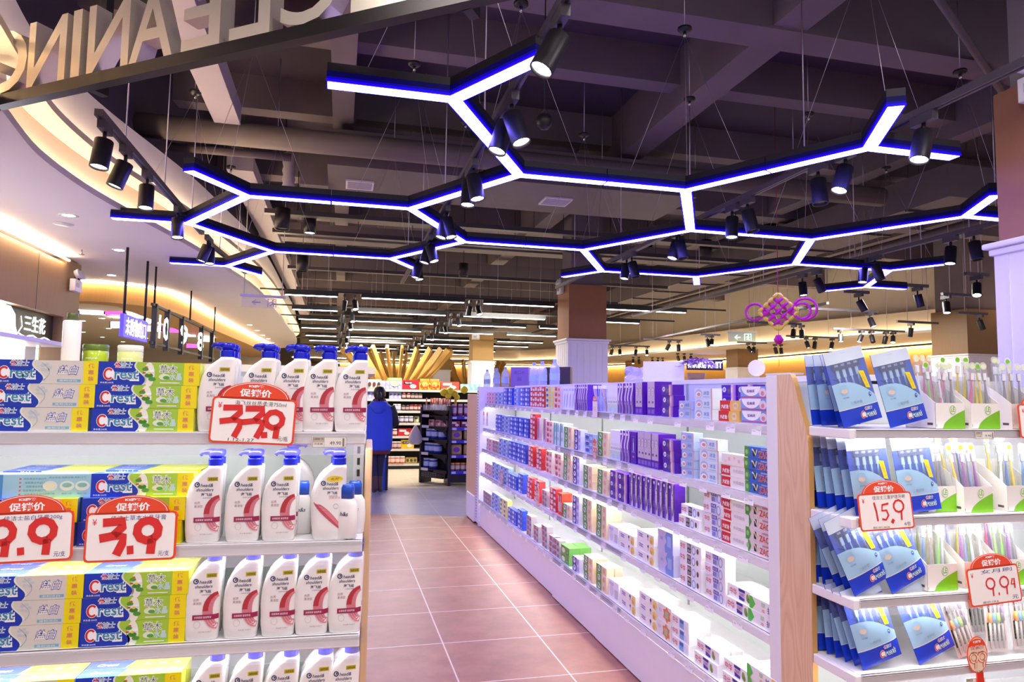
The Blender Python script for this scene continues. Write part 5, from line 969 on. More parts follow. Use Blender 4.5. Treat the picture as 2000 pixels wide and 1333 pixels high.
def pouch():
    r = thing('toothbrush_pouch', 'x', 'x'); b = MB()
    g_ = lambda m, f, z0, z1, nz=6, nx=8: b.add([((-.5+i/nx)*PW, f((-.5+i/nx)*PW, z0(i/nx)+(z1(i/nx)-z0(i/nx))*j/nz), z0(i/nx)+(z1(i/nx)-z0(i/nx))*j/nz) for j in range(nz+1) for i in range(nx+1)],
                                      [(j*(nx+1)+i, j*(nx+1)+i+1, (j+1)*(nx+1)+i+1, (j+1)*(nx+1)+i) for j in range(nz) for i in range(nx)], m, True)
    cz = lambda t: 0.142-0.052*t+0.018*sin(t*pi*1.2); c0 = lambda t: 0.0; c1 = lambda t: 0.054; c2 = lambda t: 0.208; c3 = lambda t: PH; ce = lambda t: 0.0565
    fb = lambda x, z: -bulge(x, z, 0.006)+0.001
    g_(PDEEP, fb, c0, c3, 8); g_(PBLUE, lambda x, z: bulge(x, z)-.001, c0, c1, 4); g_(K('#e8e2c8'), lambda x, z: bulge(x, z)-.001, c1, ce, 1); g_(PPALE, lambda x, z: bulge(x, z)-.001, ce, cz, 6)
    g_(FILM, lambda x, z: bulge(x, z)-.001, cz, c2, 5); g_(PHEAD, lambda x, z: bulge(x, z)-.001, c2, c3, 2)
    b.proj = lambda p: Vector((p.x, bulge(p.x, p.y)-0.0016-p.z, p.y)); crest(b, 0.026, 0.026, 0.062, 0.0)
    b.text('三重护理', -0.012, 0.071, 0.045, 0.010, K('#9ab0bc'), 0, 0.0); b.ell(-0.045, 0.118, 0.017, 0.017, K('#9cc4e4'), 0.0); b.ell(-0.045, 0.114, 0.012, 0.008, K('#d8c8b8'), 0.0003); b.text('抗敏', -0.045, 0.093, 0.022, 0.005, K('#7f98b8'), 0)
    b.ell(0.050, 0.086, 0.0055, 0.0075, K('#2a4c9c'), 0, seg=12); b.ell(0.050, 0.087, 0.002, 0.003, CW, 0.0003, seg=8)
    yl = K('#f2dc10'); P = [(0.030, 0.170), (0.052, 0.166), (0.060, 0.106), (0.040, 0.110)]; b.poly(P, yl, 0.0006); b.text('买三支送一支', 0.0455, 0.138, 0.046, 0.008, K('#e09850'), 0.001, 0.0, 0, radians(-80))
    b.stroke([(-0.07, 0.16), (-0.052, 0.149), (-0.03, 0.142)], 0.0016, K('#3a4a9c'), 0)
    b.ring(0.0, 0.236, 0.010, 0.004, 0.0012, K('#a8bcd8'), 0, 14)
    b.build('pouch', r)
    b = MB(); b.box((-0.056, -0.004, 0.186), (0.052, 0.0, 0.207), K('#26285e'))
    b.M = FRONT((0, -0.0045, 0))
    for i in range(4): b.rect(-0.050+0.026*i, 0.197, -0.036+0.026*i, 0.204, K('#b8b4cc')); b.text('UNDA', -0.043+0.026*i, 0.2005, 0.011, 0.003, K('#50508a'), 0.0004)
    b.build('backing_card', r)
    for i in range(4): brush4(i).build('toothbrush', r)
    return r
PK = Kind(pouch)
def put_pouch(px, py, y, z, tilt, lab, lean=6, yaw=0):
    p = aty(px, py, y); o = put(PK, (p.x, y, z+0.004+0.07*abs(sin(radians(tilt)))), 0, lab, 'toothbrush pouch', 'blue pouches of toothbrushes on the end display')
    o.rotation_mode = 'XYZ'; q = Matrix.Rotation(radians(yaw), 4, 'Z') @ Matrix.Rotation(radians(-lean), 4, 'X') @ Matrix.Rotation(radians(tilt), 4, 'Y'); o.rotation_euler = q.to_euler('XYZ')
SH = ['top', 'second', 'third', 'fourth']
def prow(si, A, Bb, nback, tilt, tiltb, py, dy=0.05):
    put_pouch(A, py, EY+0.035, EZ[si], tilt, 'blue pouch of four toothbrushes, front left of the pair, %s shelf of the end display' % SH[si])
    put_pouch(Bb, py, EY+0.035, EZ[si], tiltb, 'blue pouch of four toothbrushes, front right of the pair, %s shelf of the end display' % SH[si])
    a = aty(A, py, EY+0.035).x
    for k in range(nback):
        y = EY+0.035+dy*(k+1); o = PK.get(); s = -0.006*k
        ff = max(0.0, 1-(k+1)*0.28) if y+0.04 > EY+0.17 else 0.9; tt = tilt*ff+random.uniform(-1.5, 1.5); mn = EX+0.10+(0.25*sin(radians(-tt)) if y > EY+0.12 else 0.0)
        o.location = (max(a+s, mn), y, EZ[si]+0.004+0.07*abs(sin(radians(tt)))); o.rotation_euler = (Matrix.Rotation(radians(-7), 4, 'X') @ Matrix.Rotation(radians(tt), 4, 'Y')).to_euler('XYZ')
        tag(o, 'blue pouch of four toothbrushes, %s behind the left front pouch, %s end-display shelf' % (ORD[k], SH[si]), 'toothbrush pouch', 'blue pouches of toothbrushes on the end display')
prow(0, 1686, 1776, 4, -13, -12, 838, 0.045); prow(1, 1712, 1802, 5, -4, -5, 1008, 0.04); prow(2, 1706, 1778, 6, -22, -22, 1172, 0.035); prow(3, 1724, 1832, 6, -14, -19, 1320, 0.035)
# ---- cartons of single toothbrushes in clear sleeves
LGRN = K('#7cc41c')
def carton():
    b = MB(); W, D, Hf, Hb = 0.122, 0.13, 0.088, 0.17; t = 0.0015; Wc = K('#f6f2ea')
    b.box((-W/2, 0, 0), (W/2, t, Hf), Wc); b.box((-W/2, D-t, 0), (W/2, D, Hb), Wc); b.box((-W/2, 0, 0), (W/2, D, t), Wc)
    for s in (-1, 1):
        x0, x1 = s*W/2, s*(W/2-t); b.add([(x0, 0, 0), (x0, D, 0), (x0, D, Hb), (x0, D*.5, Hb*.8), (x0, 0, Hf), (x1, 0, 0), (x1, D, 0), (x1, D, Hb), (x1, D*.5, Hb*.8), (x1, 0, Hf)], [(0, 1, 2, 3, 4), (9, 8, 7, 6, 5), (0, 5, 6, 1), (1, 6, 7, 2), (2, 7, 8, 3), (3, 8, 9, 4)], Wc)
    b.M = FRONT((-W/2, -0.0004, 0)); b.strip([(W*(.22+.78*i/10), 0.001) for i in range(11)], [(W*(.22+.78*i/10), 0.001+0.064*(i/10)**.55) for i in range(11)], LGRN); b.ell(W*.58, Hf*.78, 0.014, 0.017, CW, .0004, seg=16); b.ring(W*.58, Hf*.74, 0.013, 0.016, 0.0025, K('#a9d060'), .0008, 18); b.text('LE', W*.58, Hf*.76, 0.015, 0.017, K('#8cc030'), .0012, .02)
    b.rect(W*.02, .006, W*.03, .016, K('#6a5a50'), .0004); b.M = frame((-W/2-0.0004, D, 0), (0, -1, 0), (0, 0, 1))
    for k in range(4): b.rect(.02, .03+.018*k, .08, .032+.018*k, K('#dcd6cc'))
    b.rect(.095, .012, .118, .02, K('#5a4a48'))
    return b.build('carton')
CK = Kind(carton); SLV = CLEAR('brush_sleeve', (0.9, 0.92, 0.94), 0.14, 0.1)
COLS = {'pink': '#d85a98', 'yellow': '#e8cc20', 'green': '#8cc860', 'grey': '#8a8490', 'violet': '#9a4aa8', 'blue': '#3a6aa8', 'olive': '#8a9a50', 'white': '#e6e6ec', 'lilac': '#9aa4dc'}
def single(c):
    def mk():
        r = thing('wrapped_toothbrush', 'x', 'x'); col = M('brush_'+c, COLS[c], 0.25, noise=0.03)
        b = MB(); b.box((-0.0105, -0.006, 0.0), (0.0105, 0.006, 0.205), SLV, 0.002); b.M = FRONT((0, -0.001, 0)); b.ell(0, 0.216, 0.013, 0.014, CLEAR('hang_tab', (0.9, 0.95, 0.85), 0.5, 0.2), seg=14); b.ell(0, 0.214, 0.009, 0.009, LGRN if c in ('green', 'yellow', 'violet') else K('#dfe8c0'), 0.0006, seg=12); b.build('sleeve', r)
        b = MB(); b.tube([(0, 0, 0.006), (0, 0, 0.05), (0, 0, 0.11), (0, 0, 0.145), (0, 0, 0.165)], [0.0048, 0.0058, 0.005, 0.003, 0.003], col, 8); b.box((-0.0055, -0.001, 0.163), (0.0055, 0.003, 0.192), col, 0.001); b.build('handle', r)
        b = MB(); b.box((-0.005, -0.0055, 0.165), (0.005, -0.001, 0.190), K('#f4f4f0')); b.build('bristles', r)
        return r
    return Kind(mk)
SK = {c: single(c) for c in COLS}
def carton_at(si, px, py, y, cols, where, yaw=0.0, tilt=7):
    p = aty(px, py, y); z = EZ[si]; put(CK, (p.x, y, z), yaw, 'white carton with green swoosh, %s, %s shelf of the end display' % (where, SH[si]), 'carton', 'white toothbrush cartons')
    n = len(cols); seen = {}
    for k, c in enumerate(cols):
        row = k % 2; x = -0.045+0.09*k/(n-1); yy = 0.022+0.05*row+random.uniform(0, .012); seen[c] = seen.get(c, 0)+1
        o = put(SK[c], (p.x+x*cos(yaw)-yy*sin(yaw), y+x*sin(yaw)+yy*cos(yaw), z+0.006+0.025*row), 0, '%s %s wrapped toothbrush, %s from left, in the %s carton, %s end-display shelf' % (ORD[seen[c]-1], c, ORD[k], where, SH[si]), 'toothbrush', 'wrapped toothbrushes in the cartons')
        o.rotation_euler = (radians(-random.uniform(3, 8)), radians(random.uniform(-2, tilt)), random.uniform(-.3, .3))
yc = EY+0.03
carton_at(0, 1857, 838, yc, ['green', 'white', 'pink', 'pink', 'white', 'pink', 'grey', 'yellow', 'grey'], 'leftmost', 0, 13); carton_at(0, 1926, 836, yc, ['pink', 'yellow', 'white', 'yellow', 'yellow', 'grey', 'yellow', 'white', 'grey'], 'middle', 0, 10); carton_at(0, 2004, 834, yc+.006, ['grey', 'white', 'grey', 'white', 'grey', 'yellow', 'white'], 'rightmost', 0, 4)
carton_at(1, 1842, 1000, yc+0.03, ['grey', 'pink', 'grey', 'yellow', 'grey', 'blue', 'grey'], 'leftmost', 0, 8); carton_at(1, 1912, 998, yc, ['yellow', 'yellow', 'violet', 'violet', 'lilac', 'blue', 'violet'], 'middle', 0, -8); carton_at(1, 1995, 994, yc, ['white', 'yellow', 'blue', 'olive', 'yellow', 'grey', 'blue'], 'rightmost', 0, 6)
carton_at(2, 1842, 1160, yc, ['blue', 'lilac', 'grey', 'olive', 'green', 'yellow', 'white', 'yellow'], 'leftmost', 0, 10); carton_at(2, 1914, 1156, yc+0.01, ['violet', 'lilac', 'lilac', 'yellow', 'white', 'green', 'white'], 'middle', 0, 9); carton_at(2, 1985, 1150, yc+0.01, ['green', 'pink', 'green', 'violet', 'violet', 'white', 'grey'], 'rightmost', 0, 4)
# ---- dark blister packs on the fourth shelf
def blister():
    r = thing('blister_pack', 'x', 'x'); b = MB(); W, H = 0.088, 0.19
    b.box((-W/2, 0.0, 0), (W/2, 0.002, H), K('#d8c8c4')); b.M = FRONT((0, -0.0004, 0)); b.rect(-W*.42, .035, W*.42, .095, K('#1d3a26')); b.text('竹炭', -W*.2, .082, .034, .018, K('#b8a878'), .0004, .02); b.text('洁净', -W*.2, .060, .034, .016, K('#b8a878'), .0004, .02); b.rect(-W*.38, .04, W*.3, .046, K('#4c8a4a'), .0004)
    b.ell(W*.22, .083, .015, .015, K('#2c2426'), .0006); b.text('99', W*.22, .088, .016, .01, K('#e0d4d0'), .001, .02); b.ell(W*.34, .135, .011, .026, K('#8a4a98'), .0006, seg=14); b.text('特惠', W*.34, .138, .012, .012, K('#d8b8e0'), .001); b.build('card', r)
    for i, c in enumerate(('#f08a28', '#4a9ad8', '#8cd048', '#3a3440')):
        b = MB(); x = -W*.34+W*.2*i; b.tube([(x, -.006, .012), (x, -.006, .10)], .004, K('#c8c0bc'), 6); b.tube([(x, -.007, .095), (x, -.008, .108), (x, -.007, .128)], [.004, .007, .004], K(c), 8); b.tube([(x, -.006, .126), (x, -.006, .155)], .003, K('#242026'), 6); b.box((x-.006, -.011, .152), (x+.006, -.005, .178), K('#242026'), .001); b.build('toothbrush', r)
    b = MB(); b.box((-W*.46, -.016, .008), (W*.46, -.0155, .184), CLEAR('blister_shell', (1, 1, 1), 0.12, 0.08)); b.build('shell', r)
    return r
BKK = Kind(blister)
for px, y, t, lab in [(1868, yc+0.08, -12, 'leftmost, leaning behind the oval card'), (1892, yc+0.02, -16, 'second from left, tilted'), (1950, yc+0.02, 3, 'third from left, upright'), (2002, yc+0.02, 2, 'rightmost, at the photo edge'), (1916, yc+0.17, 0, 'far back between the others')]:
    p = aty(px, 1290, y); o = BKK.get(); o.location = (p.x, y, EZ[3]+0.012); o.rotation_euler = (Matrix.Rotation(radians(-6), 4, 'X') @ Matrix.Rotation(radians(t), 4, 'Y')).to_euler('XYZ'); tag(o, 'dark blister pack of charcoal toothbrushes, %s, fourth end-display shelf' % lab, 'blister pack', 'charcoal toothbrush packs')
# ---- price cards
def ecard(o, px, py, tilt, lab, s=1.0, y=EY-0.016):
    p = aty(px, py, y); o.matrix_world = Matrix.Translation(p) @ Matrix.Rotation(tilt, 4, 'Y') @ Matrix.Rotation(radians(-5), 4, 'X') @ Matrix.Scale(s, 4); tag(o, lab, 'price card', 'red promotional price cards')
ecard(promo('price_card', D159, 0.005, '佳洁士三重护理牙刷', PENB, '4/包', '原价:19.9 1.18-2.26'), 1735, 1036, -0.03, 'red arched price card before the blue pouches on the end display', 1.25)
ecard(promo('price_card', D994, 0.0042, '女月刷', PENV, '元', '原价:19.6'), 1948, 1181, -0.05, 'red arched price card at lower right under white cartons, end display', 1.3)
ecard(promo('price_card', D99, 0.008, '牙刷', PENV, '元'), 2040, 858, 0.03, 'red arched price card cut by the right edge, top end-display shelf', 1.25)
b = MB(); n = 28; W, H = 0.082, 0.118; P = [(W/2*cos(2*pi*k/n), H/2+H/2*sin(2*pi*k/n)) for k in range(n)]
b.add([(x, 0, y) for x, y in P]+[(x, 0.0015, y) for x, y in P], [tuple(range(n))[::-1], tuple(range(n, 2*n))]+[(i, (i+1) % n, n+(i+1) % n, n+i) for i in range(n)], RED_); b.M = FRONT((0, -0.0004, 0))
b.ell(0, H/2, W/2-.003, H/2-.003, K('#f0d8b8'), 0, seg=28); b.ell(0, H*.70, W*.42, H*.24, RED_, .0004, .12, pi-.12, 18); b.text('K2购物', 0, H*.86, .03, .009, CW, .0008, .03); b.text('促销价', 0, H*.70, .056, .014, CW, .0008, .04); b.text('促销价', 0, H*.70, .054, .012, K('#c84030'), .0012, .0)
for s in G9(-.032, .018, .05)+G9(.002, .018, .05): b.stroke(s, .010, RED_, .0008); b.stroke(s, .005, K('#f6e4cc'), .0012)
b.text('特价竹炭', 0, .066, .05, .006, K('#3a2a20'), .0016); b.text('12.26', .0, .006, .03, .006, K('#3a2a20'), .0016); b.text('¥', -.032, .046, .006, .008, PEN, .0016)
b.M = I4; b.box((-.006, -.001, -.03), (.02, .004, .002), K('#d8301c'))
o = b.build('price_card'); p = aty(1911, 1316, EY-.012); o.matrix_world = Matrix.Translation(p) @ Matrix.Rotation(-.03, 4, 'Y'); tag(o, 'oval red price card before the charcoal toothbrushes on the end display', 'price card', 'red promotional price cards')
PT2 = price_tag('9.90')
for px, py, d in ((1924, 858, 'below the middle white carton, top end-display shelf'), (1906, 1341, 'under the oval card, fourth end-display shelf')):
    p = aty(px, py, EY-.007); put(PT2, p, 0, 'black-lined paper price tag '+d, 'price tag', 'paper price tags')
p = aty(1920, 885, EY+.03); b = MB(); b.box((-.014, 0, -.03), (.014, .004, .16), K('#b8aca0')); b.M = FRONT((0, -.0004, 0)); b.rect(-.011, -.02, .011, .15, K('#cfc6ba')); b.rect(-.008, -.01, .004, .012, K('#3a3230'), .0004); b.text('牙刷', 0, .04, .02, .01, K('#6a5e58'), .0004); o = b.build('paper_sleeve'); o.location = (p.x, EY+.085, EZ[1]+.062); o.rotation_euler = (0, .03, 0); tag(o, 'narrow grey-beige paper sleeve standing among the wrapped brushes, second end-display shelf', 'paper sleeve')
# blue cartons standing behind the wooden side panel top
for k, (x, y, z, c) in enumerate([(1.66, 2.31, 1.562, '#3a62c8'), (1.76, 2.31, 1.562, '#6a9ad8')]):
    pass
# ================================================================== BACKGROUND
def item(name, mk, loc, label, cat, group, rz=0.0):
    o = mk.get(); o.location = loc; o.rotation_euler = (0, 0, rz); return tag(o, label, cat, group)
# ---- product wall straight ahead
WY = 13.9; wu = thing('wall_shelving', 'grey shelving wall of tins, jars and boxes behind the person', 'shelf', (1.45, WY, 0))
WZ = [0.11, 0.40, 0.65, 0.91, 1.15, 1.38, 1.57]
GREYM = M('grey_shelf_metal', '#b9b2a8', 0.4, 0.2, noise=0.06)
for z in WZ:
    b = MB(); b.box((-1.6, 0.0, z-0.02), (1.6, 0.45, z), GREYM); b.box((-1.6, -0.01, z-0.045), (1.6, 0.0, z), K('#cfc8bc')); b.build('shelf_board', wu)
b = MB(); b.box((-1.6, 0.45, 0), (1.6, 0.48, 1.6), M('dark_back', '#2b2522', 0.7, noise=0.1)); b.box((-1.6, 0.02, 0.0), (1.6, 0.45, 0.08), BLACK); b.build('back_panel', wu)
def cbox(col, acc, W, D, H, txt=''):
    def mk():
        b = MB(); b.box((-W/2, 0, 0), (W/2, D, H), K(col)); b.M = FRONT((-W/2, -.002, 0)); b.rect(W*.1, H*.55, W*.6, H*.85, K(acc)); b.ell(W*.65, H*.35, W*.2, H*.22, K('#f0e6dc'), .001, seg=12)
        if txt: b.text(txt, W*.38, H*.7, W*.4, H*.18, CW, .002)
        return b.build('carton')
    return Kind(mk)
def tin(col, acc, r, h, lid='#d8d2cc'):
    def mk():
        t = thing('tin', 'x', 'x'); b = MB(); b.lathe([(0, 0), (r, 0), (r, h*.25)], K(col), seg=12, caps=False); b.lathe([(r*1.01, h*.25), (r*1.01, h*.7)], K(acc), seg=12, caps=False); b.lathe([(r, h*.7), (r, h*.85)], K(col), seg=12, caps=False); b.build('body', t)
        b = MB(); b.lathe([(r*.95, h*.85), (r*.97, h*.86), (r*.97, h), (0, h)], K(lid), seg=12, caps=False); b.build('lid', t); return t
    return Kind(mk)
def bag(col, acc, W, D, H):
    def mk():
        b = MB(); rings = []
        for z, k in [(0, .8), (.15, 1), (.5, 1.05), (.8, .85), (.95, .5), (1, .3)]:
            rings.append([(W/2*(1 if k > .6 else .95)*math.copysign(abs(cos(t))**.6, cos(t)), D/2+D/2*k*math.copysign(abs(sin(t))**.6, sin(t)), z*H) for t in [2*pi*j/12 for j in range(12)]])
        b.loft(rings, K(col)); b.M = FRONT((0, -.012, 0)); b.ell(0, H*.5, W*.3, H*.25, K(acc), seg=12); return b.build('snack_bag')
    return Kind(mk)
def wx(px): return aty(px, 800, WY).x
def wrow(si, pl, pr, n, kind, what, cat, two=False, h=0):
    sp = (pr-pl)/n
    for i in range(n):
        for k in range(2 if two else 1):
            item('', kind, (wx(pl+sp*(i+.5)), WY+0.03, WZ[si]+k*h), '%s, %s from left%s, %s shelf of the back wall' % (what, ORD[i], (' upper layer' if k else ' lower layer') if two else '', ['lowest', 'second lowest', 'third', 'fourth', 'fifth', 'sixth', 'topmost'][si]), cat, 'goods on the back shelving wall')
wrow(6, 716, 743, 3, bag('#e8dccb', '#5a3a2a', .11, .10, .19), 'cream and brown snack bag', 'bag'); wrow(6, 744, 784, 5, cbox('#a8a4d4', '#d4d0f0', .085, .1, .085), 'lilac carton', 'carton', True, .0855)
wrow(6, 785, 817, 1, cbox('#b8242c', '#2a1a1a', .33, .15, .19, '咖啡'), 'red and black coffee carton', 'carton'); wrow(6, 818, 859, 5, bag('#f0d23a', '#d8402a', .085, .1, .15), 'yellow pouch', 'bag'); wrow(6, 819, 858, 2, bag('#e87a1c', '#f0b060', .2, .08, .22), 'orange bag behind the yellow pouches', 'bag')
wrow(6, 861, 896, 1, cbox('#e0503a', '#f0e0d0', .37, .15, .17, '饼干'), 'broad red biscuit carton', 'carton'); wrow(6, 899, 938, 4, cbox('#7fd0cc', '#e8f4f0', .1, .1, .13), 'turquoise carton', 'carton')
wrow(6, 756, 784, 1, bag('#7ac850', '#d8f0a0', .3, .1, .23), 'green bag behind the lilac cartons', 'bag')
wrow(5, 716, 735, 2, cbox('#b4aee0', '#6a62b0', .09, .1, .15), 'pale violet carton', 'carton'); wrow(5, 760, 783, 3, cbox('#b4b0dc', '#6a6490', .08, .1, .13), 'lilac labelled carton', 'carton'); JR = tin('#5a2420', '#c8a8a0', .042, .12, '#8a2a28'); JB = tin('#3a2a26', '#b09a90', .042, .11, '#4a3a36')
wrow(5, 784, 802, 2, JR, 'red lidded jar', 'jar'); wrow(5, 802, 824, 3, JB, 'dark brown jar', 'jar'); wrow(4, 768, 783, 2, tin('#b0a8c4', '#e0dcec', .04, .13), 'pale metal tin', 'tin'); wrow(4, 784, 800, 2, JB, 'brown coffee jar', 'jar'); wrow(4, 800, 824, 3, JR, 'red brown coffee jar', 'jar')
wrow(3, 772, 808, 4, tin('#6a5450', '#c4c0d4', .045, .13), 'grey and brown tin', 'tin'); wrow(3, 809, 820, 1, cbox('#9aa46a', '#4a3a2a', .1, .1, .13), 'olive carton', 'carton'); wrow(2, 768, 777, 1, tin('#a82430', '#e0c0b8', .045, .14), 'red tin', 'tin'); wrow(2, 779, 805, 1, cbox('#c42834', '#f0e0d8', .27, .12, .15, '奶茶'), 'red milk tea carton', 'carton'); wrow(2, 806, 818, 1, cbox('#d84a50', '#f0e0d8', .11, .12, .14), 'small red carton', 'carton')
wrow(1, 762, 785, 3, tin('#8a4a40', '#c8b0a8', .045, .14), 'maroon and silver tin', 'tin'); wrow(1, 786, 810, 1, cbox('#f0c420', '#4a2a1a', .25, .12, .17, '奶茶'), 'yellow milk tea carton', 'carton'); wrow(0, 755, 793, 4, tin('#c8705a', '#e8c0b0', .055, .14), 'pinkish tin', 'tin'); wrow(0, 795, 817, 3, bag('#d0b45a', '#4a4a2a', .09, .08, .12), 'gold snack bag', 'bag')
# ---- black shelf units before it
BM = M('black_shelf_steel', '#241f2a', 0.45, 0.3, noise=0.1); BLU = M('blue_lit_price_rail', '#3a28c0', 0.4, noise=0.03)  # blue light on the price rails is put into their colour
bu = thing('black_shelving', 'black steel shelf unit with blue-lit price rails beside the white gondola end', 'shelf', (1.76, 11.3, 0))
BZ = [0.24, 0.50, 0.74, 0.95, 1.13]
for z in BZ:
    b = MB(); b.box((0.03, 0.0, z-0.02), (1.3, 0.4, z), BM); b.box((0.03, -0.012, z-0.05), (1.3, 0.0, z), BLU); b.rect if 0 else None
    for k in range(3): b.box((0.06+k*.2, -0.0135, z-0.045), (0.13+k*.2, -0.012, z-0.008), K('#c8c4e8'))
    b.build('shelf_board', bu)
b = MB(); b.box((0, -0.02, 0), (0.045, 0.42, 1.30), BM); b.build('side_post', bu); b = MB(); b.box((0.03, 0.4, 0.05), (1.3, 0.42, 1.3), BM); b.box((0.03, 0.0, 0.05), (1.3, 0.4, 0.2), BM)
for i in range(8):
    for j in range(3): b.box((0.3+i*.03, -0.002, .09+j*.035), (0.312+i*.03, 0.0, .102+j*.035), K('#8a8494'))
b.build('back_panel', bu)
bw = thing('black_shelving', 'black steel side shelf with curved brackets, holding blue canisters, in the aisle', 'shelf', (1.36, 11.82, 0), atan2(11.3-11.82, 1.76-1.36))
LW = 0.64
for z in BZ+[1.22]:
    b = MB(); b.box((0.03, 0.0, z-0.02), (LW, 0.22, z), BM); b.box((LW-0.30, -0.01, z-0.05), (LW, 0.01, z-0.0), BM); b.add([(LW-0.04, 0, z-.05), (LW-0.30, 0, z-.05), (LW-0.12, 0, z-.08), (LW-0.04, 0, z-.15)], [(0, 1, 2, 3)], BM)
    if z < 1.2: b.box((0.03, -.004, z-.03), (0.2, .0, z+.015), K('#c0bccc'))
    b.build('shelf_board', bw)
b = MB(); b.box((0, -0.01, 0), (0.035, 0.25, 1.27), BM); b.build('side_post', bw); b = MB(); b.box((0.0, 0.22, 0.1), (LW, 0.24, 1.25), M('dark_back')); b.box((0.03, 0.0, .10), (LW-.1, .22, .2), BM)
for i in range(9):
    for j in range(3): b.box((0.06+i*.04, -0.004, .115+j*.028), (0.072+i*.04, 0.0, .125+j*.028), K('#8a8494'))
b.build('back_panel', bw)
BWM = Matrix.Translation((1.36, 11.82, 0)) @ Matrix.Rotation(atan2(-.52, .40), 4, 'Z'); BWR = atan2(-.52, .40)
can = tin('#2a3a9c', '#b4c0e4', .075, .17, '#c8ccd8')
for z, xs, w in ((BZ[2], (.13, .25, .42), 'third'), (BZ[1], (.10, .20, .32), 'second'), (BZ[0], (.08, .22), 'lowest')):
    for k, x in enumerate(xs): item('', can, BWM @ Vector((x, .11, z)), 'blue and silver milk powder canister, %s from left, %s level of the black side shelf' % (ORD[k], w), 'canister', 'milk powder canisters', BWR)
gb = cbox('#c48a94', '#7a3a4a', .13, .12, .11)
for k, x in enumerate((.2, .36, .5)): item('', gb, BWM @ Vector((x, .06, BZ[3])), 'rosy snack carton, %s from left, on the black side shelf' % ORD[k], 'carton', 'snack cartons on the black shelves', BWR)
# lollipop and candy tray on top of the side shelf, yellow blossoms
tr = thing('candy_tray', 'clear tray full of wrapped candy sticks on top of the black side shelf', 'candy tray', BWM @ Vector((.32, .11, 1.22)), BWR)
b = MB(); b.box((-.28, -.10, 0), (.28, .10, .004), CLR); b.box((-.28, -.10, 0), (.28, -.097, .09), CLR); b.box((-.28, .097, 0), (.28, .10, .09), CLR); b.build('tray', tr)
for k in range(36):
    b = MB(); x, y = random.uniform(-.25, .25), random.uniform(-.08, .08); b.tube([(x, y, .006), (x+random.uniform(-.03, .03), y, .16)], .004, CW, 5); b.tube([(x, y, .10), (x+.005, y, .20)], [.014, .010], K(random.choice(['#e8b090', '#d86a4a', '#f0e8e0', '#e8e4f0', '#c8584a'])), 6); b.build('candy_stick', tr)
fy = thing('balloon_bunch', 'yellow foil blossoms tied above the black shelf', 'decoration', (1.80, 11.4, 1.30))
b = MB(); b.tube([(0.1, .1, 0), (0.1, .1, .16)], .02, K('#c8a820'), 8); b.build('stem', fy)
for k, (x, z, r) in enumerate([(-.10, .22, .07), (.0, .24, .075), (.08, .20, .06), (.24, .27, .07), (.12, .14, .05), (-.03, .17, .06)]):
    b = MB(); c = K('#e8dc30' if k % 2 else '#d8c01c'); b.lathe([(0, -r), (r*.7, -r*.7), (r, 0), (r*.7, r*.7), (0, r)], c, (x, .08, z), 10, caps=False)
    for a in range(5): b.ell(0, 0, 0.001, 0.001, c)
    b.build('blossom', fy)
# goods on the black unit
lp = tin('#8a4a8c', '#d8b0d0', .035, .2, '#c89ac0')
for k in range(4): item('', lp, (1.86+.10*k, 11.36, BZ[4]), 'violet and pink candy tube, %s from left, black shelf unit' % ORD[k], 'candy tube', 'candy tubes on the black unit')
for k in range(3):
    t = thing('lollipop_fan', 'fan of pink lollipops, %s from left, top of the black shelf unit' % ORD[k], 'lollipops', (2.20+.09*k, 11.32, BZ[4]))
    for j in range(2): b = MB(); b.tube([(.03*j, 0, 0), (.04*j-.01, 0, .10)], .004, CW, 5); b.lathe([(0, -.03), (.026, -.015), (.03, 0), (.02, .022), (0, .028)], K('#e8b0b4'), (.04*j-.01, 0, .12), 10, caps=False); b.build('lollipop', t)
b = MB(); b.lathe([(0, 0), (.12, .02), (.14, .10), (.08, .19), (.03, .22), (0, .22)], M('violet_foil', '#5a4ab0', 0.25, 0.3, noise=.2, scale=8), seg=16, caps=False); o = b.build('gift_bag'); o.location = (2.26, 11.55, BZ[4]+.02); tag(o, 'violet foil gift bag at the back of the black shelf unit top', 'gift bag')
rb = cbox('#8a2434', '#e8e0f0', .15, .12, .10); pk = bag('#b89a60', '#6a3aa0', .19, .10, .17); jr2 = tin('#6a5a6c', '#c8b09a', .042, .13, '#e88a3a')
for k in range(3): item('', rb, (1.88+.17*k, 11.33, BZ[3]), 'dark red snack carton, %s from left, black unit\'s second level' % ORD[k], 'carton', 'snack cartons on the black shelves')
for si, w in ((2, 'middle'), (1, 'lower')):
    for k in range(3): item('', pk, (1.90+.22*k, 11.32, BZ[si]), 'gold and violet nut pouch, %s from left, %s level of the black unit' % (ORD[k], w), 'pouch', 'nut pouches on the black unit')
for k in range(7): item('', jr2, (1.84+.085*k, 11.33, BZ[0]), 'orange lidded jar, %s from left, lowest level of the black unit' % ORD[k], 'jar', 'orange lidded jars')
b = MB(); rings = [[(r_*cos(2*pi*j/14)*(1+.1*sin(j*2.3)), r_*.5*sin(2*pi*j/14), z) for j in range(14)] for z, r_ in [(0, .10), (.05, .16), (.15, .15), (.25, .10), (.33, .04), (.36, .02)]]
b.loft(rings, M('pale_cloth', '#c8c0b4', 0.8, noise=.06)); o = b.build('plastic_bag'); o.scale = (.72, .72, .9); o.location = (1.27, 11.75, .64); tag(o, 'pale plastic bag hanging on the corner of the black side shelf', 'bag')
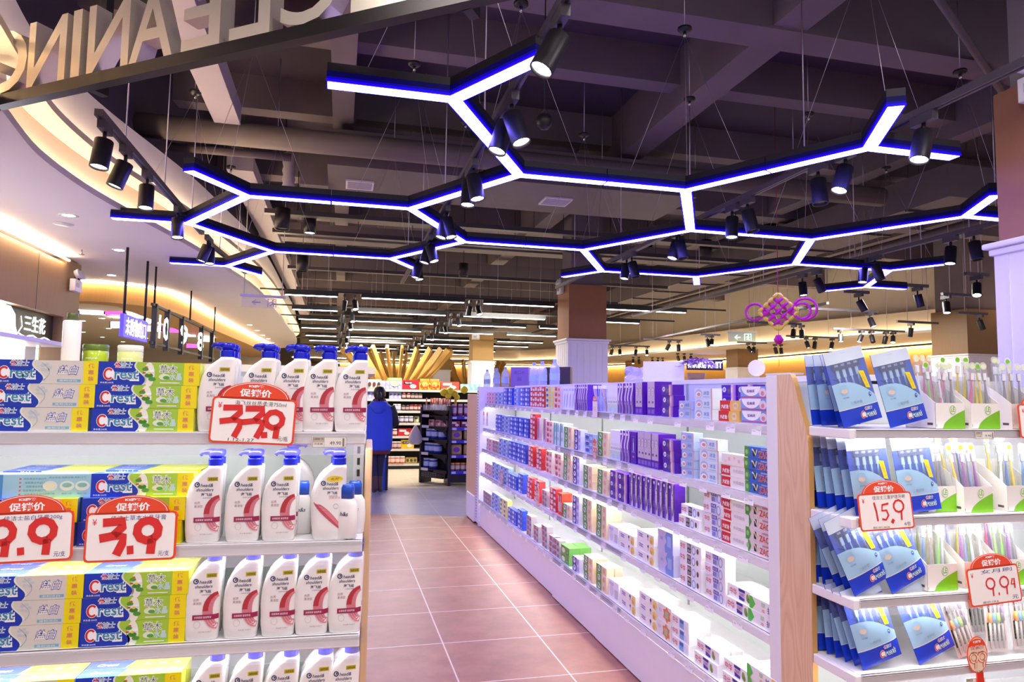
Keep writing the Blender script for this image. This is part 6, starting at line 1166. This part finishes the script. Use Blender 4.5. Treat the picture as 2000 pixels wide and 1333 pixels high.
# blue bin by the person
bb = thing('display_bin', 'bright blue plastic display bin with a dark post beside the person\'s legs', 'bin', (0.44, 11.2, 0))
b = MB(); b.loft([[(-.28+k*.0, -.2, 0), (.32, -.2, 0), (.32, .2, 0), (-.28, .2, 0)], [(-.34, -.25, .5), (.34, -.25, .5), (.34, .25, .5), (-.34, .25, .5)]], M('bin_blue', '#2a5ad0', .3, noise=.05), smooth=False); b.build('bin', bb)
b = MB(); b.box((.30, -.27, 0), (.335, -.235, .92), BM); b.box((-.34, -.27, .88), (.335, -.235, .92), BM); b.build('post', bb)
# ---- wooden rib trees of the food court
for i, (px, y, n_, R_, z1, half) in enumerate([(775, 23.5, 24, 1.75, 3.0, None), (918, 31, 16, 1.5, 3.0, None)]):
    p = aty(px, 740, y); t = thing('rib_tree', '%s tree-like pillar of slanting yellow wooden ribs beyond the shelves' % ('left' if i == 0 else 'right'), 'wooden structure', (p.x, y, 0))
    b = MB(); b.lathe([(.35, 0), (.35, 1.7)], TAN, seg=14, caps=False); b.build('trunk', t)
    for k in range(n_):
        a = 2*pi*k/n_; d = Vector((cos(a), sin(a), 0)); b = MB(); b.M = frame((0, 0, 0), (-d.y, d.x, 0), (0, 0, 1)); w = .04
        P = [Vector((0, 0, 0))]
        A = [(.32, 1.55), (.55, 1.75), (1.15, 2.35), (R_, z1)]; B2 = [(.32, 1.25), (.75, 1.62), (1.4, 2.28), (R_+.15, z1-.12)]
        b.M = I4; n2 = Vector((-d.y, d.x, 0))*w
        V = [d*r+Vector((0, 0, z))+n2*s for s in (-1, 1) for r, z in A+B2]
        b.add(V, [(0, 1, 5, 4), (1, 2, 6, 5), (2, 3, 7, 6), (8, 12, 13, 9), (9, 13, 14, 10), (10, 14, 15, 11), (0, 8, 9, 1), (1, 9, 10, 2), (2, 10, 11, 3), (4, 5, 13, 12), (5, 6, 14, 13), (6, 7, 15, 14), (3, 11, 15, 7)], YWOOD); b.build('rib', t)
# ---- right: lighting tracks with spots, ornament, signs
TR = [((1555, 604), (1711, 612), [1697]), ((1460, 631), (1582, 633), [1565, 1583]), ((1627, 644), (1765, 650), [1641, 1682, 1701, 1729, 1743]), ((1536, 658), (1656, 661), [1578, 1597, 1634]), ((1752, 630), (1838, 633), [1781]),
      ((1440, 670), (1557, 671), [1465, 1479, 1530, 1544]), ((1228, 697), (1310, 699), [1237, 1248, 1275, 1287, 1296]), ((1318, 690), (1358, 692), [1323, 1334, 1346]), ((1192, 676), (1272, 678), [1196, 1211, 1244, 1266]), ((1256, 664), (1330, 667), [1306, 1323]), ((1368, 655), (1402, 657), [1380, 1388]),
      ((1840, 577), (1900, 581), [1847]), ((1770, 560), (1815, 562), [1793]), ((1650, 572), (1700, 574), [1679]), ((1870, 613), (1936, 615), [1918]), ((1885, 538), (1930, 541), [1907])]
for i, (a, c, sp) in enumerate(TR):
    z = 3.0; A = atz(*a, z); C = atz(*c, z)
    if A.y > 24: A = A*1; 
    C.y = A.y; track(A.x, A.y, C.x, C.y, z, 'short dark lighting track over the right aisles, %s of that scatter, nearest %s spotlights' % (ORD[i], ['one', 'two', 'three', 'four', 'five'][len(sp)-1]), 2)
    for k, px in enumerate(sp):
        p = atz(px, a[1]+(c[1]-a[1])*(px-a[0])/(c[0]-a[0]), z); p.y = A.y; lit = (k+i) % 3 != 1
        spot((p.x, A.y, z), (random.uniform(-.5, .5), random.uniform(-.5, .3), -1), 'small black spotlight, %s from left on the %s short track over the right aisles' % (ORD[k], ORD[i]), lit, 'far spotlights')
track(7.6, 9.5, 8.6, 24, 3.02, 'very long dark lighting track running lengthwise over the right aisles', 5)
kc = aty(1520, 609, 6.6); kr = thing('knot_ornament', 'magenta and yellow Chinese knot ornament hanging from the ceiling at right', 'ornament', kc, -0.6)
MAG = M('magenta_balloon', '#d81a8c', .3, noise=.08, scale=12); YEL = M('yellow_balloon', '#ffe23a', .3, noise=.06, scale=12)
def bal(a, c, r, m, n=1, name='balloon'):
    b = MB(); a, c = Vector(a), Vector(c); pts = []; rs = []
    for q in range(n):
        for t, k in ((0.02, .45), (.2, .95), (.5, 1.05), (.8, .95), (.98, .45)): pts.append(a+(c-a)*((q+t)/n)); rs.append(r*k)
    b.tube(pts, rs, m, 8); return b.build(name, kr)
S_ = .205
cor = [Vector((-S_, 0, 0)), Vector((0, 0, S_)), Vector((S_, 0, 0)), Vector((0, 0, -S_))]
for i in range(4): bal(cor[i], cor[(i+1) % 4], .02, YEL, 4, 'border')
for k in range(3):
    t = (k+1)/4
    bal(cor[0].lerp(cor[1], t)+Vector((0, .015, 0)), cor[3].lerp(cor[2], t)+Vector((0, .015, 0)), .017, MAG, 3, 'lattice'); bal(cor[0].lerp(cor[3], t)-Vector((0, .015, 0)), cor[1].lerp(cor[2], t)-Vector((0, .015, 0)), .017, MAG, 3, 'lattice')
for s in (-1, 1):
    for q, R1 in ((0, .085), (1, .115)) if s > 0 else ((0, .09),):
        b = MB(); b.tube([(s*(S_*.72+R1*1.05*(1-cos(t))), .0, .02*q+R1*sin(t)) for t in [2*pi*j/20+.0 for j in range(21)]], .014, MAG, 8); b.build('loop', kr)
b = MB(); b.tube([(0, 0, S_), (0, 0, 5.0-kc.z)], .004, K('#b01848'), 5); b.build('cord', kr)
b = MB(); b.tube([(0, 0, -S_), (0, 0, -.27)], .003, K('#b01848'), 5); b.tube([(.0, 0, -.35), (.0, 0, -.60)], .004, YEL, 5); b.build('cord', kr)
b = MB()
for j in range(10): a = 2*pi*j/10; b.tube([(.02*cos(a), .02*sin(a), -.26), (.042*cos(a), .042*sin(a), -.31), (.02*cos(a), .02*sin(a), -.36)], [.006, .014, .006], MAG, 6)
b.build('tassel_ball', kr)
def exitsign(loc, rz, W, H, label, lit=True):
    r = thing('exit_sign', label, 'sign', loc, rz); b = MB(); b.box((-W/2, -.02, H), (W/2, .02, H+.03), K('#b8b4ac')); b.build('mount_bar', r)
    b = MB(); b.box((-W/2+.02, -.004, 0), (W/2-.02, .004, H), CLEAR('exit_glass' if lit else 'exit_glass_plain', (.62, .70, .55) if lit else (.9, .88, .86), .55 if lit else .07, .1)); b.build('glass_panel', r)
    g_ = M('exit_green', '#9af0c0', .4, emit=(.45, 1, .7), es=1.2) if lit else K('#8a8a88')
    b = MB(); b.M = FRONT((0, -.006, 0)); b.stroke([(-W*.05, H*.5), (-W*.22, H*.5)], H*.1, g_); b.stroke([(-W*.15, H*.75), (-W*.24, H*.5), (-W*.15, H*.25)], H*.09, g_); x = W*.2
    b.stroke([(x-H*.35, H*.12), (x-H*.35, H*.88), (x+H*.35, H*.88), (x+H*.35, H*.12)], H*.08, g_); b.stroke([(x-.02, H*.2), (x, H*.4), (x+.01, H*.6)], H*.1, g_); b.stroke([(x+.025, H*.15), (x+.01, H*.42)], H*.09, g_); b.stroke([(x-.03, H*.5), (x, H*.6), (x+.03, H*.5)], H*.07, g_); b.ell(x+.01, H*.72, H*.07, H*.07, g_, 0, seg=10); b.build('pictogram', r)
    for s in (-.42, .42): b = MB(); b.tube([(s*W, 0, H+.03), (s*W, 0, 5.0-loc[2])], .006, K('#c8c4c0'), 5); b.build('hanging_rod', r)
p = aty(1449, 668, 11.0); exitsign((p.x, 11.0, p.z), -.3, .52, .16, 'green glass exit sign with left arrow hanging near the knot ornament')
p = aty(513, 602, 9.5); exitsign((p.x, 9.5, p.z), .1, .56, .14, 'pale glass exit sign with left arrow before the curved soffit', False)
p = aty(1376, 714, 22); r = thing('neon_sign', 'lit blue-white lettered shop sign on the far yellow wall', 'sign', (p.x, 22, p.z), -.25)
NEON = M('blue_white_neon', '#ffffff', .4, emit=(.85, .85, 2.4), es=2.2); b = MB(); b.box((-.62, .02, -.17), (.66, .06, -.14), K('#2a2440')); b.box((-.62, .04, -.17), (.66, .06, .2), K('#3a3060')); b.build('board', r)
b = MB(); b.M = FRONT((0, .015, .0)); b.text('针织家纺', -.26, .02, .66, .24, NEON, 0, .012); b.text('KNIT', .38, .02, .50, .22, NEON, 0, .02); b.build('lettering', r)
# twin emergency lamps on columns and kiosk
def emlamp(loc, rz, label):
    r = thing('emergency_lamp', label, 'emergency lamp', loc, rz, 'twin emergency lamps'); b = MB(); b.box((-.11, -.06, 0), (.11, 0, .14), K('#e8e6ea'), .006); b.box((-.07, -.062, .05), (.02, -.06, .10), K('#b0acb4')); b.build('body', r)
    for s in (-1, 1): b = MB(); b.M = Matrix.Translation((s*.055, -.05, .2)) @ Matrix.Rotation(radians(70), 4, 'X'); b.lathe([(0, -.02), (.045, -.015), (.055, .03), (.05, .032), (0, .02)], K('#dcdae0'), seg=14, caps=False); b.build('lamp_head', r); b = MB(); b.tube([(s*.055, -.03, .14), (s*.055, -.04, .17)], .01, BLACK, 6); b.build('bracket', r)
p = atx(1093, 575, 3.60); emlamp((3.63, 11.12, p.z), -pi/2, 'white twin emergency lamp on the central brown column')
p = atx(1990, 210, 3.75); emlamp((3.755, 2.90, p.z), -pi/2, 'white twin emergency lamp at the photo\'s right edge on the near column')
p = aty(916, 660, 19.1); emlamp((3.69, 19.12, p.z-.05), 0, 'white twin emergency lamp on the second brown column')
p = atx(145, 548, -3.04); emlamp((-3.035, 8.95, 2.62), pi/2, 'white twin emergency lamp on the kiosk\'s wooden post')
# ---- left: kiosk, checkout signs, lamps, downlights
kb = thing('kiosk', 'cosmetics kiosk with a wooden header, lit white counters and a lettered board', 'kiosk', (-3.06, 7.0, 0))
b = MB(); b.box((-.5, -3.0, 2.31), (0, 1.80, 2.92), BWOOD)
for k in range(4): b.box((-.001, -1.8+k*.95, 2.31), (.002, -1.795+k*.95, 2.92), BLACK)
b.build('header', kb); b = MB(); b.box((-.5, 1.80, 0), (0.0, 2.25, 2.98), BWOOD); b.build('post', kb)
b = MB(); b.box((-.12, -2.0, 2.0), (-.10, 1.8, 2.31), M('olive_board', '#3a3a24', .3, noise=.1)); b.M = frame((-.096, 1.0, 2.15), (0, 1, 0), (0, 0, 1)); WL = M('white_sign_light', '#ffffff', .4, emit=(1, 1, 1), es=2.5); b.text('三生花', .33, 0.02, .52, .17, WL, 0, .01); b.stroke([(-.15+.09*k, -.11+.015*sin(k*1.7)) for k in range(11)], .012, WL, 0)
b.stroke([(-.02, .08), (.02, -.02), (-.07, -.1)], .012, WL, 0); b.build('lettered_board', kb)
b = MB(); b.box((-.40, -2.8, 1.62), (-.36, 1.8, 2.32), M('lit_white_panel', '#ffffff', .4, emit=(1, 1, 1), es=1.6)); b.build('lit_panel', kb)
b = MB(); b.box((-.1, -2.8, 2.28), (-.06, .55, 2.30), WL); A = [(-2.8+3.0*t, 2.02+.0*t) for t in (0, 1)]
b.M = frame((-.092, -1.2, 2.17), (0, 1, 0), (0, 0, 1)); b.poly([(-1.2, -.17), (2.13, -.17), (2.06, -.05), (2.04, .06), (1.93, .13), (-1.2, .13)], WL, 0); b.build('lit_cloud', kb)
b = MB(); b.box((-.5, -2.8, 1.96), (.12, 1.8, 2.0), WMETAL, .004); b.box((-.5, -2.8, 0), (.0, 1.8, 1.1), WHITE); b.build('counter', kb)
b = MB(); b.box((-.02, -2.8, 1.1), (-.012, 1.2, 1.92), CLEAR('kiosk_glass', (.8, .95, .95), .2, .05)); b.box((-.03, 1.2, 1.1), (.0, 1.24, 1.95), CHROME); b.build('glass_front', kb)
es = thing('hanging_sign', 'blue-lit hanging board in white Chinese lettering near the checkouts', 'sign', (-2.22, 8.0, 2.07))
BMG = M('blue_sign_board', '#2a22a0', .35, emit=(.1, .06, .9), es=.5); b = MB(); b.box((-.02, -.06, -.02), (.02, .86, .22), BMG); b.build('board', es); b = MB(); b.M = frame((.022, .4, .10), (0, 1, 0), (0, 0, 1)); b.text('未购物出口', 0, 0, .78, .19, NEON, 0, .012); b.build('lettering', es)
for y in (0.0, .8): b = MB(); b.tube([(0, y, .22), (0, y, .93)], .014, BLACK, 6); b.build('rod', es)
nf = thing('checkout_sign', 'long black hanging frame with white checkout numbers ten, nine and eight', 'sign', (-2.2, 9.0, 2.0))
def ny(px, py=650): return atx(px, py, -2.2).y-9.0
b = MB(); L = ny(420)
for z in (.06, .52): b.box((-.015, 0, z-.015), (.015, L, z+.015), BLACK)
b.build('frame', nf)
for px in (300, 325, 354, 393, 414): y = ny(px); b = MB(); b.box((-.03, y-.02, 0), (.03, y+.04, .54), BLACK); b.build('frame_post', nf)
for px, t in ((317, '10'), (357, '9'), (390, '8')): y = ny(px); b = MB(); b.M = frame((.02, y, .28), (0, 1, 0), (0, 0, 1)); b.text(t, 0, 0, .55 if t == '10' else .5, .30, WL, 0, .02); b.build('number', nf)
for y in (.1, L*.5, L-.1): b = MB(); b.tube([(0, y, .53), (0, y, .99)], .012, BLACK, 6); b.build('rod', nf)
MGL = M('magenta_lamp', '#ff40c0', .4, emit=(1, .05, .6), es=1.6); WHL = M('white_tube_lamp', '#ffffff', .4, emit=(1, .97, 1), es=6)
for i, (xa, xb, y0_, y1_, m, y) in enumerate([(158, 206, 598, 615, WHL, 13.5), (206, 246, 602, 616, MGL, 13.5), (248, 284, 612, 622, WHL, 13.5), (217, 240, 629, 641, WHL, 14.5), (285, 318, 621, 631, WHL, 14.5), (318, 352, 624, 634, MGL, 14.5), (287, 316, 637, 648, WHL, 15.5), (318, 352, 641, 650, MGL, 15.5), (360, 384, 650, 658, WHL, 16.5), (364, 392, 672, 680, MGL, 17), (395, 420, 660, 668, WHL, 17)]):
    a = aty(xa, y0_, y); c = aty(xb, y1_, y); r = thing('tube_lamp', '%s tube lamp over the checkouts, %s of the scatter from the left' % ('glowing white' if m is WHL else 'glowing magenta', ORD[i]), 'tube lamp', ((a.x+c.x)/2, y, (a.z+c.z)/2), 0, 'checkout tube lamps'); w, h = (c.x-a.x)/2, (a.z-c.z)/2
    b = MB(); b.box((-w, -h, -h), (w, h, h), m); b.build('diffuser', r)
    for s in (-1, 1): b = MB(); b.box((s*w-.01, -h*1.03, -h*1.03), (s*w+.01, h*1.03, h*1.03), BLACK); b.build('end_cap', r); b = MB(); b.tube([(s*w*.9, 0, h), (s*w*.9, 0, 2.86-(a.z+c.z)/2)], .004, BLACK, 4); b.build('rod', r)
def downlight():
    r = thing('downlight', 'x', 'x'); b = MB(); b.lathe([(.05, -.002), (.075, -.006), (.08, 0)], K('#e8e4e4'), seg=18, caps=False); b.build('trim_ring', r); b = MB(); b.lathe([(.05, -.002), (0, -.0015)], LENS, seg=16, caps=False); b.build('lens', r); return r
DK = Kind(downlight)
for i, (px, py) in enumerate([(134, 421), (233, 489), (218, 538), (488, 635), (502, 646), (513, 655), (524, 662), (532, 670), (540, 677)]):
    p = atz(px, py, 2.998); put(DK, p, 0, 'round recessed downlight in the white soffit, %s from the camera' % ORD[i], 'downlight', 'soffit downlights')
for i, (px, py) in enumerate([(199, 622), (161, 627), (212, 642), (162, 649), (200, 659), (250, 652), (279, 602), (285, 661), (240, 668), (150, 605)]):
    p = atz(px, py, 2.858); put(DK, p, 0, 'round downlight in the tan checkout ceiling, %s of that group' % ORD[i], 'downlight', 'checkout downlights')
p = atz(124, 438, 2.999); b = MB(); b.lathe([(.0, -.008), (.07, -.006), (.085, 0)], K('#dcd4d8'), seg=20, caps=False); o = b.build('ceiling_speaker'); o.location = p; tag(o, 'flat round ceiling speaker in the white soffit near the first downlight', 'speaker')
p = atz(160, 488, 2.999); b = MB(); b.tube([(0, 0, 0), (0, 0, -.05)], .008, CHROME, 6); b.lathe([(.03, 0), (.03, .004), (0, .004)], CHROME, (0, 0, -.055), 10); o = b.build('sprinkler'); o.location = p; tag(o, 'small sprinkler head under the white soffit', 'sprinkler')

b = MB(); b.tube([(-3.02, 4.2, 2.95), (-3.02, 8.75, 2.95)], .012, WARM, 5); tag(b.build('cove_light_strip'), 'warm LED strip along the top of the kiosk\'s wooden header', 'light strip')
b = MB(); b.tube([(p.x+.05, p.y-.05, 2.975) for p in bk[6:]], .006, WARM, 5); tag(b.build('cove_light_strip'), 'warm LED strip along the top of the curved wooden bulkhead', 'light strip')
# ================================================================== PERSON (seen from behind)
pr_ = thing('person', 'person seen from behind in a blue hooded vest, dark leggings and brown boots', 'person', (0.585, 10.46, 0.002), -0.1)
J = [('pel', 0, 0, .86, .12), ('spi', 0, .01, 1.06, .115), ('che', 0, .02, 1.24, .125), ('nec', 0, .035, 1.375, .05), ('hea', 0, .06, 1.45, .072), ('top', 0, .055, 1.535, .07),
     ('shL', -.15, .02, 1.29, .06), ('elL', -.235, .04, 1.04, .045), ('wrL', -.14, .26, 1.0, .03), ('paL', -.11, .32, 1.0, .028), ('shR', .15, .02, 1.29, .06), ('elR', .25, .03, 1.05, .047), ('wrR', .16, .26, 1.02, .03), ('paR', .13, .32, 1.02, .028),
     ('hiL', -.08, 0, .80, .095), ('knL', -.06, .0, .45, .062), ('anL', -.02, -.02, .09, .045), ('toL', -.05, .12, .04, .036), ('hiR', .08, 0, .80, .095), ('knR', .03, .03, .45, .062), ('anR', .03, .05, .09, .045), ('toR', .05, .19, .04, .036)]
ED = [('pel', 'spi'), ('spi', 'che'), ('che', 'nec'), ('nec', 'hea'), ('hea', 'top'), ('che', 'shL'), ('shL', 'elL'), ('elL', 'wrL'), ('wrL', 'paL'), ('che', 'shR'), ('shR', 'elR'), ('elR', 'wrR'), ('wrR', 'paR'), ('pel', 'hiL'), ('hiL', 'knL'), ('knL', 'anL'), ('anL', 'toL'), ('pel', 'hiR'), ('hiR', 'knR'), ('knR', 'anR'), ('anR', 'toR')]
for s, h in ((-1, 'L'), (1, 'R')):
    px_, py_, pz_ = [(j[1], j[2], j[3]) for j in J if j[0] == 'pa'+h][0]
    for k in range(4):
        dx = -s*(.004)+(k-1.5)*.0; dz = (1.5-k)*.017; L = (.055, .062, .058, .046)[k]
        J += [('f%d%s' % (k, h), px_-s*.012, py_+.045, pz_+dz, .0085), ('g%d%s' % (k, h), px_-s*.03, py_+.045+L*.6, pz_+dz-.004, .0075)]; ED += [('pa'+h, 'f%d%s' % (k, h)), ('f%d%s' % (k, h), 'g%d%s' % (k, h))]
    J += [('t0'+h, px_-s*.03, py_+.005, pz_+.035, .009), ('t1'+h, px_-s*.05, py_+.035, pz_+.045, .008)]; ED += [('wr'+h, 't0'+h), ('t0'+h, 't1'+h)]
ix = {j[0]: i for i, j in enumerate(J)}
me = bpy.data.meshes.new('sk'); me.from_pydata([j[1:4] for j in J], [(ix[a], ix[c]) for a, c in ED], []); so = bpy.data.objects.new('sk', me); COL.objects.link(so)
sm = so.modifiers.new('skin', 'SKIN'); sm.branch_smoothing = 0.6
if not me.skin_vertices:
    bm = bmesh.new(); bm.from_mesh(me); bm.verts.layers.skin.verify(); bm.to_mesh(me); bm.free()
for i, j in enumerate(J): me.skin_vertices[0].data[i].radius = (j[4], j[4]*(.78 if j[0] in ('pel', 'spi', 'che') else 1)); me.skin_vertices[0].data[i].use_root = (i == 0)
ss = so.modifiers.new('sub', 'SUBSURF'); ss.levels = 2
dg = bpy.context.evaluated_depsgraph_get(); bmesh_ = bpy.data.meshes.new_from_object(so.evaluated_get(dg)); bpy.data.objects.remove(so)
SKIN_, LEGG, BOOT, SLEEVE = M('skin', '#d8a88c', .5, noise=.04), M('dark_leggings', '#24203a', .8, noise=.08), M('brown_boot', '#4a3434', .6, noise=.12, scale=25), M('dark_sleeve', '#241f26', .8, noise=.1)
for m in (SKIN_, LEGG, BOOT, SLEEVE): bmesh_.materials.append(m)
for p in bmesh_.polygons:
    c = p.center; p.use_smooth = True
    p.material_index = 2 if c.z < .27 else 1 if c.z < .86 and abs(c.x) < .2 and c.y < .2 else 0 if c.z > 1.36 or c.y > .255 else 3
bo = bpy.data.objects.new('body', bmesh_); COL.objects.link(bo); bo.parent = pr_
VEST = M('blue_vest', '#2a4cc4', .75, noise=.1, scale=6, bump=.2); KNIT_ = M('maroon_knit', '#6a2f34', .9, noise=.12, scale=40); HAIR = M('dark_hair', '#1c1514', .45, noise=.2, scale=50, stretch=(1, 1, .2))
def shell(name, rows_, mat, n=28, wr=0.0):
    b = MB(); rings = []
    for z, cx, cy, rx, ry in rows_: rings.append([(cx+rx*math.copysign(abs(cos(t))**.85, cos(t))*(1+wr*sin(5*t+z*9)), cy+ry*math.copysign(abs(sin(t))**.85, sin(t))*(1+wr*sin(7*t+z*13)), z) for t in [2*pi*j/n for j in range(n)]])
    b.loft(rings, mat); return b.build(name, pr_)
shell('sweater_hem', [(.60, 0, .01, .178, .135), (.63, 0, .01, .185, .142), (.76, 0, .01, .19, .145)], KNIT_, wr=.008)
shell('vest', [(.655, 0, .01, .195, .152), (.665, 0, .01, .202, .158), (.80, 0, .01, .205, .160), (.98, 0, .012, .205, .158), (1.12, 0, .015, .208, .155), (1.22, 0, .018, .207, .148), (1.30, 0, .02, .185, .125), (1.345, 0, .025, .12, .095), (1.37, 0, .03, .085, .075)], VEST, wr=.012)
b = MB(); rings = []
for q, (zz, rx, ry, dz) in enumerate([(1.375, .10, .085, 0), (1.36, .125, .11, -.02), (1.32, .14, .125, -.05), (1.28, .13, .125, -.07), (1.26, .10, .11, -.07)]):
    rings.append([(rx*cos(t), -.035+ry*sin(t)*(1 if sin(t) < 0 else .45), zz+dz*max(0, -sin(t))) for t in [2*pi*j/24 for j in range(24)]])
b.loft(rings, VEST); b.build('hood', pr_)
shell('scarf', [(1.335, 0, .03, .105, .085), (1.365, 0, .03, .11, .09), (1.40, 0, .035, .09, .08), (1.415, 0, .04, .07, .07)], KNIT_, wr=.03)
for s in (-1, 1):
    b = MB(); b.tube([(s*.16, .02, 1.29), (s*.21, .025, 1.18), (s*.243, .035, 1.045), (s*.20, .15, 1.02), (s*.155, .24, 1.01)], [.075, .066, .058, .05, .042], SLEEVE, 12); b.build('sleeve', pr_)
b = MB(); rings = []
for z, rx, ry, cy in [(1.40, .05, .04, .0), (1.43, .078, .075, .02), (1.48, .088, .088, .03), (1.53, .087, .09, .04), (1.57, .07, .075, .045), (1.595, .04, .045, .05), (1.603, .01, .01, .05)]:
    rings.append([(rx*cos(t), cy+ry*(sin(t) if sin(t) < 0 else sin(t)*(.35 if z < 1.55 else .9)), z) for t in [2*pi*j/22 for j in range(22)]])
b.loft(rings, HAIR); b.tube([(0, -.06, 1.49), (0, -.10, 1.47), (0, -.105, 1.42), (0.005, -.09, 1.37)], [.03, .036, .034, .012], HAIR, 12); b.build('hair', pr_)
b = MB(); b.lathe([(0, -.012), (.011, -.006), (.012, 0), (.006, .02), (0, .022)], SKIN_, (0, .131, 1.458), 10, caps=False); b.build('nose', pr_)
for s in (-1, 1):
    b = MB(); b.lathe([(0, -.009), (.01, -.004), (.01, .004), (0, .009)], CW, (s*.028, .118, 1.485), 10, caps=False); b.lathe([(0, -.004), (.005, 0), (0, .004)], BLACK, (s*.028, .127, 1.485), 8, caps=False); b.build('eye', pr_)
    b = MB(); b.lathe([(0, -.028), (.012, -.018), (.014, .01), (0, .028)], SKIN_, (s*.076, .06, 1.465), 10, caps=False); b.build('ear', pr_)
b = MB(); b.box((-.022, .118, 1.424), (.022, .126, 1.432), K('#b05a58'), .003); b.build('mouth', pr_)
